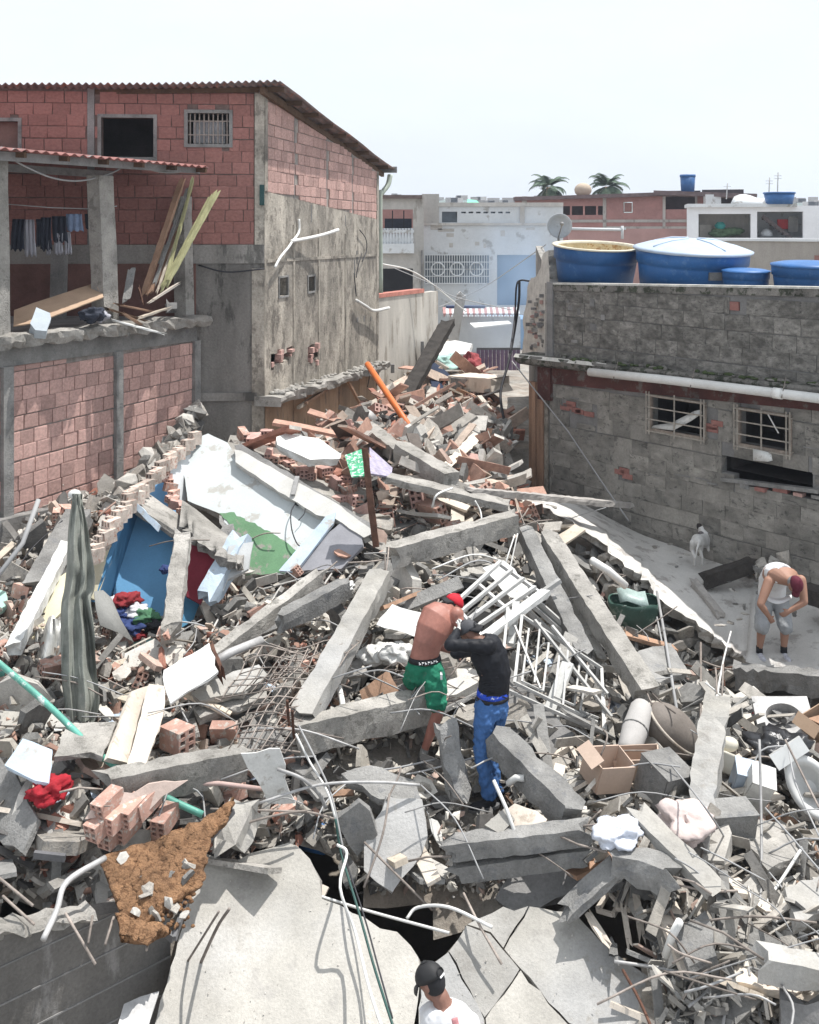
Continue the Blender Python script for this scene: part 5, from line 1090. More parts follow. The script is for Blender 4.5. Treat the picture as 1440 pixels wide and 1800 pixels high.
# ================================================================ PIT WALL, SOIL TRAY, lower left
PW = thing('basement_wall', 'weathered grey wall of the dark pit at the bottom left corner', 'wall', P(120, 1800, 7.0))
w = Wall(P(-90, 1620, 7.0).xy, P(300, 1700, 8.1).xy)
PWM = mat('pit_wall', (.15, .142, .132), var=.4, sc=1.2, bump=.7, streak=True, spot=(.24, .23, .22), spotamt=.15)
zt1 = w.sz(0, 1622)[1]; zt2 = w.sz(200, 1632)[1]
wall_mesh(w, 0, w.L, .2, lambda s: zt1+(zt2-zt1)*s/w.L, .16).build('wall_body', PWM, PW)
for k in range(4):
    z = 2.05-k*.27+.05; MB().box(w.at(w.L/2, z-.32, .002), (w.L, .01, .012), (w.u, w.n, Vector((0, 0, 1)))).build('mortar_line', COND, PW)
ragged_slab(w, 0, w.L*.62, lambda s: zt1+(zt2-zt1)*s/w.L+.03, .06, .06, CONC, PW, name='broken_top', step=.06, jag=.03)
SOIL = mat('orange_soil', (.36, .20, .105), var=.4, sc=7, bump=1.6, fine=60, spot=(.21, .11, .055), spotamt=.35, bd=.02)
ST = thing('soil_tray', 'steel framed panel heaped with orange-brown soil at the lower left', 'panel', P(280, 1650, 7.7))
sp_ = tri_plane((215, 1510, 8.0), (390, 1440, 8.4), (305, 1645, 7.5))
def dispsheet(plane, poly_rows, amp, f, off=0):
    rows = []
    for r in poly_rows:
        rows.append([plane(x, y, off)+plane.n*(amp*(noise.noise(plane(x, y)*f)+.5*noise.noise(plane(x, y)*f*3)+.25*noise.noise(plane(x, y)*f*9))) for x, y in r])
    return rows
def bil(q, n, k):
    out = []
    for i in range(n+1):
        t = i/n; a = (q[0][0]+(q[3][0]-q[0][0])*t, q[0][1]+(q[3][1]-q[0][1])*t); b = (q[1][0]+(q[2][0]-q[1][0])*t, q[1][1]+(q[2][1]-q[1][1])*t)
        out.append([(a[0]+(b[0]-a[0])*j/k+U(-.3, .3), a[1]+(b[1]-a[1])*j/k+U(-.3, .3)) for j in range(k+1)])
    return out
m = MB(); m.sheet(dispsheet(sp_, bil([(178, 1520), (372, 1448), (352, 1560), (230, 1655)], 60, 60), .05, 3, .05), smooth=True); solid(m.build('soil', SOIL, ST), .06)
m = MB(); m.sheet(dispsheet(sp_, bil([(338, 1468), (412, 1408), (398, 1452), (352, 1484)], 24, 24), .05, 5, .06), smooth=True); solid(m.build('soil', SOIL, ST), .05)
m = MB(); m.sheet(dispsheet(sp_, bil([(208, 1612), (300, 1640), (262, 1662), (212, 1655)], 24, 20), .035, 4, .08)); solid(m.build('soil', SOIL, ST), .07)
FRM = mat('dark_frame', (.12, .12, .125), rough=.5, var=.3, metal=.3, bump=.05)
for a, b in (((410, 1425), (362, 1482)), ((362, 1482), (306, 1650)), ((306, 1650), (208, 1582)), ((115, 1508), (60, 1502))):
    MB().bar(sp_(*a, off=.03), sp_(*b, off=.03), .035, .05).build('frame_bar', FRM, ST)
for i in range(110):
    x, y = U(215, 340), U(1495, 1630); MB().ball(sp_(x, y, .06+U(0, .02)), (U(.01, .03), U(.01, .03), U(.008, .02)), 5, 4).build('soil_clod', SOIL, ST)
# leaning bent pipe on the pit wall and small rods
MB().tube(cr([P(185, 1508, 7.8), P(118, 1550, 7.5), P(100, 1600, 7.3), P(76, 1652, 7.1)]), .022, 8).build('bent_pipe', STEEL, None, 'bent steel pipe crossing the soil heap edge onto the pit wall', 'pipe')
for i, (x0, y0, x1, y1) in enumerate([(115, 1605, 168, 1695), (163, 1610, 155, 1658), (200, 1612, 185, 1660), (262, 1645, 258, 1670), (5, 1575, 60, 1625), (-5, 1540, 58, 1592), (30, 1610, 15, 1680)]):
    MB().tube([P(x0, y0, 7.5), P(x1, y1, 7.3)], .010, 6).build('rebar', REBAR, None, 'bare rebar rod hanging from the lower left broken edge', 'rebar', 'rebar rods at the lower left edge')
SH = Plane(P(130, 1640, 7.2), P(100, 1660, 7.1), P(120, 1670, 7.15))

# ================================================================ METAL GRIDS, FRAMES
def grid(label, corners, nu, nv, r, mt, name='rebar_grid', cat='grid', wav=.03, bent=None, square=False, group=None):
    a, b, c, d = [Vector(p) for p in corners]
    t = thing(name, label, cat, (a+b+c+d)/4, group)
    def pt(u, v):
        p = (a.lerp(b, u)).lerp(d.lerp(c, u), v); return p+Vector((0, 0, wav*noise.noise(p*2.3)+(bent or 0)*math.sin(u*3.1)*math.sin(v*3.1)))
    for i in range(nu+1):
        u = i/nu; m = MB(); ps = [pt(u, v/6) for v in range(7)]
        if square: [m.bar(ps[k], ps[k+1], r*2, r*2) for k in (0, 2, 4)] and None; m = MB(); m.bar(ps[0], ps[-1], r*2, r*2)
        else: m.tube(ps, r, 5)
        m.build('bar', mt, t)
    for j in range(nv+1):
        v = j/nv; ps = [pt(u/6, v)+Vector((0, 0, r*1.6)) for u in range(7)]; m = MB()
        if square: m.bar(ps[0], ps[-1], r*2, r*2)
        else: m.tube(ps, r, 5)
        m.build('cross_bar', mt, t)
    return t
GR = mat('galvanised_bar', (.40, .385, .365), rough=.6, var=.25, sc=8, bump=.1, rnd=.15)
grid('window grille of thin welded bars lying left of the rusty drum', [P(402, 1052, 12.7), P(628, 996, 13.2), P(558, 1092, 11.9), P(350, 1160, 11.2)], 5, 3, .013, GR)
grid('rebar mat lying across the dark void left of the long column', [G(505, 1138, .5), G(632, 1128, .5), G(500, 1330, .4), G(400, 1318, .4)], 7, 11, .006, REBAR, wav=.12)
grid('finer bent rebar mat next to the pale timber below the grille', [G(440, 1150, .4), G(545, 1140, .45), G(470, 1215, .45), G(390, 1225, .4)], 5, 5, .006, REBAR, wav=.1)
WF1 = grid('white painted window frame with horizontal louvre bars, standing behind the two men', [P(800, 1066, 11.6), P(880, 992, 12.4), P(962, 1052, 12.0), P(850, 1122, 11.2)], 2, 4, .020, mat('dusty_white_metal', (.47, .465, .45), rough=.6, var=.25, sc=6, bump=.1), name='louvre_grille', cat='window frame', square=True, wav=0)
ALU = mat('aluminium', (.42, .415, .40), rough=.5, var=.2, sc=5, bump=.05, metal=.15, rnd=.15)
def frame_bars(label, segs, mt, name='security_gate', cat='gate', w=.035, group=None):
    pts = [Vector(p) for s in segs for p in s[:2]]; t = thing(name, label, cat, sum(pts, Vector())/len(pts), group)
    for s in segs: MB().bar(s[0], s[1], s[2] if len(s) > 2 else w, (s[3] if len(s) > 3 else w)).build('bar', mt, t)
    return t
pz = tri_plane((900, 1060, 11.5), (1070, 1190, 11.05), (950, 1280, 10.25))
def pzs(l, off=0, w=.03): return [(pz(*l[i], off=off), pz(*l[i+1], off=off), w, w) for i in range(len(l)-1)]
frame_bars('tangled aluminium security gate with rectangular scroll bars right of the jeans man', pzs([(893, 1068), (880, 1208), (1062, 1290), (1058, 1175), (918, 1082), (905, 1200), (1050, 1270)]) + pzs([(930, 1105), (918, 1198), (955, 1215), (965, 1130)], .02, .02)+pzs([(985, 1140), (975, 1225), (1010, 1240), (1020, 1160)], .02, .02)+pzs([(1035, 1170), (1020, 1250), (1052, 1262)], .02, .02)+pzs([(940, 1090), (1075, 1260)], .04, .03)+pzs([(970, 1100), (1068, 1220)], .05, .03)+pzs([(905, 1100), (950, 1210)], .03, .02)+pzs([(950, 1095), (940, 1200)], .03, .02)+pzs([(1000, 1130), (990, 1240)], .03, .02), ALU)
frame_bars('long aluminium window sections stacked diagonally above the tangled gate', [(P(918+dx, 1048+dy, 12.1), P(1055+dx, 1170+dy, 11.6), .03, .05) for dx, dy in ((0, 0), (8, -8), (-6, 12), (14, 5), (2, 22))]+[(P(905, 1075, 12.0), P(985, 1020, 12.2), .06, .05), (P(900, 1090, 11.9), P(955, 1050, 12.1), .03, .04)], ALU, w=.04)
frame_bars('loose grey bars hanging below the tangled gate', pzs([(990, 1240), (1065, 1330)], -.1, .02)+pzs([(1000, 1290), (1062, 1370)], -.1, .025)+pzs([(985, 1230), (975, 1320)], -.05, .03)+pzs([(1060, 1200), (1072, 1370)], 0, .02)+pzs([(1000, 1340), (1070, 1300)], -.05, .02)+pzs([(1010, 1265), (1068, 1290)], -.05, .02)+pzs([(1010, 1280), (1068, 1310)], -.05, .02), ALU)
t = beam('broad white metal door jamb leaning across the tangled gate', P(1000, 1165, 11.0), P(938, 1325, 10.3), .13, .05, WHITEP, name='metal_section', cat='metal section', rough=.002, chips=False)
beam('white metal lintel section pointing left above the jeans man', P(850, 1122, 11.0), P(960, 1040, 11.9), .12, .06, WHITEP, name='metal_section', cat='metal section', rough=.002, chips=False)
beam('upright white metal section beside the loose louvre frame', P(898, 1135, 11.3), P(908, 1060, 11.7), .08, .08, WHITEP, name='metal_section', cat='metal section', rough=.002, chips=False)
slab('crumpled white paper sheet behind the louvre frame', [P(*p) for p in ((848, 998, 12.6), (885, 985, 12.8), (905, 1000, 12.7), (940, 1050, 12.3), (930, 1055, 12.3), (898, 1050, 12.3), (870, 1020, 12.5))], .01, WHITEP, name='paper_sheet', cat='paper', jag=.02)
def window_ladder(label, a, b, c, d, n, mt=ALU, wd=.03, name='loose_window'):
    segs = [(a, b, wd, wd*1.4), (b, c, wd, wd), (c, d, wd, wd*1.4), (d, a, wd, wd)]+[(a.lerp(b, (i+1)/(n+1)), d.lerp(c, (i+1)/(n+1)), wd*.8, wd*.8) for i in range(n)]
    return frame_bars(label, segs, mt, name, 'window frame')
window_ladder('small open window frame lying right of the slanting grey beam', P(955, 1342, 9.9), P(1002, 1312, 10.1), P(1042, 1388, 9.6), P(1000, 1392, 9.5), 1, PL, .04)
window_ladder('pale louvre frame seen edge-on above the white cloth', P(1050, 1365, 9.8), P(1065, 1362, 9.9), P(1140, 1440, 9.4), P(1105, 1450, 9.2), 3, WHITEP, .03)
window_ladder('narrow louvre strip beside the pale louvre frame', P(1070, 1380, 9.7), P(1082, 1370, 9.8), P(1150, 1410, 9.5), P(1125, 1455, 9.2), 2, ALU, .022)
window_ladder('broken wooden frame under the crossing board', P(1050, 1600, 8.4), P(1088, 1540, 8.7), P(1100, 1572, 8.5), P(1078, 1608, 8.3), 1, PL, .03)
window_ladder('second broken wooden frame in the dark gap at lower right', P(1090, 1545, 8.6), P(1115, 1545, 8.6), P(1108, 1600, 8.3), P(1084, 1598, 8.3), 2, PL, .02)
window_ladder('black doorframe lying near the slanting grey beam foot', P(890, 1400, 9.6), P(930, 1385, 9.8), P(950, 1420, 9.5), P(915, 1430, 9.4), 1, WOODD, .03)
for i, (x0, y0, x1, y1, d) in enumerate([(1095, 1590, 1108, 1670, 8.1), (1118, 1570, 1130, 1660, 8.2), (1128, 1580, 1150, 1665, 8.2), (1030, 1600, 1068, 1660, 8.0), (1150, 1560, 1155, 1640, 8.3), (1075, 1650, 1080, 1690, 7.9)]):
    beam('weathered narrow slat standing in the dark gap at the lower right', P(x0, y0, d+.15), P(x1, y1, d-.1), U(.04, .08), .02, R.choice([CONG, PL, COND]), name='wooden_slat', cat='slat', rough=.003)
    bpy.context.scene.collection.objects[-1]['group'] = 'slats in the lower right gap'
for i in range(5):
    x = 836+i*8; o = beam('short weathered picket below the jeans man\'s shoes', P(x, 1478+U(-8, 8), 8.95), P(x+U(2, 14), 1425, 9.25), .035, .03, PL, name='picket', cat='picket', rough=.003); o['group'] = 'short pickets under the shoes'

# ================================================================ INDIVIDUAL HOUSEHOLD THINGS
# grey-green cloth hanging on a post
CH = thing('hanging_sheet', 'long grey-green cloth draped over a post at the left of the heap', 'cloth', P(145, 1270, 10.05))
prof = [(868, 127, 145, 10.7), (880, 124, 146, 10.7), (905, 123, 149, 10.66), (950, 121, 158, 10.6), (1000, 117, 164, 10.5), (1035, 111, 166, 10.45), (1060, 108, 161, 10.4), (1120, 107, 168, 10.3), (1180, 108, 172, 10.2), (1230, 114, 172, 10.1), (1262, 118, 168, 10.05)]
pc = cr([Vector((l, y, d)) for y, l, r, d in prof], 6); pr_ = cr([Vector((r, 0, 0)) for y, l, r, d in prof], 6); front = []; back = []; NU = 90
for i, (q, rr_) in enumerate(zip(pc, pr_)):
    t = i/(len(pc)-1); fr_, bk_ = [], []
    for k in range(NU+1):
        u = k/NU; x = q.x+(rr_.x-q.x)*u; w_ = u*3.1+.35*noise.noise(Vector((u*2, t*3, 1)))+.5*t
        f_ = 1-2*abs(noise.noise(Vector((w_*.9, t*1.1, 11)))); f2_ = 1-2*abs(noise.noise(Vector((w_*2.1, t*2.2, 4)))); f3_ = noise.noise(Vector((u*3+t*5, t*7-u*3, 8))); x += (1-abs(2*u-1))*4*noise.noise(Vector((t*5, 3, u)))+(6*noise.noise(Vector((t*6, 9, 0))) if u > .5 else 5*noise.noise(Vector((t*5, 1, 0))))
        dep = (.06+.10*t)*f_+.03*f2_*(.4+t)+.07*f3_; edge = math.sin(math.pi*u)
        yy_ = q.y+(14*noise.noise(Vector((u*4, 0, 3)))+8*f_)*t**4
        fr_.append(P(x, yy_, q.z-dep-.10*edge)); bk_.append(P(x, yy_, q.z+.06+.08*edge))
    front.append(fr_); back.append(bk_[::-1])
rows = [a_+b_ for a_, b_ in zip(front, back)]
m = MB(); m.sheet(rows, closed=True); m.add(rows[0], [tuple(range(len(rows[0])))]); m.build('draped_cloth', mat('grey_green_cloth', (.21, .22, .195), rough=.95, var=.3, sc=5, bump=.3, spot=(.24, .24, .215), spotamt=.2, fine=120), CH)
MB().tube([P(131, 880, 10.72), P(140, 1272, 10.1)], .035, 8).build('post', WOODB, CH)
MB().ball(P(131, 869, 10.7), (.07, .06, .05)).build('post_cap', WHITEP, CH)
rows = [[P(x, y, d) for x, y, d in r] for r in (((165, 1040, 11.4), (180, 1038, 11.6), (195, 1052, 11.7)), ((168, 1070, 11.3), (192, 1075, 11.5), (212, 1090, 11.5)), ((175, 1100, 11.2), (205, 1112, 11.3), (235, 1130, 11.2)))]
solid(MB().sheet(rows).build('torn_grey_cloth', mat('dark_grey_cloth', (.2, .2, .19), var=.2, bump=.2), None, 'torn grey cloth stretched right of the draped post', 'cloth'), .01)
# bent silver sheet
rows = [[P(62+i*5, 1100+10*math.sin(i*.5)+j*28-i*1.5+14*math.sin(i*.9+j), 10.9-j*.12+.10*math.sin(i*.7+j)) for i in range(14)] for j in range(4)]
solid(MB().sheet(rows).build('bent_metal_sheet', mat('silver_sheet', (.46, .46, .44), rough=.35, var=.2, metal=.5, bump=.1), None, 'bent silver metal sheet behind the draped post', 'metal sheet'), .008)
loc_slab('yellowish plastered wall piece leaning left of the draped cloth', [(48, 1130), (70, 1040), (118, 1005), (122, 1060), (80, 1105)], None, .1, CREAM, name='wall_fragment', cat='wall fragment', plane=tri_plane((50, 1130, 11.0), (120, 1010, 12.0), (122, 1070, 11.4)))
loc_slab('mint green wall fragment at the left edge', [(-20, 1030), (10, 1040), (18, 1060), (-20, 1085)], None, .08, mat('mint_wall', (.30, .46, .40), var=.1), name='wall_fragment', cat='wall fragment', plane=tri_plane((-20, 1030, 12), (15, 1040, 11.9), (-10, 1080, 11.4)))
loc_slab('grey blue wall fragment under the yellowish one', [(-20, 1160), (50, 1075), (78, 1060), (60, 1110), (10, 1170)], None, .1, mat('pale_grey_paint', (0,0,0)), name='wall_fragment', cat='wall fragment', plane=tri_plane((-20, 1160, 10.6), (70, 1065, 11.5), (20, 1165, 10.6)))
rag('crumpled bright red cloth lying in the left shadow', G(86, 1388, .22), .16, mat('scarlet_cloth', (.26, .012, .02), var=.3, sc=6, bump=.3), flat=.6, f=2.0)
rag('pink-white cloth bundle over the pale plank at lower right', G(1205, 1450, .35), .24, mat('pinkish_cloth', (.62, .52, .49), var=.12, sc=5, bump=.3), flat=.55, f=1.6)
rag('bluish white cloth draped on the broken beam end', G(1085, 1462, .5), .20, mat('bluish_cloth', (.62, .65, .72), var=.1, sc=5, bump=.3), flat=.45, f=1.8)
rag('white crumpled bag behind the shirtless man', P(668, 1150, 11.2), .22, WHITEP, flat=.45, f=1.7)
rag('second white crumpled bag touching the shirtless man\'s hip', P(700, 1148, 11.0), .17, WHITEP, flat=.7, f=1.7)
rag('black shiny garbage bag below the fan housing', P(1372, 1325, 10.3), .32, mat('black_bag', (.018, .018, .02), rough=.3, var=.2, bump=.3, spec=.6), name='garbage_bag', cat='garbage bag', flat=.6, f=2.5)
rag('dusty white sheet folded above the rolled mattress', P(1090, 1235, 11.4), .2, mat('bluish_cloth', (0,0,0)), flat=.5, f=2)
rag('pale cloth lying over the bricks near the rusty drum', P(605, 1030, 12.3), .13, WHITEP, flat=.4, f=2.4)
rag('teal and white striped cloth spread over lane debris', P(795, 640, 27), .5, mat('aqua_cloth', (.42, .62, .57), var=.25, sc=6, bump=.1), flat=.55, f=1.3)
rag('maroon blanket hanging in the lane debris', P(826, 645, 26.6), .32, mat('maroon_cloth', (.24, .05, .055), var=.3, sc=6, bump=.1, streak=True), flat=1.2, f=1.4)
loc_slab('large white sheet draped over lane debris', [(752, 605), (800, 598), (830, 604), (822, 622), (770, 624)], None, .2, WHITEP, name='white_tarp', cat='tarp', plane=tri_plane((752, 612, 30), (830, 604, 31), (790, 622, 28)))
gt = thing('purple_gate', 'dark purple slatted gate at the end of the lane', 'gate', P(875, 650, 30))
for i in range(11): MB().box(P(841+i*7, 632, 30), (.105, .05, .62)).build('slat', mat('purple_slat', (.13, .09, .14), var=.2), gt)
MB().bar(P(838, 613, 30), P(915, 613, 30), .06, .06).build('rail', FRM, gt)
loc_slab('navy tarp hanging under the teal cloth', [(752, 628), (782, 650), (798, 665), (790, 700), (772, 715), (760, 690)], None, .05, mat('navy_tarp', (.02, .03, .06), var=.2), name='navy_tarp', cat='tarp', plane=tri_plane((752, 628, 26), (798, 665, 25.8), (772, 715, 24)))
bx = thing('beige_counter', 'long beige counter block lying in the lane debris', 'counter', P(840, 690, 24.5)); beam(None, P(802, 670, 25), P(885, 676, 24), .7, .34, PL, name='counter_body', parent=bx, rough=.004)
beam(None, P(800, 672, 24.8), P(830, 676, 24.5), .5, .3, CONG, name='counter_end', parent=bx, rough=.004)
# round wheel rim / tyre near the lane
m = MB(); c = P(708, 742, 19.5); m.tube([c+Vector((.26*math.cos(a), .1*math.sin(a), .12*math.sin(a)+.04)) for a in [k*math.pi/12 for k in range(25)]], .03, 6); m.build('tyre_ring', CABD, None, 'black tyre ring half buried beside the brick house corner', 'tyre')
m = MB(); c = P(495, 818-60, 18.6)
m = MB(); m.tube([P(640, 745, 19.4), P(655, 730, 19.5)], .16, 14); m.build('metal_pot', STEEL, None, 'dented metal pot beside the black tyre ring', 'pot')
# rusty drum
DR = thing('rusty_drum', 'short cylinder pipe with dark open end under the grey lintel', 'pipe', P(568, 1080, 12.2))
a, b = P(540, 1068, 12.6), P(566, 1064, 12.0); d = (b-a).normalized(); m = MB(); m.tube([a, b, b, a+d*.1], [.17, .17, .145, .145], 20, cap=False); m.build('drum_shell', mat('rusty_shell', (.32, .28, .23), var=.4, sc=8, bump=.3, spot=(.15, .09, .06), spotamt=.3), DR)
m = MB(); m.ball(b-d*.08, (.146, .02, .146), 16, 6); m.build('drum_inside', DARK, DR)
m = MB(); m.tube([a+d*.05, a+d*.08], [.18, .18], 20); m.tube([b-d*.05, b-d*.02], [.18, .18], 20, cap=False); m.build('drum_hoop', PL, DR)
# green tub crushed under the slab
GT = thing('green_tub', 'crushed dark green plastic tub under the curved slab edge', 'tub', P(1112, 1100, 14.8))
c = P(1114, 1062, 14.9); rows = []
for j in range(7):
    t = j/6; rows.append([c+Vector((math.cos(a)*.36*math.sqrt(max(0, 1-t*t*.9))*(1+.1*noise.noise(Vector((a, t, 0)))), math.sin(a)*.28*math.sqrt(max(0, 1-t*t*.9)), .06-t*.42+.05*noise.noise(Vector((math.cos(a)*2, math.sin(a)*2, 3)))*(1-t))) for a in [2*math.pi*k/30 for k in range(30)]])
m = MB(); m.sheet(rows, closed=True); m.add(rows[-1], [tuple(range(30))]); solid(m.build('tub_body', mat('tub_green', (.035, .075, .06), rough=.45, var=.3, bump=.1, spot=(.12, .16, .14), spotamt=.2), GT), .01)
rows = [[c+Vector((-.22+.1*i, -.1-.02*i, .06+.03*math.sin(i*1.5)+.06*j)) + Vector((0, .12*j, 0)) for i in range(5)] for j in range(3)]
solid(MB().sheet(rows).build('torn_lid', mat('torn_lid_green', (.30, .38, .36), var=.3, rough=.4), GT), .008)
MB().tube([c+Vector((.36*math.cos(a), .28*math.sin(a), .06+.02*math.sin(a*3))) for a in [k*math.pi/14 for k in range(20)]], .016, 6).build('rim', mat('tub_green', (0,0,0)), GT)
# rolled mattress and round cushion
MT = thing('rolled_mattress', 'rolled grey-white mattress leaning at the dark gap', 'mattress', P(1110, 1335, 10.4))
a, b = P(1102, 1330, 9.95), P(1130, 1238, 10.5); m = MB(); m.tube([a.lerp(b, t) for t in (0, .03, .1, .3, .5, .7, .9, .98, 1)], [.04, .09, .115, .12, .13, .12, .115, .09, .04], 18); m.build('mattress_roll', mat('mattress_cloth', (.40, .385, .37), rough=.95, var=.12, sc=4, bump=.3, fine=120), MT)
d = (b-a).normalized(); x = d.orthogonal().normalized(); y = d.cross(x)
for q in (.5,): MB().tube([a.lerp(b, q)+x*.131*math.cos(t)+y*.131*math.sin(t) for t in [k*math.pi/10 for k in range(21)]], .008, 5).build('mattress_tie', CONG, MT)
CU = thing('round_seat_shell', 'round brown-bottomed seat shell behind the rolled mattress', 'seat', P(1180, 1320, 10.8))
c = P(1180, 1285, 10.45); Mx = Matrix.Rotation(.7, 3, 'Y') @ Matrix.Rotation(.3, 3, 'X'); MB().ball(c, (.34, .24, .22), 24, 12, ax=[Mx @ Vector(v) for v in ((1, 0, 0), (0, 1, 0), (0, 0, 1))]).build('seat_shell', mat('shell_brown', (.19, .165, .145), rough=.7, var=.25, sc=3, bump=.2), CU)
MB().tube([c+Mx @ Vector((.335*math.cos(t), .235*math.sin(t), .05)) for t in [k*math.pi/16 for k in range(33)]], .015, 6).build('piping', PL, CU)
# fan housing
FHp = tri_plane((1340, 1215, 11.7), (1420, 1240, 11.4), (1345, 1290, 11.1))
FH = thing('fan_housing', 'square grey metal fan housing with round hole below the bent man', 'fan housing', FHp(1380, 1290))
c = FHp(1378, 1258); e1 = (FHp(1420, 1245)-FHp(1340, 1245)).normalized(); e2 = FHp.n.cross(e1).normalized(); n_ = FHp.n
m = MB(); N = 32; inner = [c+e1*.19*math.cos(2*math.pi*k/N)+e2*.19*math.sin(2*math.pi*k/N) for k in range(N)]; outer = []
for k in range(N): a_ = 2*math.pi*k/N; s_ = 1/max(abs(math.cos(a_)), abs(math.sin(a_))); outer.append(c+(e1*math.cos(a_)+e2*math.sin(a_))*.30*s_)
bk = [p-n_*.14 for p in outer]; ib = [p-n_*.10 for p in inner]
m.sheet([inner, outer], closed=True, smooth=False); m.sheet([outer, bk], closed=True, smooth=False); m.sheet([ib, inner], closed=True, smooth=False); m.build('housing_panel', STEEL, FH)
m = MB(); m.add([c+(e1*math.cos(2*math.pi*k/N)+e2*math.sin(2*math.pi*k/N))*.2-n_*.105 for k in range(N)], [tuple(range(N))]); m.build('fan_back', COND, FH)
for k in range(4):
    a_ = k*math.pi/2+.3; u_ = e1*math.cos(a_)+e2*math.sin(a_); v_ = -e1*math.sin(a_)+e2*math.cos(a_); m = MB(); m.add([c-n_*.07+u_*.03, c-n_*.09+u_*.17-v_*.05, c-n_*.05+u_*.17+v_*.06], [(0, 1, 2)]); solid(m.build('fan_blade', COND, FH), .004)
MB().ball(c-n_*.06, .035).build('hub', STEEL, FH)
# toilet at right edge, basin, boxes, carton
TL = thing('toilet_bowl', 'overturned white toilet bowl at the right edge', 'toilet', P(1430, 1400, 9.9))
c = P(1428, 1385, 9.5); Mx = Matrix.Rotation(1.0, 3, 'X') @ Matrix.Rotation(.5, 3, 'Z') @ Matrix.Rotation(-.3, 3, 'Y'); CER = mat('ceramic', (.66, .66, .64), rough=.25, var=.08, bump=.02, spec=.5)
rows = [[c+Mx @ Vector((rx*math.cos(a), ry*math.sin(a)*1.15, z)) for a in [2*math.pi*k/28 for k in range(28)]] for rx, ry, z in ((.09, .11, -.3), (.1, .13, -.2), (.16, .2, -.06), (.2, .25, .02), (.205, .26, .06), (.15, .2, .065), (.12, .17, 0), (.04, .06, -.1))]
m = MB(); m.sheet(rows, closed=True); m.add(rows[0], [tuple(range(28))]); m.add(rows[-1], [tuple(range(28))]); m.build('bowl', CER, TL)
MB().box(c+Mx @ Vector((0, .33, .0)), (.34, .14, .16), [Mx @ Vector(v) for v in ((1, 0, 0), (0, 1, 0), (0, 0, 1))]).build('cistern_ledge', CER, TL)
BS = thing('white_basin', 'small cream wash basin tipped beside the rough white column', 'basin', P(1288, 1350, 10.6))
c = P(1286, 1332, 10.15); Mx = Matrix.Rotation(-.5, 3, 'X') @ Matrix.Rotation(.35, 3, 'Y')
rows = [[c+Mx @ Vector((s*(abs(math.cos(a))**.6)*(1 if math.cos(a) > 0 else -1), s*.75*(abs(math.sin(a))**.6)*(1 if math.sin(a) > 0 else -1), z)) for a in [2*math.pi*(k+.5)/24 for k in range(24)]] for s, z in ((.08, -.16), (.15, -.1), (.19, 0), (.2, .02), (.17, .02), (.14, -.08), (.02, -.12))]
m = MB(); m.sheet(rows, closed=True); m.add(rows[0], [tuple(range(24))]); m.build('bowl', mat('cream_ceramic', (.58, .55, .47), rough=.35, var=.1, bump=.02), BS)
MB().ball(c+Vector((-.02, .03, .12)), (.1, .08, .07), 12, 8).build('pedestal_knob', mat('cream_ceramic', (0,0,0)), BS)
CARD = mat('cardboard', (.40, .285, .20), rough=.9, var=.12, sc=3, bump=.1); CARD2 = mat('tan_board', (.47, .36, .29), rough=.85, var=.1, sc=3, bump=.1)
def obox(label, c, size, rot, mt, name='box', cat='box', open_top=True, flap=True):
    t = thing(name, label, cat, c); Mx = Matrix.Rotation(rot[2], 3, 'Z') @ Matrix.Rotation(rot[0], 3, 'X') @ Matrix.Rotation(rot[1], 3, 'Y'); ax = [Mx @ Vector(v) for v in ((1, 0, 0), (0, 1, 0), (0, 0, 1))]
    w_, d_, h_ = size; th = .012; C0 = Vector(c)
    def pc_(o, s, nm): MB().box(C0+ax[0]*o[0]+ax[1]*o[1]+ax[2]*o[2], s, ax).build(nm, mt, t)
    pc_((0, -d_/2, 0), (w_, th, h_), 'side_panel'); pc_((0, d_/2, 0), (w_, th, h_), 'side_panel'); pc_((-w_/2, 0, 0), (th, d_-th*2, h_), 'end_panel'); pc_((w_/2, 0, 0), (th, d_-th*2, h_), 'end_panel'); pc_((0, 0, -h_/2+.01), (w_-.03, d_-.03, th), 'bottom_panel')
    if not open_top: pc_((0, 0, h_/2), (w_+.02, d_+.02, th), 'top_panel')
    elif flap: MB().box(C0+ax[0]*(-w_/2-.05)+ax[2]*(h_/2+.03), (.14, d_*.95, .008), [ax[0]*.8+ax[2]*.6, ax[1], ax[2]*.8-ax[0]*.6]).build('flap', mt, t)
    return t
obox('tan open box with pale torn top right of the small window frame', G(1068, 1352, .28), (.36, .3, .26), (.2, .15, .35), CARD2)
obox('long tan drawer box beside the grey crate', G(1120, 1340, .25), (.42, .24, .2), (.1, -.15, -.2), CARD2, flap=False)
obox('grey crate with pale lid at the rolled mattress foot', G(1168, 1372, .3), (.34, .36, .34), (.25, .1, .5), CONG, open_top=False)
obox('brown cardboard box cut by the right edge below the fan housing', P(1450, 1285, 11.0), (.34, .34, .34), (.1, -.3, .4), CARD)
obox('dark brown drawer unit tilted at the right edge', P(1462, 1310, 10.9), (.3, .3, .3), (-.2, .5, .2), WOODB)
obox('grey cement block box among the lower right pale chunks', G(1282, 1440, .3), (.4, .22, .22), (.15, .05, .2), CONG, open_top=False)
obox('pale blue plastic box behind the lower right chunks', G(1310, 1372, .3), (.22, .2, .3), (.3, .2, -.2), mat('pale_blue_lid', (0,0,0)), open_top=False)
obox('white appliance casing lying beside the pale blue box', G(1328, 1390, .3), (.2, .2, .5), (.5, .3, -.3), WHITEP, open_top=False)
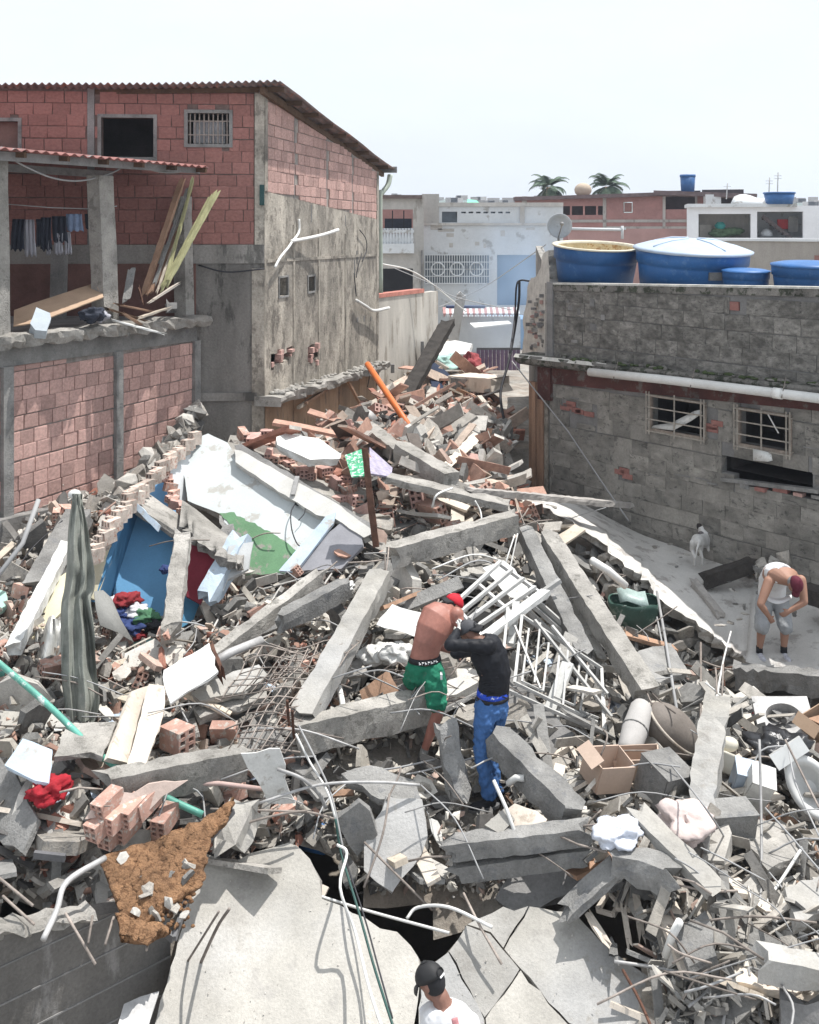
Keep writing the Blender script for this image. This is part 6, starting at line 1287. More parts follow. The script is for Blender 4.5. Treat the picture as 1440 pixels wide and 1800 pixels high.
# green/blue barrel glimpsed in the hole
t = thing('blue_barrel', 'blue barrel glimpsed in the dark hole at the centre bottom', 'barrel', P(548, 1480, 9.2)); MB().tube([P(530, 1466, 9.35), P(572, 1474, 9.2)], .13, 16).build('barrel_body', BLUEP, t); MB().tube([P(532, 1467, 9.33), P(535, 1468, 9.32)], .14, 16).build('barrel_hoop', BLUEP, t)

# ================================================================ PORCH CONTENTS
def on_porch(x, d, off): pass
lines = thing('washing_line', 'washing line strung across the dim porch', 'line', P(110, 365, 16.0)); MB().tube([P(0, 358, 15.0), P(90, 365, 15.4), P(180, 368, 15.9), P(206, 362, 16)], .008, 5).build('line', CAB, lines)
DEN = mat('denim', (.20, .26, .38), var=.3, sc=8, bump=.2); GRYC = mat('pale_garment', (.38, .38, .42), var=.2, bump=.2, streak=True); DKC = mat('dark_garment', (.03, .035, .05), var=.3, bump=.2)
for (x0, x1, y0, y1, mt, lab) in ((22, 44, 385, 440, DKC, 'leftmost black garment on the washing line'), (43, 62, 386, 449, GRYC, 'long grey striped garment on the washing line'), (63, 72, 385, 432, DKC, 'narrow black garment right of the striped one'), (73, 92, 382, 440, DKC, 'wide dark garment in the middle of the washing line'), (84, 90, 420, 448, GRYC, 'small white garment low on the washing line'), (93, 118, 380, 425, DKC, 'dark shirt right of the middle of the washing line'), (98, 112, 410, 447, GRYC, 'pale grey garment hanging below the dark shirt'), (113, 124, 408, 446, GRYC, 'pale narrow garment next to the denim shorts'), (118, 146, 376, 406, DEN, 'faded denim shorts on the washing line'), (150, 175, 376, 402, DKC, 'dark garment nearest the middle porch post')):
    d = 15.3+(x0/200)*.5; rows = []
    for j in range(8):
        t = j/7; rows.append([P(x0+(x1-x0)*i/9+2*math.sin(t*2+x0), y0+(y1-y0)*t*(1+.06*math.sin(i*1.7+x0)), d+.03*math.sin(i*1.9+t*2)) for i in range(10)])
    solid(MB().sheet(rows).build('garment', mt, None, lab, 'garment'), .01)
loc_slab('long cardboard sheet lying tilted on the porch ledge', [(25, 545), (60, 532), (165, 498), (178, 502), (182, 522), (60, 568), (24, 572)], None, .02, CARD, name='cardboard_sheet', cat='cardboard', plane=tri_plane((24, 560, 14.3), (175, 498, 15.9), (180, 525, 15.4)), jag=.004)
loc_slab('folded cardboard fin standing at the end of the long cardboard', [(166, 480), (171, 490), (182, 528), (172, 505)], None, .01, CARD2, name='cardboard_fin', cat='cardboard', plane=tri_plane((166, 480, 15.9), (182, 528, 15.6), (172, 505, 15.6)), jag=.003)
loc_slab('sunlit dusty blue plastic panel resting on the porch ledge', [(53, 568), (64, 540), (88, 550), (90, 560), (82, 582), (62, 580)], None, .14, mat('dusty_blue_panel', (.34, .38, .41), var=.12), name='plastic_panel', cat='panel', plane=tri_plane((53, 568, 14.0), (64, 540, 14.3), (86, 580, 14.0)), jag=.004)
rag('dark crumpled helmet-like bundle in the middle of the porch ledge', P(162, 553, 15.0), .17, DKC, flat=.7)
rag('grey crumpled plastic beside the dark bundle on the ledge', P(178, 556, 15.2), .13, GRYC, flat=.6)
YEL = mat('yellow_bamboo', (.36, .35, .19), rough=.7, var=.2, sc=4, bump=.1)
for (x0, y0, d0, x1, y1, d1, w_, h_, mt, lab) in ((322, 312, 17.6, 252, 520, 16.5, .1, .05, WOODB, 'long grey board leaning leftmost in the porch corner'), (340, 312, 17.7, 290, 500, 16.6, .05, .045, YEL, 'yellow pole leaning against the corner porch post'), (385, 332, 17.2, 292, 502, 16.3, .07, .05, YEL, 'longest yellow pole sticking out past the corner post'), (374, 340, 17.3, 283, 510, 16.4, .05, .05, YEL, 'thin yellow pole beside the longest one'), (318, 395, 17.4, 262, 520, 16.4, .06, .04, WOODB, 'brown board between the leaning poles'), (232, 472, 16.4, 222, 530, 15.9, .12, .03, CONG, 'grey board standing right of the middle porch post'), (315, 497, 16.2, 262, 532, 15.9, .09, .03, PL, 'pale plank lying crosswise at the foot of the poles'), (196, 562, 15.4, 292, 588, 15.8, .07, .03, WHITEP, 'white lath sticking out over the ledge'), (180, 540, 15.6, 260, 565, 15.9, .2, .03, WOODD, 'dark board flat on the right of the ledge'), (212, 548, 15.6, 250, 572, 15.7, .08, .04, WOODB, 'brown batten on the ledge under the poles'), (330, 330, 17.6, 270, 505, 16.5, .05, .03, CONG, 'thin grey lath between the board and the yellow pole'), (310, 420, 17.2, 275, 515, 16.4, .04, .03, PLANK, 'short pale lath leaning among the poles'), (205, 535, 15.7, 270, 548, 16.0, .1, .03, WOODB, 'brown broken shelf board on the ledge'), (240, 560, 15.6, 300, 540, 16.1, .08, .03, PLANK, 'pale board crossing the ledge toward the corner post'), (300, 530, 16.4, 302, 552, 16.3, .16, .16, COND, 'dark box at the foot of the corner post'), (243, 500, 16.3, 252, 535, 16, .03, .03, RUST, 'rusty chair leg poking up on the ledge')):
    beam(lab, P(x0, y0, d0), P(x1, y1, d1), w_, h_, mt, name='plank', cat='plank', rough=.003)
# ================================================================ PEOPLE AND THE DOG
def skin_mat(n, c): return mat(n, c, rough=.6, var=.12, sc=6, bump=.06, fine=60, spec=.35)
def rem(o, vx, sm=4, disp=0.0, dsc=.1):
    m = o.modifiers.new('remesh', 'REMESH'); m.mode = 'VOXEL'; m.voxel_size = vx; m.use_smooth_shade = True
    if sm: s = o.modifiers.new('smooth', 'SMOOTH'); s.factor = .5; s.iterations = sm
    if disp:
        tx = bpy.data.textures.new('folds', 'CLOUDS'); tx.noise_scale = dsc; tx.noise_depth = 2
        d = o.modifiers.new('folds', 'DISPLACE'); d.texture = tx; d.strength = disp; d.mid_level = .5; d.texture_coords = 'LOCAL'
    return o
def V(*a): return Vector(a)
def limb(m, pts, rs, n=12):
    m.tube(pts, rs, n)
    for p, r in zip(pts, rs): m.ball(p, r*.995, 12, 8)
def ellip_torso(m, rows, n=16):
    """rows: (centre, side vector, half width, half depth)"""
    N = len(rows); c = [Vector(r[0]) for r in rows]; vs_ = []
    for i, (p, sd, w, d) in enumerate(rows):
        t = (c[min(i+1, N-1)]-c[max(i-1, 0)]).normalized(); sd = (Vector(sd)-t*Vector(sd).dot(t)).normalized(); q = t.cross(sd)
        for k in range(n): a = 2*math.pi*k/n; vs_.append(c[i]+sd*w*math.cos(a)+q*d*math.sin(a))
    fs = [(i*n+k, i*n+(k+1) % n, (i+1)*n+(k+1) % n, (i+1)*n+k) for i in range(N-1) for k in range(n)]+[tuple(range(n-1, -1, -1)), tuple((N-1)*n+k for k in range(n))]
    m.add(vs_, fs, 0, True)
def hand(m, wrist, d, nrm, thumb, curl=.7, s=1.0):
    """palm + five separate bent fingers; d forward, nrm = back of hand, thumb = side vector"""
    d = d.normalized(); th = (thumb-d*thumb.dot(d)).normalized(); nr = d.cross(th).normalized()
    if nr.dot(nrm) < 0: nr = -nr
    m.ball(wrist+d*.045*s, (.042*s, .052*s, .017*s), 12, 8, ax=(th, d, nr)); m.tube([wrist-d*.02*s, wrist+d*.04*s], [.026*s, .03*s], 10)
    for i, (L, o) in enumerate(((.072, .030), (.082, .010), (.076, -.011), (.060, -.031))):
        b = wrist+d*.085*s+th*o*s; a = .25+curl*.4; p = [wrist+d*.05*s+th*o*.9*s, b]; q = b; ang = a*.6
        for seg in (.45, .32, .25):
            q = q+(d*math.cos(ang)-nr*math.sin(ang))*L*seg*s; p.append(q); ang += a*1.1
        m.tube(p, [.010*s, .0098*s, .009*s, .0085*s, .007*s], 8); m.ball(p[-1], .007*s, 6, 5)
    b = wrist+d*.02*s+th*.028*s; p = [wrist+d*.015*s+th*.01*s, b, b+(d*.6+th*.75-nr*.2).normalized()*.035*s, b+(d*.9+th*.6-nr*.5).normalized()*.062*s]
    m.tube(p, [.013*s, .012*s, .0105*s, .008*s], 8); m.ball(p[-1], .008*s, 6, 5)
def head(m, c, f, up, s=1.0):
    """skull with jaw, nose, brow, ears, lips; f = facing direction"""
    f = f.normalized(); sd = f.cross(up).normalized(); up = sd.cross(f).normalized(); ax = (sd, f, up)
    m.ball(c+up*.02*s, (.074*s, .095*s, .10*s), 18, 12, ax=ax); m.ball(c+f*.03*s-up*.055*s, (.052*s, .058*s, .055*s), 14, 10, ax=ax)
    m.ball(c+f*.098*s-up*.015*s, (.013*s, .018*s, .026*s), 8, 6, ax=ax); m.ball(c+f*.082*s+up*.02*s, (.05*s, .016*s, .012*s), 10, 6, ax=ax)
    m.ball(c+f*.082*s-up*.055*s, (.024*s, .012*s, .009*s), 10, 6, ax=ax)
    for k in (-1, 1): m.ball(c+sd*k*.078*s-f*.005*s, (.010*s, .02*s, .032*s), 8, 6, ax=ax)
    return sd, f, up
def eyes(c, f, sd, up, par, s=1.0):
    for k in (-1, 1): MB().ball(c+f*.086*s+sd*k*.03*s+up*.006*s, .011*s, 8, 6).build('eye', DARK, par)
def cap(c, f, sd, up, mt, par, back=True, brim_mt=None, s=1.0, hole=False):
    rows = []
    for j in range(8):
        th = math.pi/2*j/7; rows.append([c+up*(.025+.098*math.cos(th))*s+(sd*.084*math.cos(a)+f*.106*math.sin(a))*math.sin(th)*s*(1+.02*math.cos(a*6)) for a in [2*math.pi*k/24 for k in range(24)]])
    m = MB(); m.sheet(rows[1:], closed=True); m.add(rows[1], [tuple(range(24))]); o = m.build('cap', mt, par); solid(o, .006, 1)
    q = -1 if back else 1; rows = []
    for j in range(4):
        rows.append([c+up*(.03-.012*j-.010*abs(i-5)/5*j)*s+sd*(i-5)/5*.075*(1-.06*j)*s+f*q*(math.sqrt(max(0, 1-((i-5)/5*.85)**2))*.095+.022*j)*s for i in range(11)])
    solid(MB().sheet(rows).build('cap_brim', brim_mt or mt, o), .006)
    MB().ball(c+up*.125*s, .008*s, 6, 5).build('cap_button', mt, o)
    return o
def shoe(c, d, mt, sole, par, s=1.0, name='shoe'):
    d = Vector((d.x, d.y, 0)).normalized(); sd = V(-d.y, d.x, 0); up = V(0, 0, 1); m = MB()
    m.ball(c-d*.0+up*.045, (.042*s, .07*s, .05*s), 12, 8, ax=(sd, d, up)); m.ball(c+d*.09*s+up*.03, (.046*s, .10*s, .036*s), 12, 8, ax=(sd, d, up)); m.ball(c+up*.08-d*.02, (.04*s, .045*s, .045*s), 10, 8)
    o = rem(m.build(name, mt, par), .01, 2)
    m = MB(); n = 20; ring = [c+d*.05*s+sd*.05*s*math.cos(a)+d*.145*s*math.sin(a) for a in [2*math.pi*k/n for k in range(n)]]
    m.sheet([[p+up*.018 for p in ring], [p-up*.008 for p in ring]], closed=True); m.add([p+up*.018 for p in ring], [tuple(range(n))]); m.add([p-up*.008 for p in ring], [tuple(range(n-1, -1, -1))]); m.build('sole', sole, o)
    return o
SK1 = mat('skin_reddish', (.29, .125, .095), rough=.5, var=.25, sc=4, bump=.15, fine=30, spec=.4); SK2 = skin_mat('skin_dark', (.17, .09, .065)); SK3 = skin_mat('skin_tan', (.36, .20, .14))
BLK = mat('black_cloth', (.012, .012, .014), rough=.75, var=.2, sc=6, bump=.1, spec=.4); RUB = mat('rubber_sole', (.1, .1, .1), bump=0); DUSTSH = mat('dusty_shoe', (.12, .115, .11), var=.3, bump=.2)
GRN = mat('green_shorts', (.012, .15, .085), rough=.8, var=.12, sc=4, bump=.12, spot=(.04, .14, .09), spotamt=.05)
JEAN = mat('blue_jeans', (.05, .125, .30), rough=.9, var=.14, sc=3, bump=.15, spot=(.10, .17, .32), spotamt=.05)
WCL = mat('white_cloth', (.74, .74, .75), rough=.9, var=.05, sc=4, bump=.1); GSH = mat('grey_shorts', (.30, .31, .32), rough=.9, var=.12, sc=6, bump=.15)
GLV = mat('white_glove', (.68, .67, .64), rough=.9, var=.1, bump=.1)

# --- shirtless man in green shorts
T1 = thing('person', 'shirtless person in green shorts and backwards red cap, bent over the rubble', 'person', P(742, 1345, 9.95), 'people on the rubble')
m = MB(); sdv = V(1, .25, 0)
ellip_torso(m, [(P(744, 1185, 10.3), sdv, .14, .10), (P(746, 1168, 10.3), sdv, .165, .115), (P(747, 1150, 10.28), sdv, .148, .10), (P(752, 1130, 10.28), sdv, .15, .10), (P(761, 1107, 10.32), sdv, .178, .12), (P(771, 1087, 10.38), V(1, .3, -.1), .19, .11), (P(780, 1075, 10.45), V(1, .3, -.15), .14, .08), (P(786, 1071, 10.5), sdv, .07, .06)])
shR, shL = P(803, 1080, 10.38), P(752, 1088, 10.50)
m.ball(shR, .075, 12, 8); m.ball(shL, .075, 12, 8)
elR, wrR = P(812, 1108, 10.3), P(803, 1133, 10.45); elL, wrL = P(760, 1132, 10.62), P(790, 1144, 10.55)
limb(m, [shR, shR.lerp(elR, .45), elR], [.062, .055, .043]); limb(m, [elR, elR.lerp(wrR, .35), wrR], [.043, .042, .028])
limb(m, [shL, shL.lerp(elL, .45), elL], [.06, .052, .042]); limb(m, [elL, elL.lerp(wrL, .35), wrL], [.042, .042, .028])
hand(m, wrR, wrR-elR, V(1, 0, .3), V(-1, -.2, 0)); hand(m, wrL, wrL-elL, V(0, 0, 1), V(0, -1, .3))
hc = P(796, 1064, 10.62); f1 = V(.75, .35, -.62).normalized(); up1 = V(.45, .25, .75).normalized()
limb(m, [P(782, 1077, 10.45), P(790, 1069, 10.55)], [.062, .055]); sd_, f_, u_ = head(m, hc, f1, up1)
kR, aR = P(770, 1253, 10.1), P(744, 1325, 10.1); kL, aL = P(722, 1208, 10.5), P(702, 1226, 10.9)
limb(m, [P(763, 1185, 10.25), P(767, 1220, 10.15), kR], [.09, .08, .058]); limb(m, [kR, kR.lerp(aR, .3), kR.lerp(aR, .7), aR], [.057, .058, .043, .036])
limb(m, [P(733, 1182, 10.35), P(727, 1197, 10.4), kL], [.09, .08, .056]); limb(m, [kL, kL.lerp(aL, .35), aL], [.055, .055, .036])
# shoulder blades and spine groove
pass
rem(m.build('body', SK1, T1), .009, 3)
eyes(hc, f_, sd_, u_, T1); cap(hc, f_, sd_, u_, mat('red_cap', (.50, .02, .035), rough=.8, var=.1, bump=.1), T1, back=True, brim_mt=BLK)
m = MB(); m.ball(hc-f_*.02, (.079, .08, .095), 16, 10, ax=(sd_, f_, u_)); m.build('hair', BLK, T1)
m = MB(); ellip_torso(m, [(P(742, 1196, 10.3), sdv, .155, .12), (P(745, 1178, 10.3), sdv, .178, .135), (P(747, 1160, 10.28), sdv, .165, .118)])
limb(m, [P(762, 1182, 10.25), P(766, 1212, 10.18), P(768, 1236, 10.13)], [.118, .112, .10]); limb(m, [P(733, 1180, 10.35), P(726, 1196, 10.42)], [.115, .10])
m.tube([P(768, 1232, 10.13), P(768, 1239, 10.12)], [.103, .106], 14)
sh = rem(m.build('shorts', GRN, T1), .010, 3, .045, .07)
m = MB(); ellip_torso(m, [(P(747, 1161, 10.28), sdv, .172, .124), (P(747, 1153, 10.28), sdv, .160, .112)]); wb = m.build('waistband', BLK, sh)
for i in range(7):
    a = -1.9+i*.17; m = MB(); p = P(747, 1157, 10.28)+V(math.cos(a)*.176, math.sin(a)*.13+math.cos(a)*.04, 0); m.box(p, (.006, .012, .024)); m.box(p+V(.008, 0, .008 if i % 2 else -.004), (.014, .012, .006)); m.build('band_lettering', WCL, wb)
MB().box(P(776, 1188, 10.1), (.02, .06, .05)).build('shorts_emblem', WCL, sh)
limb_ = MB(); limb_.tube([wrR+(elR-wrR)*.1, wrR+(elR-wrR)*.16], .033, 10); limb_.build('bracelet', PVC, T1)
m = MB(); limb(m, [kR.lerp(aR, .9), aR-V(0, 0, .02)], [.042, .042]); m.build('sock', CONG, T1)
shoe(aR+V(0, 0, -.10), V(.4, -.8, 0), DUSTSH, RUB, T1, 1.05); shoe(aL+V(0, .0, -.08), V(-.5, .7, 0), DUSTSH, RUB, T1, 1.0)

# --- person in black top and blue jeans
T2 = thing('person', 'person in black long-sleeved top and blue jeans reaching toward the shirtless one', 'person', P(858, 1425, 9.5), 'people on the rubble')
m = MB(); sdv = V(.8, .5, 0); D2 = 9.65
hips = P(862, 1240, D2)
ellip_torso(m, [(P(862, 1250, D2), sdv, .13, .11), (P(863, 1234, D2), sdv, .15, .125), (P(866, 1212, D2), sdv, .14, .11), (P(868, 1185, D2), sdv, .15, .11), (P(861, 1158, D2), sdv, .17, .12), (P(850, 1138, D2), sdv, .165, .11), (P(841, 1127, D2), sdv, .09, .07)])
s1, s2 = P(860, 1137, 9.5), P(836, 1140, 9.9); e1_, e2_ = P(790, 1134, 9.5), P(800, 1148, 10.0); w1_, w2_ = P(806, 1108, 9.72), P(806, 1120, 10.1)
for (a, b, c) in ((s1, e1_, w1_), (s2, e2_, w2_)): limb(m, [a, a.lerp(b, .5), b], [.06, .05, .04]); limb(m, [b, b.lerp(c, .4), c], [.04, .038, .027])
hc2 = P(826, 1112, 9.75); f2 = V(-.7, .35, -.55).normalized(); up2 = V(-.45, .15, .8).normalized()
limb(m, [P(842, 1128, D2), P(834, 1120, 9.7)], [.06, .055]); sd2, f2_, u2 = head(m, hc2, f2, up2)
k1, a1 = P(846, 1322, 9.5), P(860, 1396, 9.45); k2, a2 = P(858, 1318, 9.8), P(872, 1388, 9.65)
for (h_, k_, a_) in ((P(856, 1248, 9.58), k1, a1), (P(872, 1248, 9.75), k2, a2)): limb(m, [h_, h_.lerp(k_, .5), k_], [.085, .075, .055]); limb(m, [k_, k_.lerp(a_, .35), a_], [.054, .054, .036])
rem(m.build('body', SK2, T2), .009, 3); eyes(hc2, f2_, sd2, u2, T2)
m = MB(); hand(m, w1_, w1_-e1_, V(.3, -1, 0), V(0, .2, 1)); rem(m.build('glove', GLV, T2), .006, 1); m = MB(); hand(m, w2_, w2_-e2_, V(.3, -1, 0), V(0, .2, 1)); rem(m.build('glove', GLV, T2), .006, 1)
m = MB(); ellip_torso(m, [(P(866, 1226, D2), sdv, .152, .125), (P(868, 1212, D2), sdv, .158, .125), (P(871, 1185, D2), sdv, .165, .125), (P(863, 1158, D2), sdv, .182, .132), (P(851, 1138, D2), sdv, .178, .12), (P(842, 1126, D2), sdv, .10, .08)])
for (a, b, c) in ((s1, e1_, w1_), (s2, e2_, w2_)): limb(m, [a, a.lerp(b, .5), b], [.075, .063, .054]); limb(m, [b, b.lerp(c, .5), b.lerp(c, .92)], [.054, .050, .036])
tp_ = rem(m.build('black_top', mat('black_top', (.009, .010, .014), rough=.6, var=.3, sc=5, bump=.15, spec=.25), T2), .011, 3, .022, .07)
# fold creases at the small of the back
for i in range(5):
    y = 1190+i*8; m = MB(); m.tube(cr([P(848, y+4, D2-.10), P(864, y, D2-.135), P(884, y+3, D2-.09), P(893, y+7, D2-.02)]), .012, 6); rem(m.build('fold', mat('black_top', (0,0,0)), tp_), .008, 2)
cap(hc2, f2_, sd2, u2, mat('grey_cap', (.07, .07, .075), var=.2), T2, back=True, brim_mt=BLK)
m = MB(); c = hc2-f2_*.03+u2*.03; MB().tube([c-f2_*.08+sd2*.035*math.cos(a)+u2*.035*math.sin(a) for a in [k*math.pi/8 for k in range(9)]], .006, 6).build('cap_strap', BLK, T2)
m = MB(); ellip_torso(m, [(P(862, 1256, D2), sdv, .15, .125), (P(864, 1242, D2), sdv, .168, .145), (P(866, 1226, D2), sdv, .160, .132)])
for (h_, k_, a_) in ((P(854, 1248, 9.58), k1, a1), (P(873, 1248, 9.75), k2, a2)): limb(m, [h_, h_.lerp(k_, .4), h_.lerp(k_, .75), k_], [.112, .10, .082, .076]); limb(m, [k_, k_.lerp(a_, .4), k_.lerp(a_, .8), a_], [.076, .072, .066, .066])
jn = rem(m.build('jeans', JEAN, T2), .010, 2, .05, .06)
m = MB(); ellip_torso(m, [(P(866, 1228, D2), sdv, .167, .138), (P(866, 1222, D2), sdv, .163, .134)]); m.build('belt', BLK, jn)
m = MB(); ellip_torso(m, [(P(866, 1222, D2), sdv, .164, .134), (P(867, 1213, D2), sdv, .160, .130)]); m.build('boxer_band', mat('bright_blue', (.02, .07, .50), var=.2, sc=12, spot=(.6, .62, .68), spotamt=.25), jn)
shoe(a1+V(.0, 0, -.12), V(-1, -.35, 0), BLK, RUB, T2, 1.1); shoe(a2+V(0, 0, -.12), V(-.6, -.5, 0), BLK, RUB, T2, 1.05)

# --- man in white tank top bent over on the slab
T3 = thing('person', 'person in white tank top and grey shorts bent double on the slab edge', 'person', P(1355, 1158, 14.2), 'people on the rubble')
m = MB(); sdv = V(1, 0, 0); O = {}
hpx, sp1, sp2, sp3, nk = P(1357, 1048, 14.55), P(1358, 1022, 14.45), P(1366, 1008, 14.25), P(1378, 1012, 13.98), P(1388, 1022, 13.85)
ellip_torso(m, [(P(1357, 1060, 14.55), sdv, .15, .13), (hpx, sdv, .18, .15), (sp1, sdv, .175, .15), (sp2, sdv, .20, .14), (sp3, sdv, .205, .12), (nk, sdv, .08, .07)])
sl_, sr_ = P(1352, 1022, 13.98), P(1408, 1020, 13.95); el_, er_ = P(1337, 1062, 13.85), P(1414, 1058, 13.85); wl_, wr_ = P(1352, 1084, 13.9), P(1388, 1074, 13.85)
for (a, b, c, th) in ((sl_, el_, wl_, V(1, 0, 0)), (sr_, er_, wr_, V(-1, 0, 0))):
    limb(m, [a, a.lerp(b, .45), b], [.072, .065, .05]); limb(m, [b, b.lerp(c, .4), c], [.05, .046, .032]); hand(m, c, c-b, V(0, -1, .2), th+V(0, 0, .5), .9)
hc3 = P(1397, 1027, 13.72); f3 = V(.15, -.35, -.93).normalized(); up3 = V(.3, -.85, .35).normalized()
limb(m, [nk, P(1393, 1023, 13.78)], [.07, .065]); sd3, f3_, u3 = head(m, hc3, f3, up3, 1.05)
kl_, al_ = P(1340, 1098, 14.2), P(1335, 1142, 14.25); kr_, ar_ = P(1380, 1098, 14.2), P(1378, 1142, 14.2)
for (h_, k_, a_) in ((P(1345, 1058, 14.5), kl_, al_), (P(1371, 1058, 14.5), kr_, ar_)): limb(m, [h_, h_.lerp(k_, .5), k_], [.10, .085, .062]); limb(m, [k_, k_.lerp(a_, .35), a_], [.062, .062, .038])
rem(m.build('body', SK3, T3), .010, 3); eyes(hc3, f3_, sd3, u3, T3, 1.05)
m = MB(); m.ball(hc3-f3_*.025, (.083, .085, .098), 16, 10, ax=(sd3, f3_, u3)); m.build('hair', mat('grey_hair', (.22, .21, .21), var=.2, sc=30), T3)
cap(hc3, f3_, sd3, u3, mat('maroon_cap', (.10, .015, .03), rough=.85, var=.15), T3, back=False, s=1.06)
m = MB(); ellip_torso(m, [(P(1357, 1052, 14.55), sdv, .19, .155), (sp1, sdv, .19, .165), (sp2, sdv, .195, .158), (P(1370, 1008, 14.1), sdv, .19, .142), (P(1380, 1010, 13.97), sdv, .13, .13)])
for q, x in ((P(1362, 1010, 14.02), -1), (P(1392, 1010, 14.0), 1)): limb(m, [P(1370, 1008, 14.15)+V(x*.08, 0, 0), q+V(0, -.02, .02), q+V(x*.0, -.08, -.06)], [.05, .035, .03])
tt = rem(m.build('tank_top', WCL, T3), .010, 3, .02, .1)
solid(MB().sheet([[P(1343+i*7, 1046+7*math.sin(i*math.pi/7)+j*4*0, 14.1-.02*j-.06*math.sin(i*math.pi/7)) for i in range(8)] for j in range(1)]+[[P(1343+i*7, 1052+10*math.sin(i*math.pi/7), 14.0-.06*math.sin(i*math.pi/7)) for i in range(8)]]).build('hanging_hem', WCL, tt), .01)
m = MB(); ellip_torso(m, [(P(1357, 1064, 14.55), sdv, .17, .15), (P(1357, 1050, 14.55), sdv, .195, .165), (P(1357, 1042, 14.53), sdv, .18, .155)])
for (h_, k_) in ((P(1344, 1058, 14.5), kl_), (P(1372, 1058, 14.5), kr_)): limb(m, [h_, h_.lerp(k_, .5), h_.lerp(k_, 1.1)], [.125, .115, .10])
rem(m.build('shorts', GSH, T3), .011, 3, .03, .08)
for a_ in (al_, ar_):
    m = MB(); m.tube([a_+V(0, 0, .05), a_-V(0, 0, .04)], .046, 12); m.build('sock', BLK, T3)
    shoe(a_+V(0, 0, -.115), V(.05, -1, 0), mat('grey_trainer', (.42, .42, .46), var=.3, sc=14, bump=.2), WCL, T3, 1.08)
MB().tube([sl_.lerp(el_, .99), el_], .02).build('phone', BLK, T3) if False else None

# --- person in black cap at the bottom edge
T4 = thing('person', 'person in backwards black cap and white shirt seen from behind at the bottom edge', 'person', P(790, 2120, 7.0), 'people on the rubble')
m = MB(); sdv = V(.95, -.3, 0); z0 = lambda z: None
def Q(x, z, y=7.0): return V(x, y, z)
nx = P(782, 1758, 7.05); cx = nx.x
ellip_torso(m, [(V(cx+.02, 7.05, 1.0), sdv, .16, .12), (V(cx+.02, 7.05, 1.12), sdv, .17, .125), (V(cx+.02, 7.04, 1.3), sdv, .155, .11), (V(cx+.015, 7.03, 1.48), sdv, .18, .12), (V(cx+.01, 7.03, 1.60), sdv, .185, .105), (V(cx, 7.03, 1.66), sdv, .10, .075)])
sA, sB = P(760, 1792, 7.0), P(826, 1790, 6.95); sA.z = sB.z = 1.58
for s_, k_ in ((sA, -1), (sB, 1)):
    e_ = s_+V(k_*.05, .06, -.28); w_ = e_+V(-k_*.03, .2, -.12); limb(m, [s_, s_.lerp(e_, .5), e_], [.062, .055, .043]); limb(m, [e_, e_.lerp(w_, .4), w_], [.043, .04, .028]); hand(m, w_, w_-e_, V(0, 0, 1), V(-k_, 0, .3))
hc4 = P(759, 1726, 7.08); f4 = V(-.72, .45, -.5).normalized(); up4 = V(-.25, .15, .95).normalized()
limb(m, [V(cx, 7.04, 1.62), V(cx-.03, 7.05, 1.70), P(768, 1742, 7.07)], [.068, .06, .058]); sd4, f4_, u4 = head(m, hc4, f4, up4, 1.02)
for k_ in (-1, 1):
    h_ = V(cx+.02+k_*.09, 7.05, 1.04); kk = h_+V(0, .02, -.40); aa = kk+V(0, .0, -.36); limb(m, [h_, h_.lerp(kk, .5), kk], [.09, .078, .058]); limb(m, [kk, kk.lerp(aa, .35), aa], [.056, .057, .036])
    shoe(aa+V(0, -.0, -.03), V(-.2, 1, 0), DUSTSH, RUB, T4)
rem(m.build('body', skin_mat('skin_brown', (.22, .115, .085)), T4), .008, 3); eyes(hc4, f4_, sd4, u4, T4)
m = MB(); m.ball(hc4-f4_*.02+u4*.005, (.078, .083, .095), 16, 10, ax=(sd4, f4_, u4)); m.build('hair', BLK, T4)
cp4 = cap(hc4, f4_, sd4, u4, mat('black_cap', (.012, .012, .013), rough=.7, var=.2, bump=.1, spec=.5), T4, back=False, s=1.05)
cB = hc4-f4_*.107+u4*.035
MB().tube([cB+sd4*.035*math.cos(a)+u4*(.04*math.sin(a)-.0) for a in [k*math.pi/10 for k in range(11)]], .004, 6).build('cap_strap', BLK, cp4)
MB().box(cB-f4_*.004-u4*.012, (.05, .006, .010), (sd4, f4_, u4)).build('cap_tag', WCL, cp4)
m = MB(); ellip_torso(m, [(V(cx+.02, 7.05, .95), sdv, .19, .14), (V(cx+.02, 7.05, 1.12), sdv, .185, .138), (V(cx+.02, 7.04, 1.3), sdv, .175, .13), (V(cx+.015, 7.03, 1.48), sdv, .195, .135), (V(cx+.01, 7.03, 1.60), sdv, .20, .118), (V(cx-.0, 7.03, 1.665), sdv, .115, .085)])
for s_, k_ in ((sA, -1), (sB, 1)): e_ = s_+V(k_*.05, .06, -.28); limb(m, [s_, s_.lerp(e_, .5), s_.lerp(e_, .85)], [.078, .073, .07])
st4 = rem(m.build('shirt', WCL, T4), .010, 3, .03, .1)
m = MB(); m.tube(cr([V(cx+.06, 6.91, 1.665), V(cx+.08, 6.885, 1.60), V(cx+.12, 6.885, 1.50), V(cx+.16, 6.9, 1.40)]), [.022]*19, 8, r2=[.008]*19, side=(1, 0, 0)); m.build('bag_strap', mat('pink_strap', (.55, .25, .26), var=.25, sc=25), st4)
m = MB(); ellip_torso(m, [(V(cx+.02, 7.05, .92), sdv, .175, .14), (V(cx+.02, 7.05, 1.05), sdv, .18, .14)])
for k_ in (-1, 1): h_ = V(cx+.02+k_*.09, 7.05, 1.04); kk = h_+V(0, .02, -.40); aa = kk+V(0, 0, -.34); limb(m, [h_, kk, aa], [.108, .08, .065])
rem(m.build('trousers', mat('dark_trousers', (.04, .045, .06), var=.2), T4), .012, 3, .02, .1)

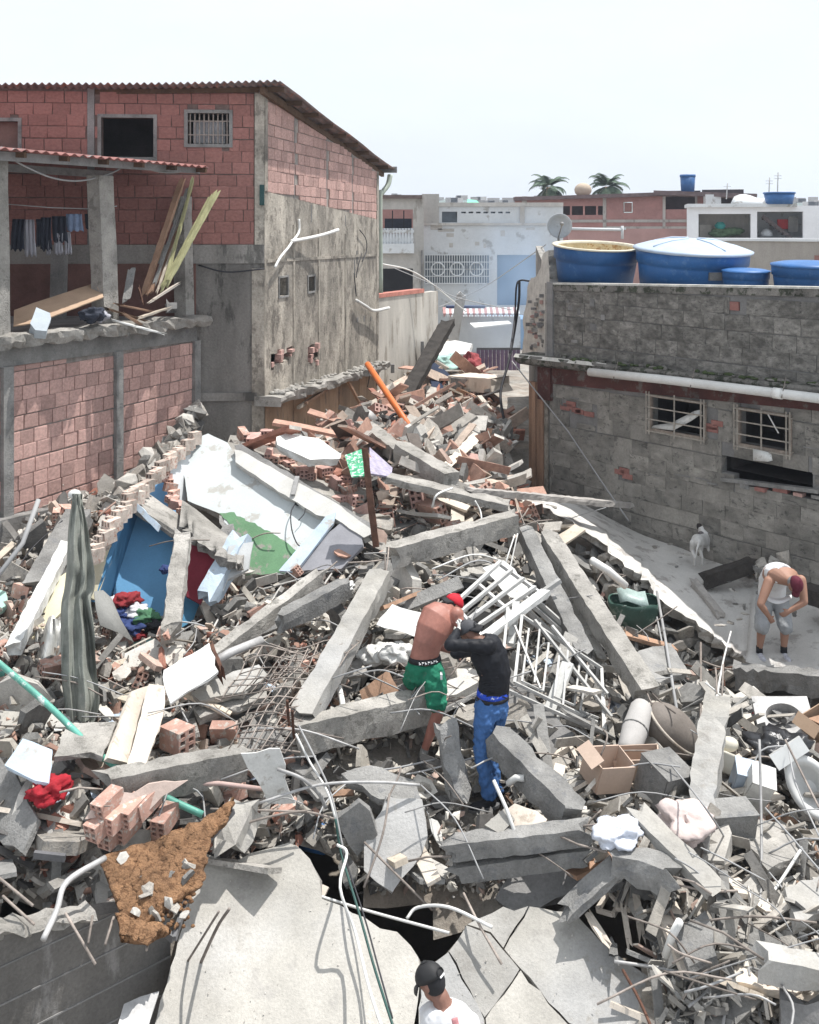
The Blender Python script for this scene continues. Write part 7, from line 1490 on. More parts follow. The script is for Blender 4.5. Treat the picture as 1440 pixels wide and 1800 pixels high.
# --- dog: white with dark head, seen from behind
DG = thing('dog', 'white dog with dark ears standing on the slab facing the grey wall', 'dog', P(1232, 988, 16.75))
m = MB(); rp, md, chs = P(1226, 950, 16.62), P(1232, 950, 16.8), P(1239, 948, 17.0)
rp = V(rp.x, 16.62, rp.z); 
ellip_torso(m, [(rp+V(-.02, -.10, -.0), V(1, 0, 0), .05, .06), (rp, V(1, 0, 0), .098, .105), (md+V(0, 0, -.01), V(1, 0, 0), .088, .095), (chs+V(0, 0, -.02), V(1, 0, 0), .095, .125), (chs+V(.01, .10, .03), V(1, 0, 0), .07, .09)])
hd = P(1234, 926, 17.12); limb(m, [chs+V(.01, .06, .06), chs.lerp(hd, .6)+V(.01, .04, .0), hd+V(0, -.02, -.02)], [.10, .082, .068])
m.ball(hd, (.068, .08, .064), 12, 8); limb(m, [hd+V(-.02, .05, -.01), hd+V(-.07, .12, -.02)], [.036, .024])
gz_ = P(1230, 990, 16.7).z
for (x, y, k_) in ((-.055, 16.60, 0), (.055, 16.62, 0)):     # hind legs with knee forward and hock back
    t_ = V(rp.x+x, y+.02, rp.z-.04); kn = V(rp.x+x*1.15, y+.09, rp.z-.17); hk = V(rp.x+x*1.1, y-.07, gz_+.14); ft = V(rp.x+x*1.2, y-.04, gz_+.02)
    limb(m, [t_, kn], [.068, .042]); limb(m, [kn, hk], [.036, .02]); limb(m, [hk, ft], [.02, .017]); m.ball(ft+V(0, .025, -.005), (.022, .035, .016), 8, 6)
for x in (-.06, .06):
    t_ = V(chs.x+x, 17.0, chs.z-.05); eb = V(chs.x+x, 16.98, chs.z-.17); wr = V(chs.x+x*1.05, 17.0, gz_+.10); ft = V(chs.x+x*1.05, 17.01, gz_+.02)
    limb(m, [t_, eb], [.045, .03]); limb(m, [eb, wr, ft], [.026, .018, .018]); m.ball(ft+V(0, .02, -.004), (.023, .034, .016), 8, 6)
limb(m, [rp+V(-.01, -.12, .0), rp+V(-.05, -.17, -.08), rp+V(-.08, -.18, -.22), rp+V(-.07, -.16, -.30)], [.022, .018, .014, .008])
rem(m.build('body', mat('white_fur', (.60, .59, .57), rough=.95, var=.14, sc=8, bump=.15), DG), .009, 3)
DF = mat('dark_fur', (.035, .03, .03), rough=.9, var=.3, bump=.1)
for k_ in (-1, 1):
    m = MB(); m.ball(hd+V(k_*.068, .0, .01), (.022, .03, .048), 8, 6); m.build('ear', DF, DG); MB().ball(hd+V(k_*.03-.02, .075, .015), .008, 6, 5).build('eye', DARK, DG)
m = MB(); m.ball(hd+V(-.015, .01, .02), (.064, .076, .056), 14, 8); m.build('head_patch', DF, DG); m = MB(); m.ball(chs+V(-.05, .02, .04), (.07, .10, .09), 12, 8); m.build('back_patch', mat('grey_fur', (.15, .14, .14), rough=.9, var=.3), DG); MB().ball(hd+V(-.078, .14, -.015), .013, 8, 6).build('nose', DF, DG)
# ================================================================ REBAR, CABLES: named singles
def wire(label, pts, r=.009, mt=None, name='rebar', cat='rebar', group=None, n=5):
    MB().tube(cr([G(*p) if p[2] < 3 else P(*p) for p in pts], n), r, 6).build(name, mt or REBAR, None, label, cat, group)
W_ = [('long bent rebar arching over the black hole from the white sheet to the right', [(455, 1412, .35), (560, 1380, .6), (660, 1375, .6), (738, 1380, .45)], .013, STEEL),
('thick curved rebar springing down from the concrete column foot', [(488, 1352, .6), (530, 1368, .65), (560, 1395, .5), (573, 1420, .35)], .016, STEEL),
('horizontal rebar left of the black hole', [(370, 1422, .35), (480, 1425, .4), (545, 1428, .45), (590, 1440, .4)], .010, REBAR),
('rebar loop bent around the pale column foot at lower left', [(425, 1455, .3), (440, 1445, .4), (500, 1430, .5), (540, 1425, .5)], .010, REBAR),
('pair of pale cables hanging from the broken beam joint, nearer one', [(520, 1290, .6), (545, 1340, .5), (575, 1390, .6), (590, 1440, .5)], .010, PVC),
('pale cable hanging from the broken beam joint, farther one', [(525, 1275, .6), (560, 1345, .6), (583, 1400, .55), (605, 1500, .4)], .009, CAB),
('pale twisted cable looping down over the big slab to the bottom edge', [(593, 1485, .5), (610, 1500, .6), (598, 1560, 8.0), (625, 1640, 7.9), (650, 1740, 7.45), (680, 1830, 7.1)], .012, PVC),
('dark green cable running down the big slab beside the pale one', [(590, 1440, .6), (600, 1500, .4), (630, 1600, 8.05), (655, 1690, 7.75), (680, 1770, 7.4), (700, 1830, 7.2)], .010, mat('green_cable', (.03, .08, .07), rough=.5, var=.1, bump=0)),
('thin black cable just right of the green cable on the big slab', [(600, 1490, .4), (640, 1610, 8.05), (665, 1700, 7.7), (690, 1790, 7.35)], .007, CABD),
('long straight rod lying across the top edge of the slabs at the hole', [(555, 1573, 8.35), (650, 1602, 8.3), (790, 1640, 8.1)], .012, PVC),
('pale rod arching over the hole onto the cracked slab', [(715, 1615, 8.3), (735, 1595, 8.35), (790, 1595, 8.2), (865, 1630, 7.95)], .013, PVC),
('rod lying down the cracked slab from the grey rubble', [(815, 1570, 8.3), (845, 1630, 8.0), (882, 1695, 7.8)], .010, REBAR),
('upright dark rebar in front of the hanging mesh slab', [(685, 1395, .6), (672, 1470, .5), (640, 1560, 8.4)], .010, REBAR),
('rebar end sticking out of the hanging mesh slab to the lower right', [(640, 1480, .4), (700, 1540, .3), (760, 1600, .1)], .010, REBAR),
('thin black wire slanting over the stacked beams', [(740, 1380, .5), (800, 1440, .6), (850, 1545, .5)], .006, CAB),
('bent pale rod crossing the cracked slab corner at the lower right', [(1080, 1690, 7.7), (1150, 1700, 7.7), (1230, 1712, 7.6), (1275, 1690, 7.6)], .013, STEEL),
('dark rod leaning from the slab corner to the bottom edge', [(1095, 1705, 7.6), (1125, 1760, 7.3), (1155, 1830, 7.0)], .011, RUST),
('tallest vertical rod crossing the lower right debris', [(1335, 1300, .9), (1338, 1420, 8.9), (1338, 1560, 8.3), (1328, 1720, 7.6), (1345, 1830, 7.2)], .013, STEEL),
('rod bundle arm rising to the upper right at lower right', [(1275, 1690, 7.8), (1330, 1610, 8.1), (1375, 1545, 8.4), (1410, 1490, 8.6)], .013, PVC),
('second rod of the lower right bundle leaning toward the right edge', [(1250, 1660, 7.9), (1320, 1620, 8.0), (1380, 1600, 8.1), (1450, 1570, 8.2)], .012, PVC),
('third rod of the lower right bundle, almost level', [(1290, 1670, 7.9), (1350, 1625, 8.0), (1440, 1610, 8.1)], .010, STEEL),
('thin rod standing left of the lower right bundle', [(1180, 1345, .5), (1240, 1420, .8), (1285, 1500, 9.0), (1290, 1600, 8.4)], .008, CAB),
('long rod down to the bottom edge left of the tallest rod', [(1275, 1580, 8.3), (1282, 1640, 8.0), (1278, 1740, 7.5), (1268, 1830, 7.1)], .012, STEEL),
('short crossing rod at the bottom right corner', [(1210, 1770, 7.3), (1245, 1740, 7.4), (1275, 1690, 7.6)], .010, STEEL),
('rod leaning from the fan housing toward the lower centre', [(1380, 1300, .9), (1410, 1360, .7), (1440, 1420, .6)], .010, REBAR),
('thin wire crossing the lower right pale chunks', [(1345, 1420, .6), (1390, 1470, .5), (1450, 1540, .4)], .008, CAB),
('thin wire from the fan housing to the white toilet', [(1385, 1310, .7), (1400, 1380, .6), (1440, 1470, .5)], .007, CAB),
('rusty rods poking from the broken slab edge near the bent man, upper', [(1205, 1168, 14.0), (1240, 1178, 13.9), (1290, 1172, 14.0)], .012, RUST),
('rusty rods poking from the broken slab edge near the bent man, lower', [(1235, 1162, 14.0), (1262, 1172, 13.9), (1300, 1180, 13.9)], .012, REBAR),
('vertical rusty rod dangling under the slab edge near the bent man', [(1272, 1150, 13.9), (1273, 1190, 13.7), (1276, 1230, 13.5)], .010, RUST),
('pale rod leaning from the rough white column up to the slab', [(1260, 1225, .8), (1272, 1160, 13.5), (1285, 1110, 14.2)], .012, PVC),
('short pale rods crossing above the rough white column', [(1240, 1200, .8), (1262, 1218, .75), (1275, 1235, .7)], .010, PVC),
('long pale rod down from the torn tub to the dark gap', [(1155, 1085, 14.0), (1170, 1160, 12.8), (1188, 1245, 11.6)], .012, CAB),
('pale wire curling over the dark gap by the long timber', [(760, 892, .5), (768, 870, .7), (795, 858, .7)], .014, PVC),
('second pale wire curling over the dark gap', [(835, 880, .6), (845, 900, .5), (848, 932, .4)], .012, PVC),
('stiff wires hanging from the beam joint above the louvre frame', [(905, 940, .7), (892, 980, .5), (885, 1010, .3)], .010, PVC),
('second stiff wire hanging from the beam joint', [(910, 938, .7), (902, 975, .5), (895, 1005, .35)], .010, PVC),
('curved conduit arching behind the two men', [(760, 1000, .4), (830, 975, .5), (880, 985, .4)], .010, PVC),
('second curved conduit behind the two men', [(770, 1020, .3), (840, 985, .5), (890, 1005, .3)], .010, CAB),
('black reinforcing stub standing left on the concrete joint', [(505, 1232, .8), (507, 1260, .5), (508, 1275, .4)], .014, RUST),
('black reinforcing stub standing right on the concrete joint', [(514, 1250, .8), (516, 1285, .5), (518, 1300, .4)], .014, RUST),
('pair of rebar stubs leaning on the big slab, left one', [(330, 1690, 7.95), (352, 1655, 7.8), (385, 1602, 7.7)], .010, REBAR),
('pair of rebar stubs leaning on the big slab, right one with bent tip', [(352, 1695, 7.95), (382, 1630, 7.75), (403, 1598, 7.6)], .013, REBAR),
('thin wire bridging the porch house plinth and the heap', [(30, 1000, 12.4), (60, 960, 12.8), (110, 915, 13.2)], .008, CABD)]
for w__ in W_: wire(w__[0], w__[1], w__[2], w__[3])
LMK = [((745, 1200), 'the shirtless person'), ((860, 1260), 'the jeans wearer'), ((1360, 1080), 'the bent person in white'), ((760, 1740), 'the person in the black cap'), ((145, 1080), 'the hanging grey-green cloth'), ((240, 990), 'the blue room'), ((450, 900), 'the white and green wall'), ((655, 870), 'the rusty steel post'), ((600, 1140), 'the long pale column'), ((480, 1220), 'the rebar mat'), ((340, 1180), 'the white cabinet panel'), ((240, 1280), 'the two dusty boards'), ((86, 1388), 'the red cloth'), ((280, 1560), 'the orange soil'), ((440, 1650), 'the huge pale slab'), ((650, 1560), 'the black hole'), ((900, 1510), 'the two stacked beams'), ((980, 1720), 'the cracked slab'), ((980, 1180), 'the tangled gate'), ((1060, 1080), 'the grooved beam'), ((1115, 1070), 'the green tub'), ((1130, 1290), 'the rolled mattress'), ((1240, 1360), 'the rough white column'), ((1385, 1255), 'the fan housing'), ((1420, 1390), 'the toilet bowl'), ((1190, 1500), 'the pale slanting lintel'), ((1390, 1700), 'the lower right beam stub'), ((1290, 1640), 'the lower right rod bundle'), ((300, 1350), 'the low left beam'), ((660, 1260), 'the beam under the shirtless person'), ((800, 940), 'the level thick beam'), ((940, 1370), 'the short slanting grey beam'), ((570, 1065), 'the rusty drum'), ((700, 700), 'the orange pipe'), ((740, 640), 'the blackened timber'), ((835, 745), 'the dark brown chipboard'), ((845, 670), 'the beige counter'), ((750, 820), 'the pale lane beam'), ((545, 790), 'the white foam slab'), ((30, 950), 'the leaning steel pole'), ((120, 1230), 'the green pipe'), ((910, 800), 'the striped corner column')]
def where(p):
    q = proj(Vector(p)); b = min(LMK, key=lambda l: (l[0][0]-q[0])**2+(l[0][1]-q[1])**2); dx, dy = q[0]-b[0][0], q[1]-b[0][1]
    if abs(dx) > abs(dy)*1.2: r = 'right of ' if dx > 0 else 'left of '
    else: r = 'just below ' if dy > 0 else 'just above '
    return r+b[1]
def many(label, name, cat, group, n, box, mk):
    x0, y0, x1, y1 = box
    for i in range(n): mk(U(x0, x1), U(y0, y1), label, name, cat, group)
def mk_rod(x, y, label, name, cat, group):
    if y > 1560 and x < 1180: x += 260
    a = U(0, 6.28); L = U(.3, 1.1); p = G(x, y, U(.1, .4)); q = p+Vector((math.cos(a)*L, math.sin(a)*L*.6, U(-.25, .35)))
    MB().tube(cr([p, p.lerp(q, .5)+Vector((U(-.08, .08), U(-.08, .08), U(-.02, .12))), q], 4), U(.005, .009), 5).build(name, R.choice([REBAR, STEEL, CAB, REBAR]), None, ('long ' if L > .75 else 'short ')+label+' '+where(p), cat, group)
many('thin rebar rod', 'rebar', 'rebar', 'loose rebar rods over the heap', 50, (900, 1290, 1440, 1760), mk_rod)
many('thin rebar rod', 'rebar', 'rebar', 'loose rebar rods left of centre', 40, (100, 1150, 900, 1470), mk_rod)
many('thin rod', 'rebar', 'rebar', 'loose rods in the upper heap', 60, (250, 900, 1150, 1290), mk_rod)

# ================================================================ SCATTERED DEBRIS
def hullmesh(name, mt, sx, sy, sz, n=12, seed=0):
    rr = random.Random(seed); bm = bmesh.new()
    for i in range(n):
        v = Vector((rr.uniform(-1, 1), rr.uniform(-1, 1), rr.uniform(-1, 1))); k = max(abs(v.x), abs(v.y), abs(v.z)); v = v/k*rr.uniform(.7, 1)
        bm.verts.new((v.x*sx/2, v.y*sy/2, v.z*sz/2))
    r = bmesh.ops.convex_hull(bm, input=bm.verts); bmesh.ops.delete(bm, geom=[e for e in bm.verts if not e.link_faces], context='VERTS')
    me = bpy.data.meshes.new(name); bm.to_mesh(me); bm.free(); me.materials.append(mt); return me
def platemesh(name, mt, L, t, seed):
    rr = random.Random(seed); n = rr.randint(5, 8); bm = bmesh.new(); an = sorted(rr.uniform(0, 6.28) for _ in range(n)); an = [6.28*(i+rr.uniform(-.3, .3))/n for i in range(n)]
    top = [bm.verts.new((math.cos(a)*L/2*rr.uniform(.7, 1.1), math.sin(a)*L/2*rr.uniform(.55, .9), t/2)) for a in an]
    bot = [bm.verts.new((v.co.x*rr.uniform(.88, 1.05), v.co.y*rr.uniform(.88, 1.05), -t/2)) for v in top]
    bm.faces.new(top); bm.faces.new(bot[::-1])
    for i in range(n): bm.faces.new((top[i], bot[i], bot[(i+1) % n], top[(i+1) % n]))
    me = bpy.data.meshes.new(name); bm.to_mesh(me); bm.free(); me.materials.append(mt); return me
CHK = mat('chunk_concrete', (.35, .325, .29), var=.3, sc=5, bump=.7, rnd=.3, spot=(.26, .25, .235), spotamt=.25)
CHK2 = mat('chunk_pale', (.46, .44, .405), var=.2, sc=5, bump=.5, rnd=.2, spot=(.38, .36, .34), spotamt=.15)
CHG = mat('chunk_grey', (.2, .195, .185), var=.3, sc=5, bump=.7, rnd=.3)
PROT = [hullmesh('concrete_chunk', R.choice([CHK, CHK, CHK2, CHG]), 1, U(.5, .9), U(.25, .6), 14, i) for i in range(14)]
PLT = [platemesh('slab_fragment', R.choice([CHK, CHK2, CHK2, CHG]), 1, U(.1, .18), i+50) for i in range(14)]
CANVAS = []
avoid = [(P(745, 1300, 10.1), .35), (P(860, 1330, 9.6), .3), (P(785, 1150, 10.5), .3)]
KEEPOFF = [(150, 1075), (205, 880), (330, 770), (420, 790), (600, 890), (610, 930), (520, 1015), (440, 1025), (350, 1085), (300, 1115), (190, 1100)]
FEET = [(P(742, 1345, 10.0), .24), (P(738, 1355, 9.8), .2), (P(862, 1425, 9.45), .24), (P(850, 1440, 9.3), .2), (P(150, 1290, 9.95), .25), (P(1385, 1290, 11.1), .33), (P(1110, 1340, 9.95), .28), (P(1180, 1310, 10.2), .25), (P(1428, 1420, 9.4), .28), (P(1372, 1350, 10.1), .25), (P(1286, 1355, 10.0), .2), (P(640, 1265, 9.9), .2), (P(700, 1250, 10.1), .2), (P(580, 1285, 9.65), .2)]
def inpoly(q, pl):
    c = False; n = len(pl)
    for i in range(n):
        (x1, y1), (x2, y2) = pl[i], pl[i-1]
        if (y1 > q[1]) != (y2 > q[1]) and q[0] < (x2-x1)*(q[1]-y1)/(y2-y1)+x1: c = not c
    return c
def samp(zone):
    """random place on the heap: zone limits in metres (x0,x1,y0,y1)"""
    x0, x1, y0, y1 = zone
    while True:
        y = math.exp(U(math.log(y0), math.log(y1))); half = .47*y; x = U(max(x0, -half), min(x1, half))
        if y > 16.5 and (x < -2.2+ (y-16)*.2 or x > 2.2+(y-18)*.09): continue
        if x < -5.2 and y > 12.3: continue
        if x < -3.6 and y > 15.2: continue
        if x > 2.0 and y > 13.6+ (0 if x > 4 else 1.0): continue      # the clear floor slab
        if in_hole(x, y, .85): continue
        q = proj(Vector((x, y, TZ(x, y))))
        if q[1] > 1590 and 250 < q[0] < 1150: continue
        if y > 11.7 and y < 16 and inpoly(q, KEEPOFF): continue
        if inpoly(q, [(1265, 1145), (1600, 1150), (1600, 1225), (1300, 1215)]): continue
        if any((x-a.x)**2+(y-a.y)**2 < r*r for a, r in FEET): continue
        if y < 7.25: continue
        return x, y
def lift(): return abs(R.gauss(0, .13))
def sized(s, a, b): t = (s-a)/(b-a); return 'small ' if t < .33 else ('medium ' if t < .66 else 'large ')
def put(lst, name, label, cat, group, n, zone, s0, s1, tilt=.5, mtf=None, zl=0.0):
    for i in range(n):
        x, y = samp(zone); s = U(s0, s1)*(1 if y < 14 else 1.25); c = Vector((x, y, TZ(x, y)+lift()+s*.15+zl))
        if any((c-a).length < r for a, r in avoid): continue
        place(R.choice(lst), name, c, rnd_rot(tilt) if tilt else Matrix.Identity(3), None, sized(s, s0, s1*1.1)+label+' '+where(c), cat, group, (s, s, s))
Z_ALL = (-9, 9, 7.4, 16.5); Z_LEFT = (-9, -.8, 7.8, 15.2); Z_RIGHT = (1.2, 9, 7.3, 13.2); Z_LANE = (-3, 3.6, 14.5, 33); Z_MID = (-2.5, 2, 8.8, 15)
put(PROT, 'concrete_chunk', 'angular lump of broken concrete', 'concrete chunk', 'broken concrete lumps', 290, Z_ALL, .1, .29, 1.2)
put(PLT, 'slab_fragment', 'flat angular slab fragment', 'slab fragment', 'flat slab fragments', 290, Z_ALL, .22, .62, .55)
put(HBM[:2], 'hollow_brick', 'dusty pink hollow brick', 'brick', 'loose hollow bricks', 70, Z_LEFT, .6, .95, .5)
put(HBM, 'lane_brick', 'reddish hollow brick in the lane rubble', 'brick', 'bricks in the lane rubble', 80, Z_LANE, .9, 1.2, .7)
put(PLT, 'slab_fragment', 'broad broken floor plate', 'slab fragment', 'broad broken floor plates', 42, Z_ALL, .6, .95, .4)
for e_ in LEDGE:
    for k in range(3):
        place(R.choice(PROT+PLT+HBM), 'edge_rubble', e_+Vector((U(-.2, .2), U(-.1, .45), -U(.18, .55))), rnd_rot(1), None, 'broken lump packed under the long floor slab edge, '+where(e_), 'rubble lump', 'lumps under the long floor slab edge', (U(.15, .45),)*3)
# planks, boards
PLK = []
for i, mt in enumerate([PL, PLANK, CONG, SLAB, PL, WOODB, CONC]):
    m = MB(); n = 8; sec = [(-.5, -.5), (.5, -.5), (.5, .5), (-.5, .5)]; rows = [[Vector((u*.14+U(-.004, .004), (k/n-.5), v*.03+U(-.002, .002)+.01*math.sin(k/n*3+i))) for u, v in sec] for k in range(n+1)]
    m.sheet(rows, smooth=False, closed=True); m.add(rows[0], [(0, 1, 2, 3)]); m.add(rows[-1], [(3, 2, 1, 0)]); me = bpy.data.meshes.new('plank'); me.from_pydata([tuple(v) for v in m.v], [], m.f); me.materials.append(mt); me.update(); PLK.append(me)
def put_planks(n, zone, label, group, l0=.4, l1=1.4, w=(.5, 1.6), lst=None, name='plank', cat='plank'):
    for i in range(n):
        x, y = samp(zone); c = Vector((x, y, TZ(x, y)+.08+lift()))
        if any((c-a).length < r+.1 for a, r in avoid): continue
        Rm = Matrix.Rotation(R.gauss(.6, 1.1), 3, 'Z') @ Matrix.Rotation(U(-.35, .45), 3, 'X') @ Matrix.Rotation(U(-.6, .6), 3, 'Y')
        place(R.choice(lst or PLK), name, c, Rm, None, label+' '+where(c), cat, group, (U(*w), U(l0, l1), U(.8, 1.6)))
put_planks(110, Z_ALL, 'dusty splintered plank', 'planks in the heap')
put_planks(120, Z_LANE, 'splintered lane plank', 'planks in the lane rubble', .6, 2.0, name='broken_board', cat='board')
put_planks(120, Z_RIGHT, 'narrow lath', 'laths in the right hand debris', .3, .9, (.25, .8), name='lath', cat='lath')
put_planks(70, (-3, 0, 9, 13.5), 'narrow wood strip', 'wood strips near the rebar mats', .3, 1.0, (.2, .6), name='wood_strip', cat='wood strip')
# papers, thin pale sheets, coloured bits
SHT = [platemesh('pale_sheet', m_, 1, .02, i+90) for i, m_ in enumerate([WHITEP, CHK2, WHITEP, CARD2, mat('pale_blue_lid', (0,0,0))])]
put(SHT, 'pale_sheet', 'thin pale sheet', 'sheet', 'thin pale sheets in the heap', 90, Z_ALL, .2, .5, .6)
COLM = [(.30, .05, .05), (.05, .10, .28), (.10, .30, .26), (.5, .36, .16), (.03, .03, .035), (.55, .3, .3)]
RAGM = [hullmesh('rag', mat('rag_%s' % nm, c, var=.3, bump=.3), 1, .8, .4, 16, 300+i) for i, (nm, c) in enumerate(zip(('red', 'navy', 'teal', 'ochre', 'black', 'rose'), COLM))]
for me_, nm in zip(RAGM, ('dark red', 'navy', 'teal', 'ochre', 'black', 'rose')):
    put([me_], 'rag', 'crumpled %s rag' % nm, 'rag', 'small %s rags in the debris' % nm, 7 if nm in ('black', 'navy') else 4, Z_ALL, .07, .16, .4)
# laid pieces: bricks row above ceiling slab, hollow brick cluster at lower left
for i in range(46):
    t = U(0, 1); a = P(410, 776, 16.3).lerp(P(655, 935, 14.3), t); b = P(470, 768, 17.2).lerp(P(700, 900, 15.2), t); p = a.lerp(b, U(0, .9))+Vector((0, 0, .06+lift()*.4))
    place(R.choice(HBM+[PROT[0], PROT[3]]), 'roof_brick', p, Matrix.Rotation(.5+U(-.5, .5), 3, 'Z') @ Matrix.Rotation(U(-.2, .2), 3, 'X'), None, 'pinkish brick piece on the long ceiling slab, '+where(p), 'brick', 'bricks on the ceiling slab', (U(.7, 1.1),)*3 if i % 2 else (.9,)*3) if False else None
for i in range(60):
    t = U(0, 1); a = P(410, 776, 16.3).lerp(P(655, 935, 14.3), t); b = P(470, 768, 17.2).lerp(P(700, 900, 15.2), t); p = a.lerp(b, U(0, .95))+Vector((0, 0, .07+lift()*.4))
    place(R.choice(HBM), 'roof_brick', p, Matrix.Rotation(.5+U(-.6, .6), 3, 'Z') @ Matrix.Rotation(U(-.3, .3), 3, 'X') @ Matrix.Rotation(R.choice([0, 1.57]), 3, 'Y'), None, 'pinkish brick piece on the long ceiling slab, '+where(p), 'brick', 'bricks on the ceiling slab', (U(.7, 1.1), U(.6, 1.1), U(.7, 1.1)))
for (x, y, l, rz, lab) in ((178, 1448, .42, -.5, 'leftmost'), (205, 1435, .45, -.45, 'second'), (232, 1425, .48, -.4, 'third'), (200, 1462, .25, -.45, 'lower left'), (222, 1452, .27, -.4, 'lower middle'), (290, 1440, .3, -.3, 'separate tilted'), (255, 1412, .45, -.5, 'rear right'), (190, 1412, .5, -.5, 'rear left')):
    place(HBM[0], 'hollow_brick', G(x, y, l), Matrix.Rotation(rz, 3, 'Z') @ Matrix.Rotation(.15+U(-.1, .1), 3, 'X') @ Matrix.Rotation(U(-.1, .1), 3, 'Y'), None, lab+' hollow brick of the broken wall piece above the orange soil', 'brick', 'hollow bricks above the orange soil', (1.0, .8, .7))
loc_slab('pink plastered top of the broken brick wall piece above the orange soil', [(150, 1440), (175, 1405), (262, 1378), (330, 1372), (300, 1392), (262, 1425), (200, 1440)], (.5, .6, .55), .05, mat('pinkish_plaster', (.50, .40, .35), var=.2, bump=.3), name='wall_fragment', cat='wall fragment', jag=.03)
place(HBM[0], 'hollow_brick', G(312, 1296, .3), Matrix.Rotation(.95, 3, 'Z'), None, 'single tidy pink hollow brick with its holes facing right below the boards', 'brick', None, (1.5, .85, 1.0))
for i in range(26):
    x = U(1330, 1440); p = P(x, U(985, 1012), 15.9); place(R.choice(PLT+PROT), 'concrete_chunk', p, rnd_rot(.5), None, 'broken piece piled at the foot of the grey wall', 'concrete chunk', 'pieces at the foot of the grey wall', (U(.15, .4),)*3)
for i in range(55):
    x, y = U(1090, 1400), U(950, 1100); t = (y-950)/150; d = 17.4-t*2.6; p = P(x, y, d); 
    # dropped onto the dusty slab surface near the dog
    if x < 1080+t*150: continue
    place(R.choice(PLT+PROT), 'small_fragment', P(x, y, 17.6-t*2.4-(x-1090)/310*.9), rnd_rot(.2), None, 'small flat fragment lying on the dusty slab around the dog', 'fragment', 'small fragments on the dusty slab', (U(.06, .2), U(.06, .16), U(.03, .1)))
# brick and mortar crumbs sloughed at the foot of the porch house wall
for i in range(150):
    t = U(0, 1); x = 190+160*t; y = 905-170*t+U(-25, 30); p = P(x, y, 14.6+3.0*t-.1)
    place(R.choice(HBM+PROT+PROT), 'wall_crumb', p, rnd_rot(1), None, R.choice(['mortar', 'brick'])+' lump at the porch house wall foot, '+where(p), 'rubble lump', 'lumps at the porch house wall foot', (U(.15, .5) if i % 3 else .35,)*3)

# ---- the mass of small debris nobody could count
def mass(name, label, protos, n, zone, s0, s1, mt, tilt, lf=.12, seed=5):
    V_ = []; F_ = []; off = 0; rs = np.random.RandomState(seed); data = []
    for me in protos:
        co = np.empty(len(me.vertices)*3); me.vertices.foreach_get('co', co); data.append((co.reshape(-1, 3), [tuple(p.vertices) for p in me.polygons]))
    for i in range(n):
        x, y = samp(zone); s = s0+(s1-s0)*rs.rand()**2.2; co, fs = data[rs.randint(len(data))]
        s *= (1 if y < 15 else 1.5); Rm = np.array(rnd_rot(tilt)); sc = np.array([1, U(.6, 1.2), U(.6, 1.2)])*s
        V_.append((co*sc) @ Rm.T+np.array([x, y, TZ(x, y)+abs(R.gauss(0, lf))+s*.1])); F_.extend([tuple(v+off for v in f) for f in fs]); off += len(co)
    V_ = np.concatenate(V_); me = bpy.data.meshes.new(name); me.from_pydata(V_.tolist(), [], F_); me.materials.append(mt); me.update()
    o = bpy.data.objects.new(name, me); COL.objects.link(o); tag(o, label, 'rubble', None, 'stuff'); return o
PALM = mat('rubble_mix', (.4, .38, .36), var=.25, sc=8, bump=.6, island=True, rnd=.3, col2=[(.34, .315, .275, 0), (.47, .445, .40, .26), (.23, .22, .205, .42), (.38, .28, .235, .66), (.39, .355, .31, .76), (.10, .095, .09, .86)])
PALB = mat('rubble_brick_mix', (.4, .38, .36), var=.25, sc=8, bump=.6, island=True, rnd=.3, col2=[(.36, .22, .17, 0), (.42, .34, .28, .25), (.33, .31, .28, .45), (.32, .15, .11, .68), (.47, .44, .40, .78), (.10, .085, .075, .88)])
PALR = mat('rubble_grey_mix', (.4, .38, .36), var=.25, sc=8, bump=.6, island=True, rnd=.3, col2=[(.33, .305, .27, 0), (.46, .435, .395, .3), (.21, .205, .195, .5), (.39, .37, .335, .7), (.09, .09, .088, .84)])
STK = [PLK[0], PLK[1]]
boxes = [hullmesh('b', CHK, 1, .7, .4, 10, 400+i) for i in range(10)]
mass('small_rubble', 'small grey and white concrete crumbs covering the whole heap', boxes, 24000, Z_ALL, .02, .13, PALM, 1.5)
mass('small_rubble', 'grey crumbs and splinters covering the right of the heap', boxes, 9000, Z_RIGHT, .02, .13, PALR, 1.5, .15, 6)
mass('small_rubble', 'pinkish brick crumbs covering the left of the heap', boxes, 8000, Z_LEFT, .02, .13, PALB, 1.5, .12, 7)
mass('small_rubble', 'pink brick crumbs filling the far lane', boxes, 9000, Z_LANE, .06, .26, PALB, 1.5, .16, 8)
mass('plate_rubble', 'flat broken plates mixed through the heap', PLT, 2600, Z_ALL, .12, .42, PALM, .6, .13, 9)
mass('plate_rubble', 'flat brick and plaster plates mixed through the left of the heap', PLT, 1200, Z_LEFT, .12, .36, PALB, .6, .12, 10)
mass('splinters', 'wood splinters and laths mixed through the heap', STK, 2600, Z_ALL, .12, .6, PALM, .7, .14, 11)
mass('splinters', 'laths and strips mixed through the right of the heap', STK, 1100, Z_RIGHT, .2, .9, PALR, .8, .18, 12)
mass('splinters', 'laths mixed through the lane rubble', STK, 500, Z_LANE, .4, 1.3, PALB, .6, .2, 13)

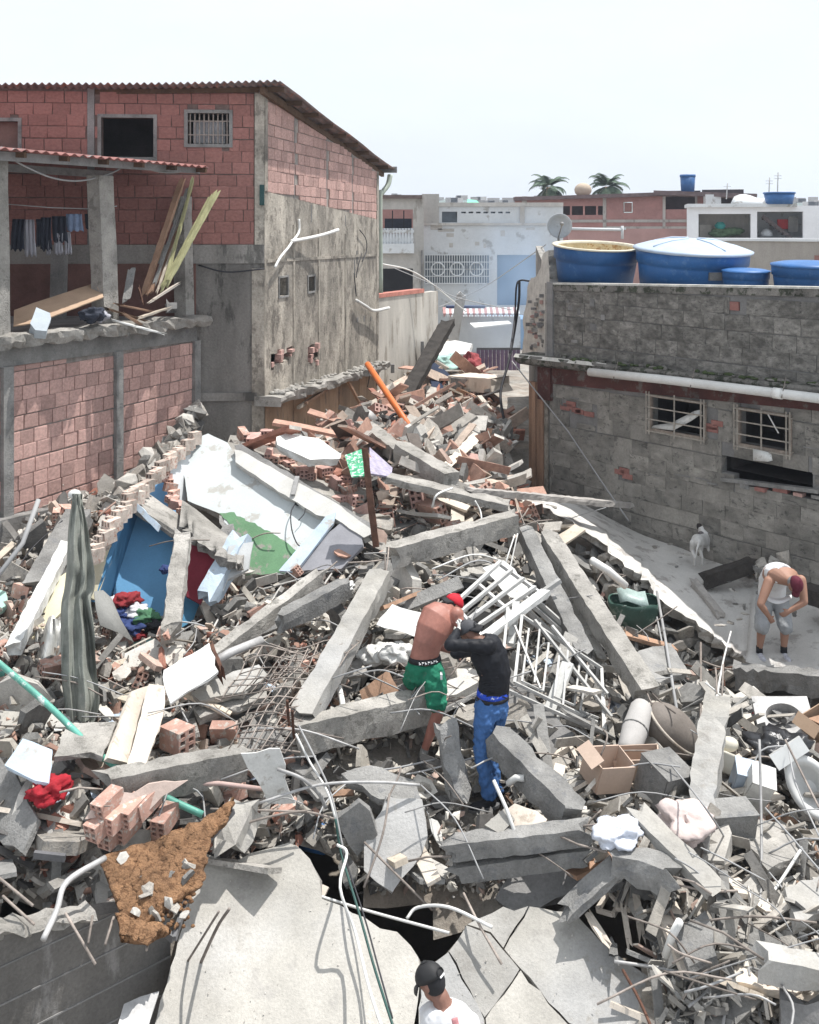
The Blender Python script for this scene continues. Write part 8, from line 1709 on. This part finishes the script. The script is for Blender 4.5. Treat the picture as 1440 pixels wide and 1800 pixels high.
def grit(label, plane_fn, n, s0, s1, mt, seed):
    V_ = []; F_ = []; off = 0; rs = np.random.RandomState(seed); data = []
    for me in boxes:
        co = np.empty(len(me.vertices)*3); me.vertices.foreach_get('co', co); data.append((co.reshape(-1, 3), [tuple(p.vertices) for p in me.polygons]))
    for i in range(n):
        p = plane_fn()
        if p is None: continue
        s = s0+(s1-s0)*rs.rand()**3; co, fs = data[rs.randint(len(data))]; V_.append((co*s) @ np.array(rnd_rot(1.5)).T+np.array(p+Vector((0, 0, s*.3)))); F_.extend([tuple(v+off for v in f) for f in fs]); off += len(co)
    V_ = np.concatenate(V_); me = bpy.data.meshes.new('grit'); me.from_pydata(V_.tolist(), [], F_); me.materials.append(mt); me.update(); o = bpy.data.objects.new('grit', me); COL.objects.link(o); tag(o, label, 'grit', None, 'stuff')
def on_fg():
    x, y = U(260, 1160), U(1490, 1850)
    if not (inpoly((x, y), fgpx) or inpoly((x, y), [(745, 1700), (820, 1625), (885, 1592), (1010, 1602), (1092, 1682), (1166, 1738), (1160, 1880), (728, 1880)])): return None
    if R.random() > .25+.9*max(0, noise.noise(Vector((x*.012, y*.012, 2)))): return None
    return FP(x, y)
grit('fine grit and crumbs lying on the big front slabs', on_fg, 1500, .004, .022, CHK2, 21)

for i in range(16):
    p = sp_(U(215, 340), U(1500, 1620), .12); place(R.choice(PROT+PLT), 'concrete_chunk', p, rnd_rot(.6), None, 'broken lump half sunk in the orange-brown soil', 'concrete chunk', 'lumps on the orange-brown soil', (U(.06, .17),)*3)
for i in range(150):
    p = g(U(620, 900), U(745, 870), .0)+Vector((0, 0, U(.0, .25))); place(R.choice(PLT+PLT+HBM), 'lane_fragment', p, rnd_rot(.6), None, 'pale broken plaster piece in the near lane rubble, '+where(p), 'fragment', 'plaster pieces in the near lane rubble', (U(.2, .6),)*3)
# ================================================================ AIR: thin haze, smoke at the lane end
def volume(name, lo, hi, dens, col, label, noisy=False):
    m = MB(); m.box([(a+b)/2 for a, b in zip(lo, hi)], [b-a for a, b in zip(lo, hi)])
    mt = bpy.data.materials.new(name); mt.use_nodes = True; t = mt.node_tree; t.nodes.clear()
    o_ = t.nodes.new('ShaderNodeOutputMaterial'); v = t.nodes.new('ShaderNodeVolumePrincipled'); v.inputs['Density'].default_value = dens; v.inputs['Color'].default_value = (*col, 1); v.inputs['Anisotropy'].default_value = .2
    t.links.new(v.outputs[0], o_.inputs['Volume'])
    return m.build(name, mt, None, label, None, None, 'stuff')
volume('haze', (-250, -4, -2.9), (250, 400, 26), .0007, (.78, .86, 1.0), 'thin pale blue haze over the whole place')
def smoke(c, r, dens):
    m = MB(); m.ball(c, r, 16, 10); mt = bpy.data.materials.new('smoke'); mt.use_nodes = True; t = mt.node_tree; t.nodes.clear(); N = t.nodes; L = t.links
    o_ = N.new('ShaderNodeOutputMaterial'); v = N.new('ShaderNodeVolumePrincipled'); v.inputs['Color'].default_value = (.62, .78, 1.0, 1)
    tc = N.new('ShaderNodeTexCoord'); mp = N.new('ShaderNodeMapping'); mp.inputs['Scale'].default_value = [1/q for q in r]; ln = N.new('ShaderNodeVectorMath'); ln.operation = 'LENGTH'
    L.new(tc.outputs['Object'], mp.inputs[0]); L.new(mp.outputs[0], ln.inputs[0]); mr = N.new('ShaderNodeMapRange'); mr.inputs[1].default_value = .95; mr.inputs[2].default_value = .2; mr.inputs[3].default_value = 0; mr.inputs[4].default_value = dens; L.new(ln.outputs['Value'], mr.inputs[0])
    n = N.new('ShaderNodeTexNoise'); n.inputs['Scale'].default_value = .55; n.inputs['Detail'].default_value = 3; L.new(tc.outputs['Object'], n.inputs['Vector']); m2 = N.new('ShaderNodeMapRange'); m2.inputs[1].default_value = .35; m2.inputs[2].default_value = .65; L.new(n.outputs[0], m2.inputs[0])
    mu = N.new('ShaderNodeMath'); mu.operation = 'MULTIPLY'; L.new(mr.outputs[0], mu.inputs[0]); L.new(m2.outputs[0], mu.inputs[1]); L.new(mu.outputs[0], v.inputs['Density']); L.new(v.outputs[0], o_.inputs['Volume'])
    o = m.build('smoke', mt, None, 'bluish smoke drifting at the far end of the lane', None, None, 'stuff', loc=c); return o
smoke(P(905, 500, 33), (2.1, 4.0, 3.2), .24)
# ---------------------------------------------------------------- finish
for o in list(bpy.data.objects):
    if o.type == 'MESH' and o.data and len(o.data.materials) == 0: o.data.materials.append(CONC)
bpy.context.view_layer.update()
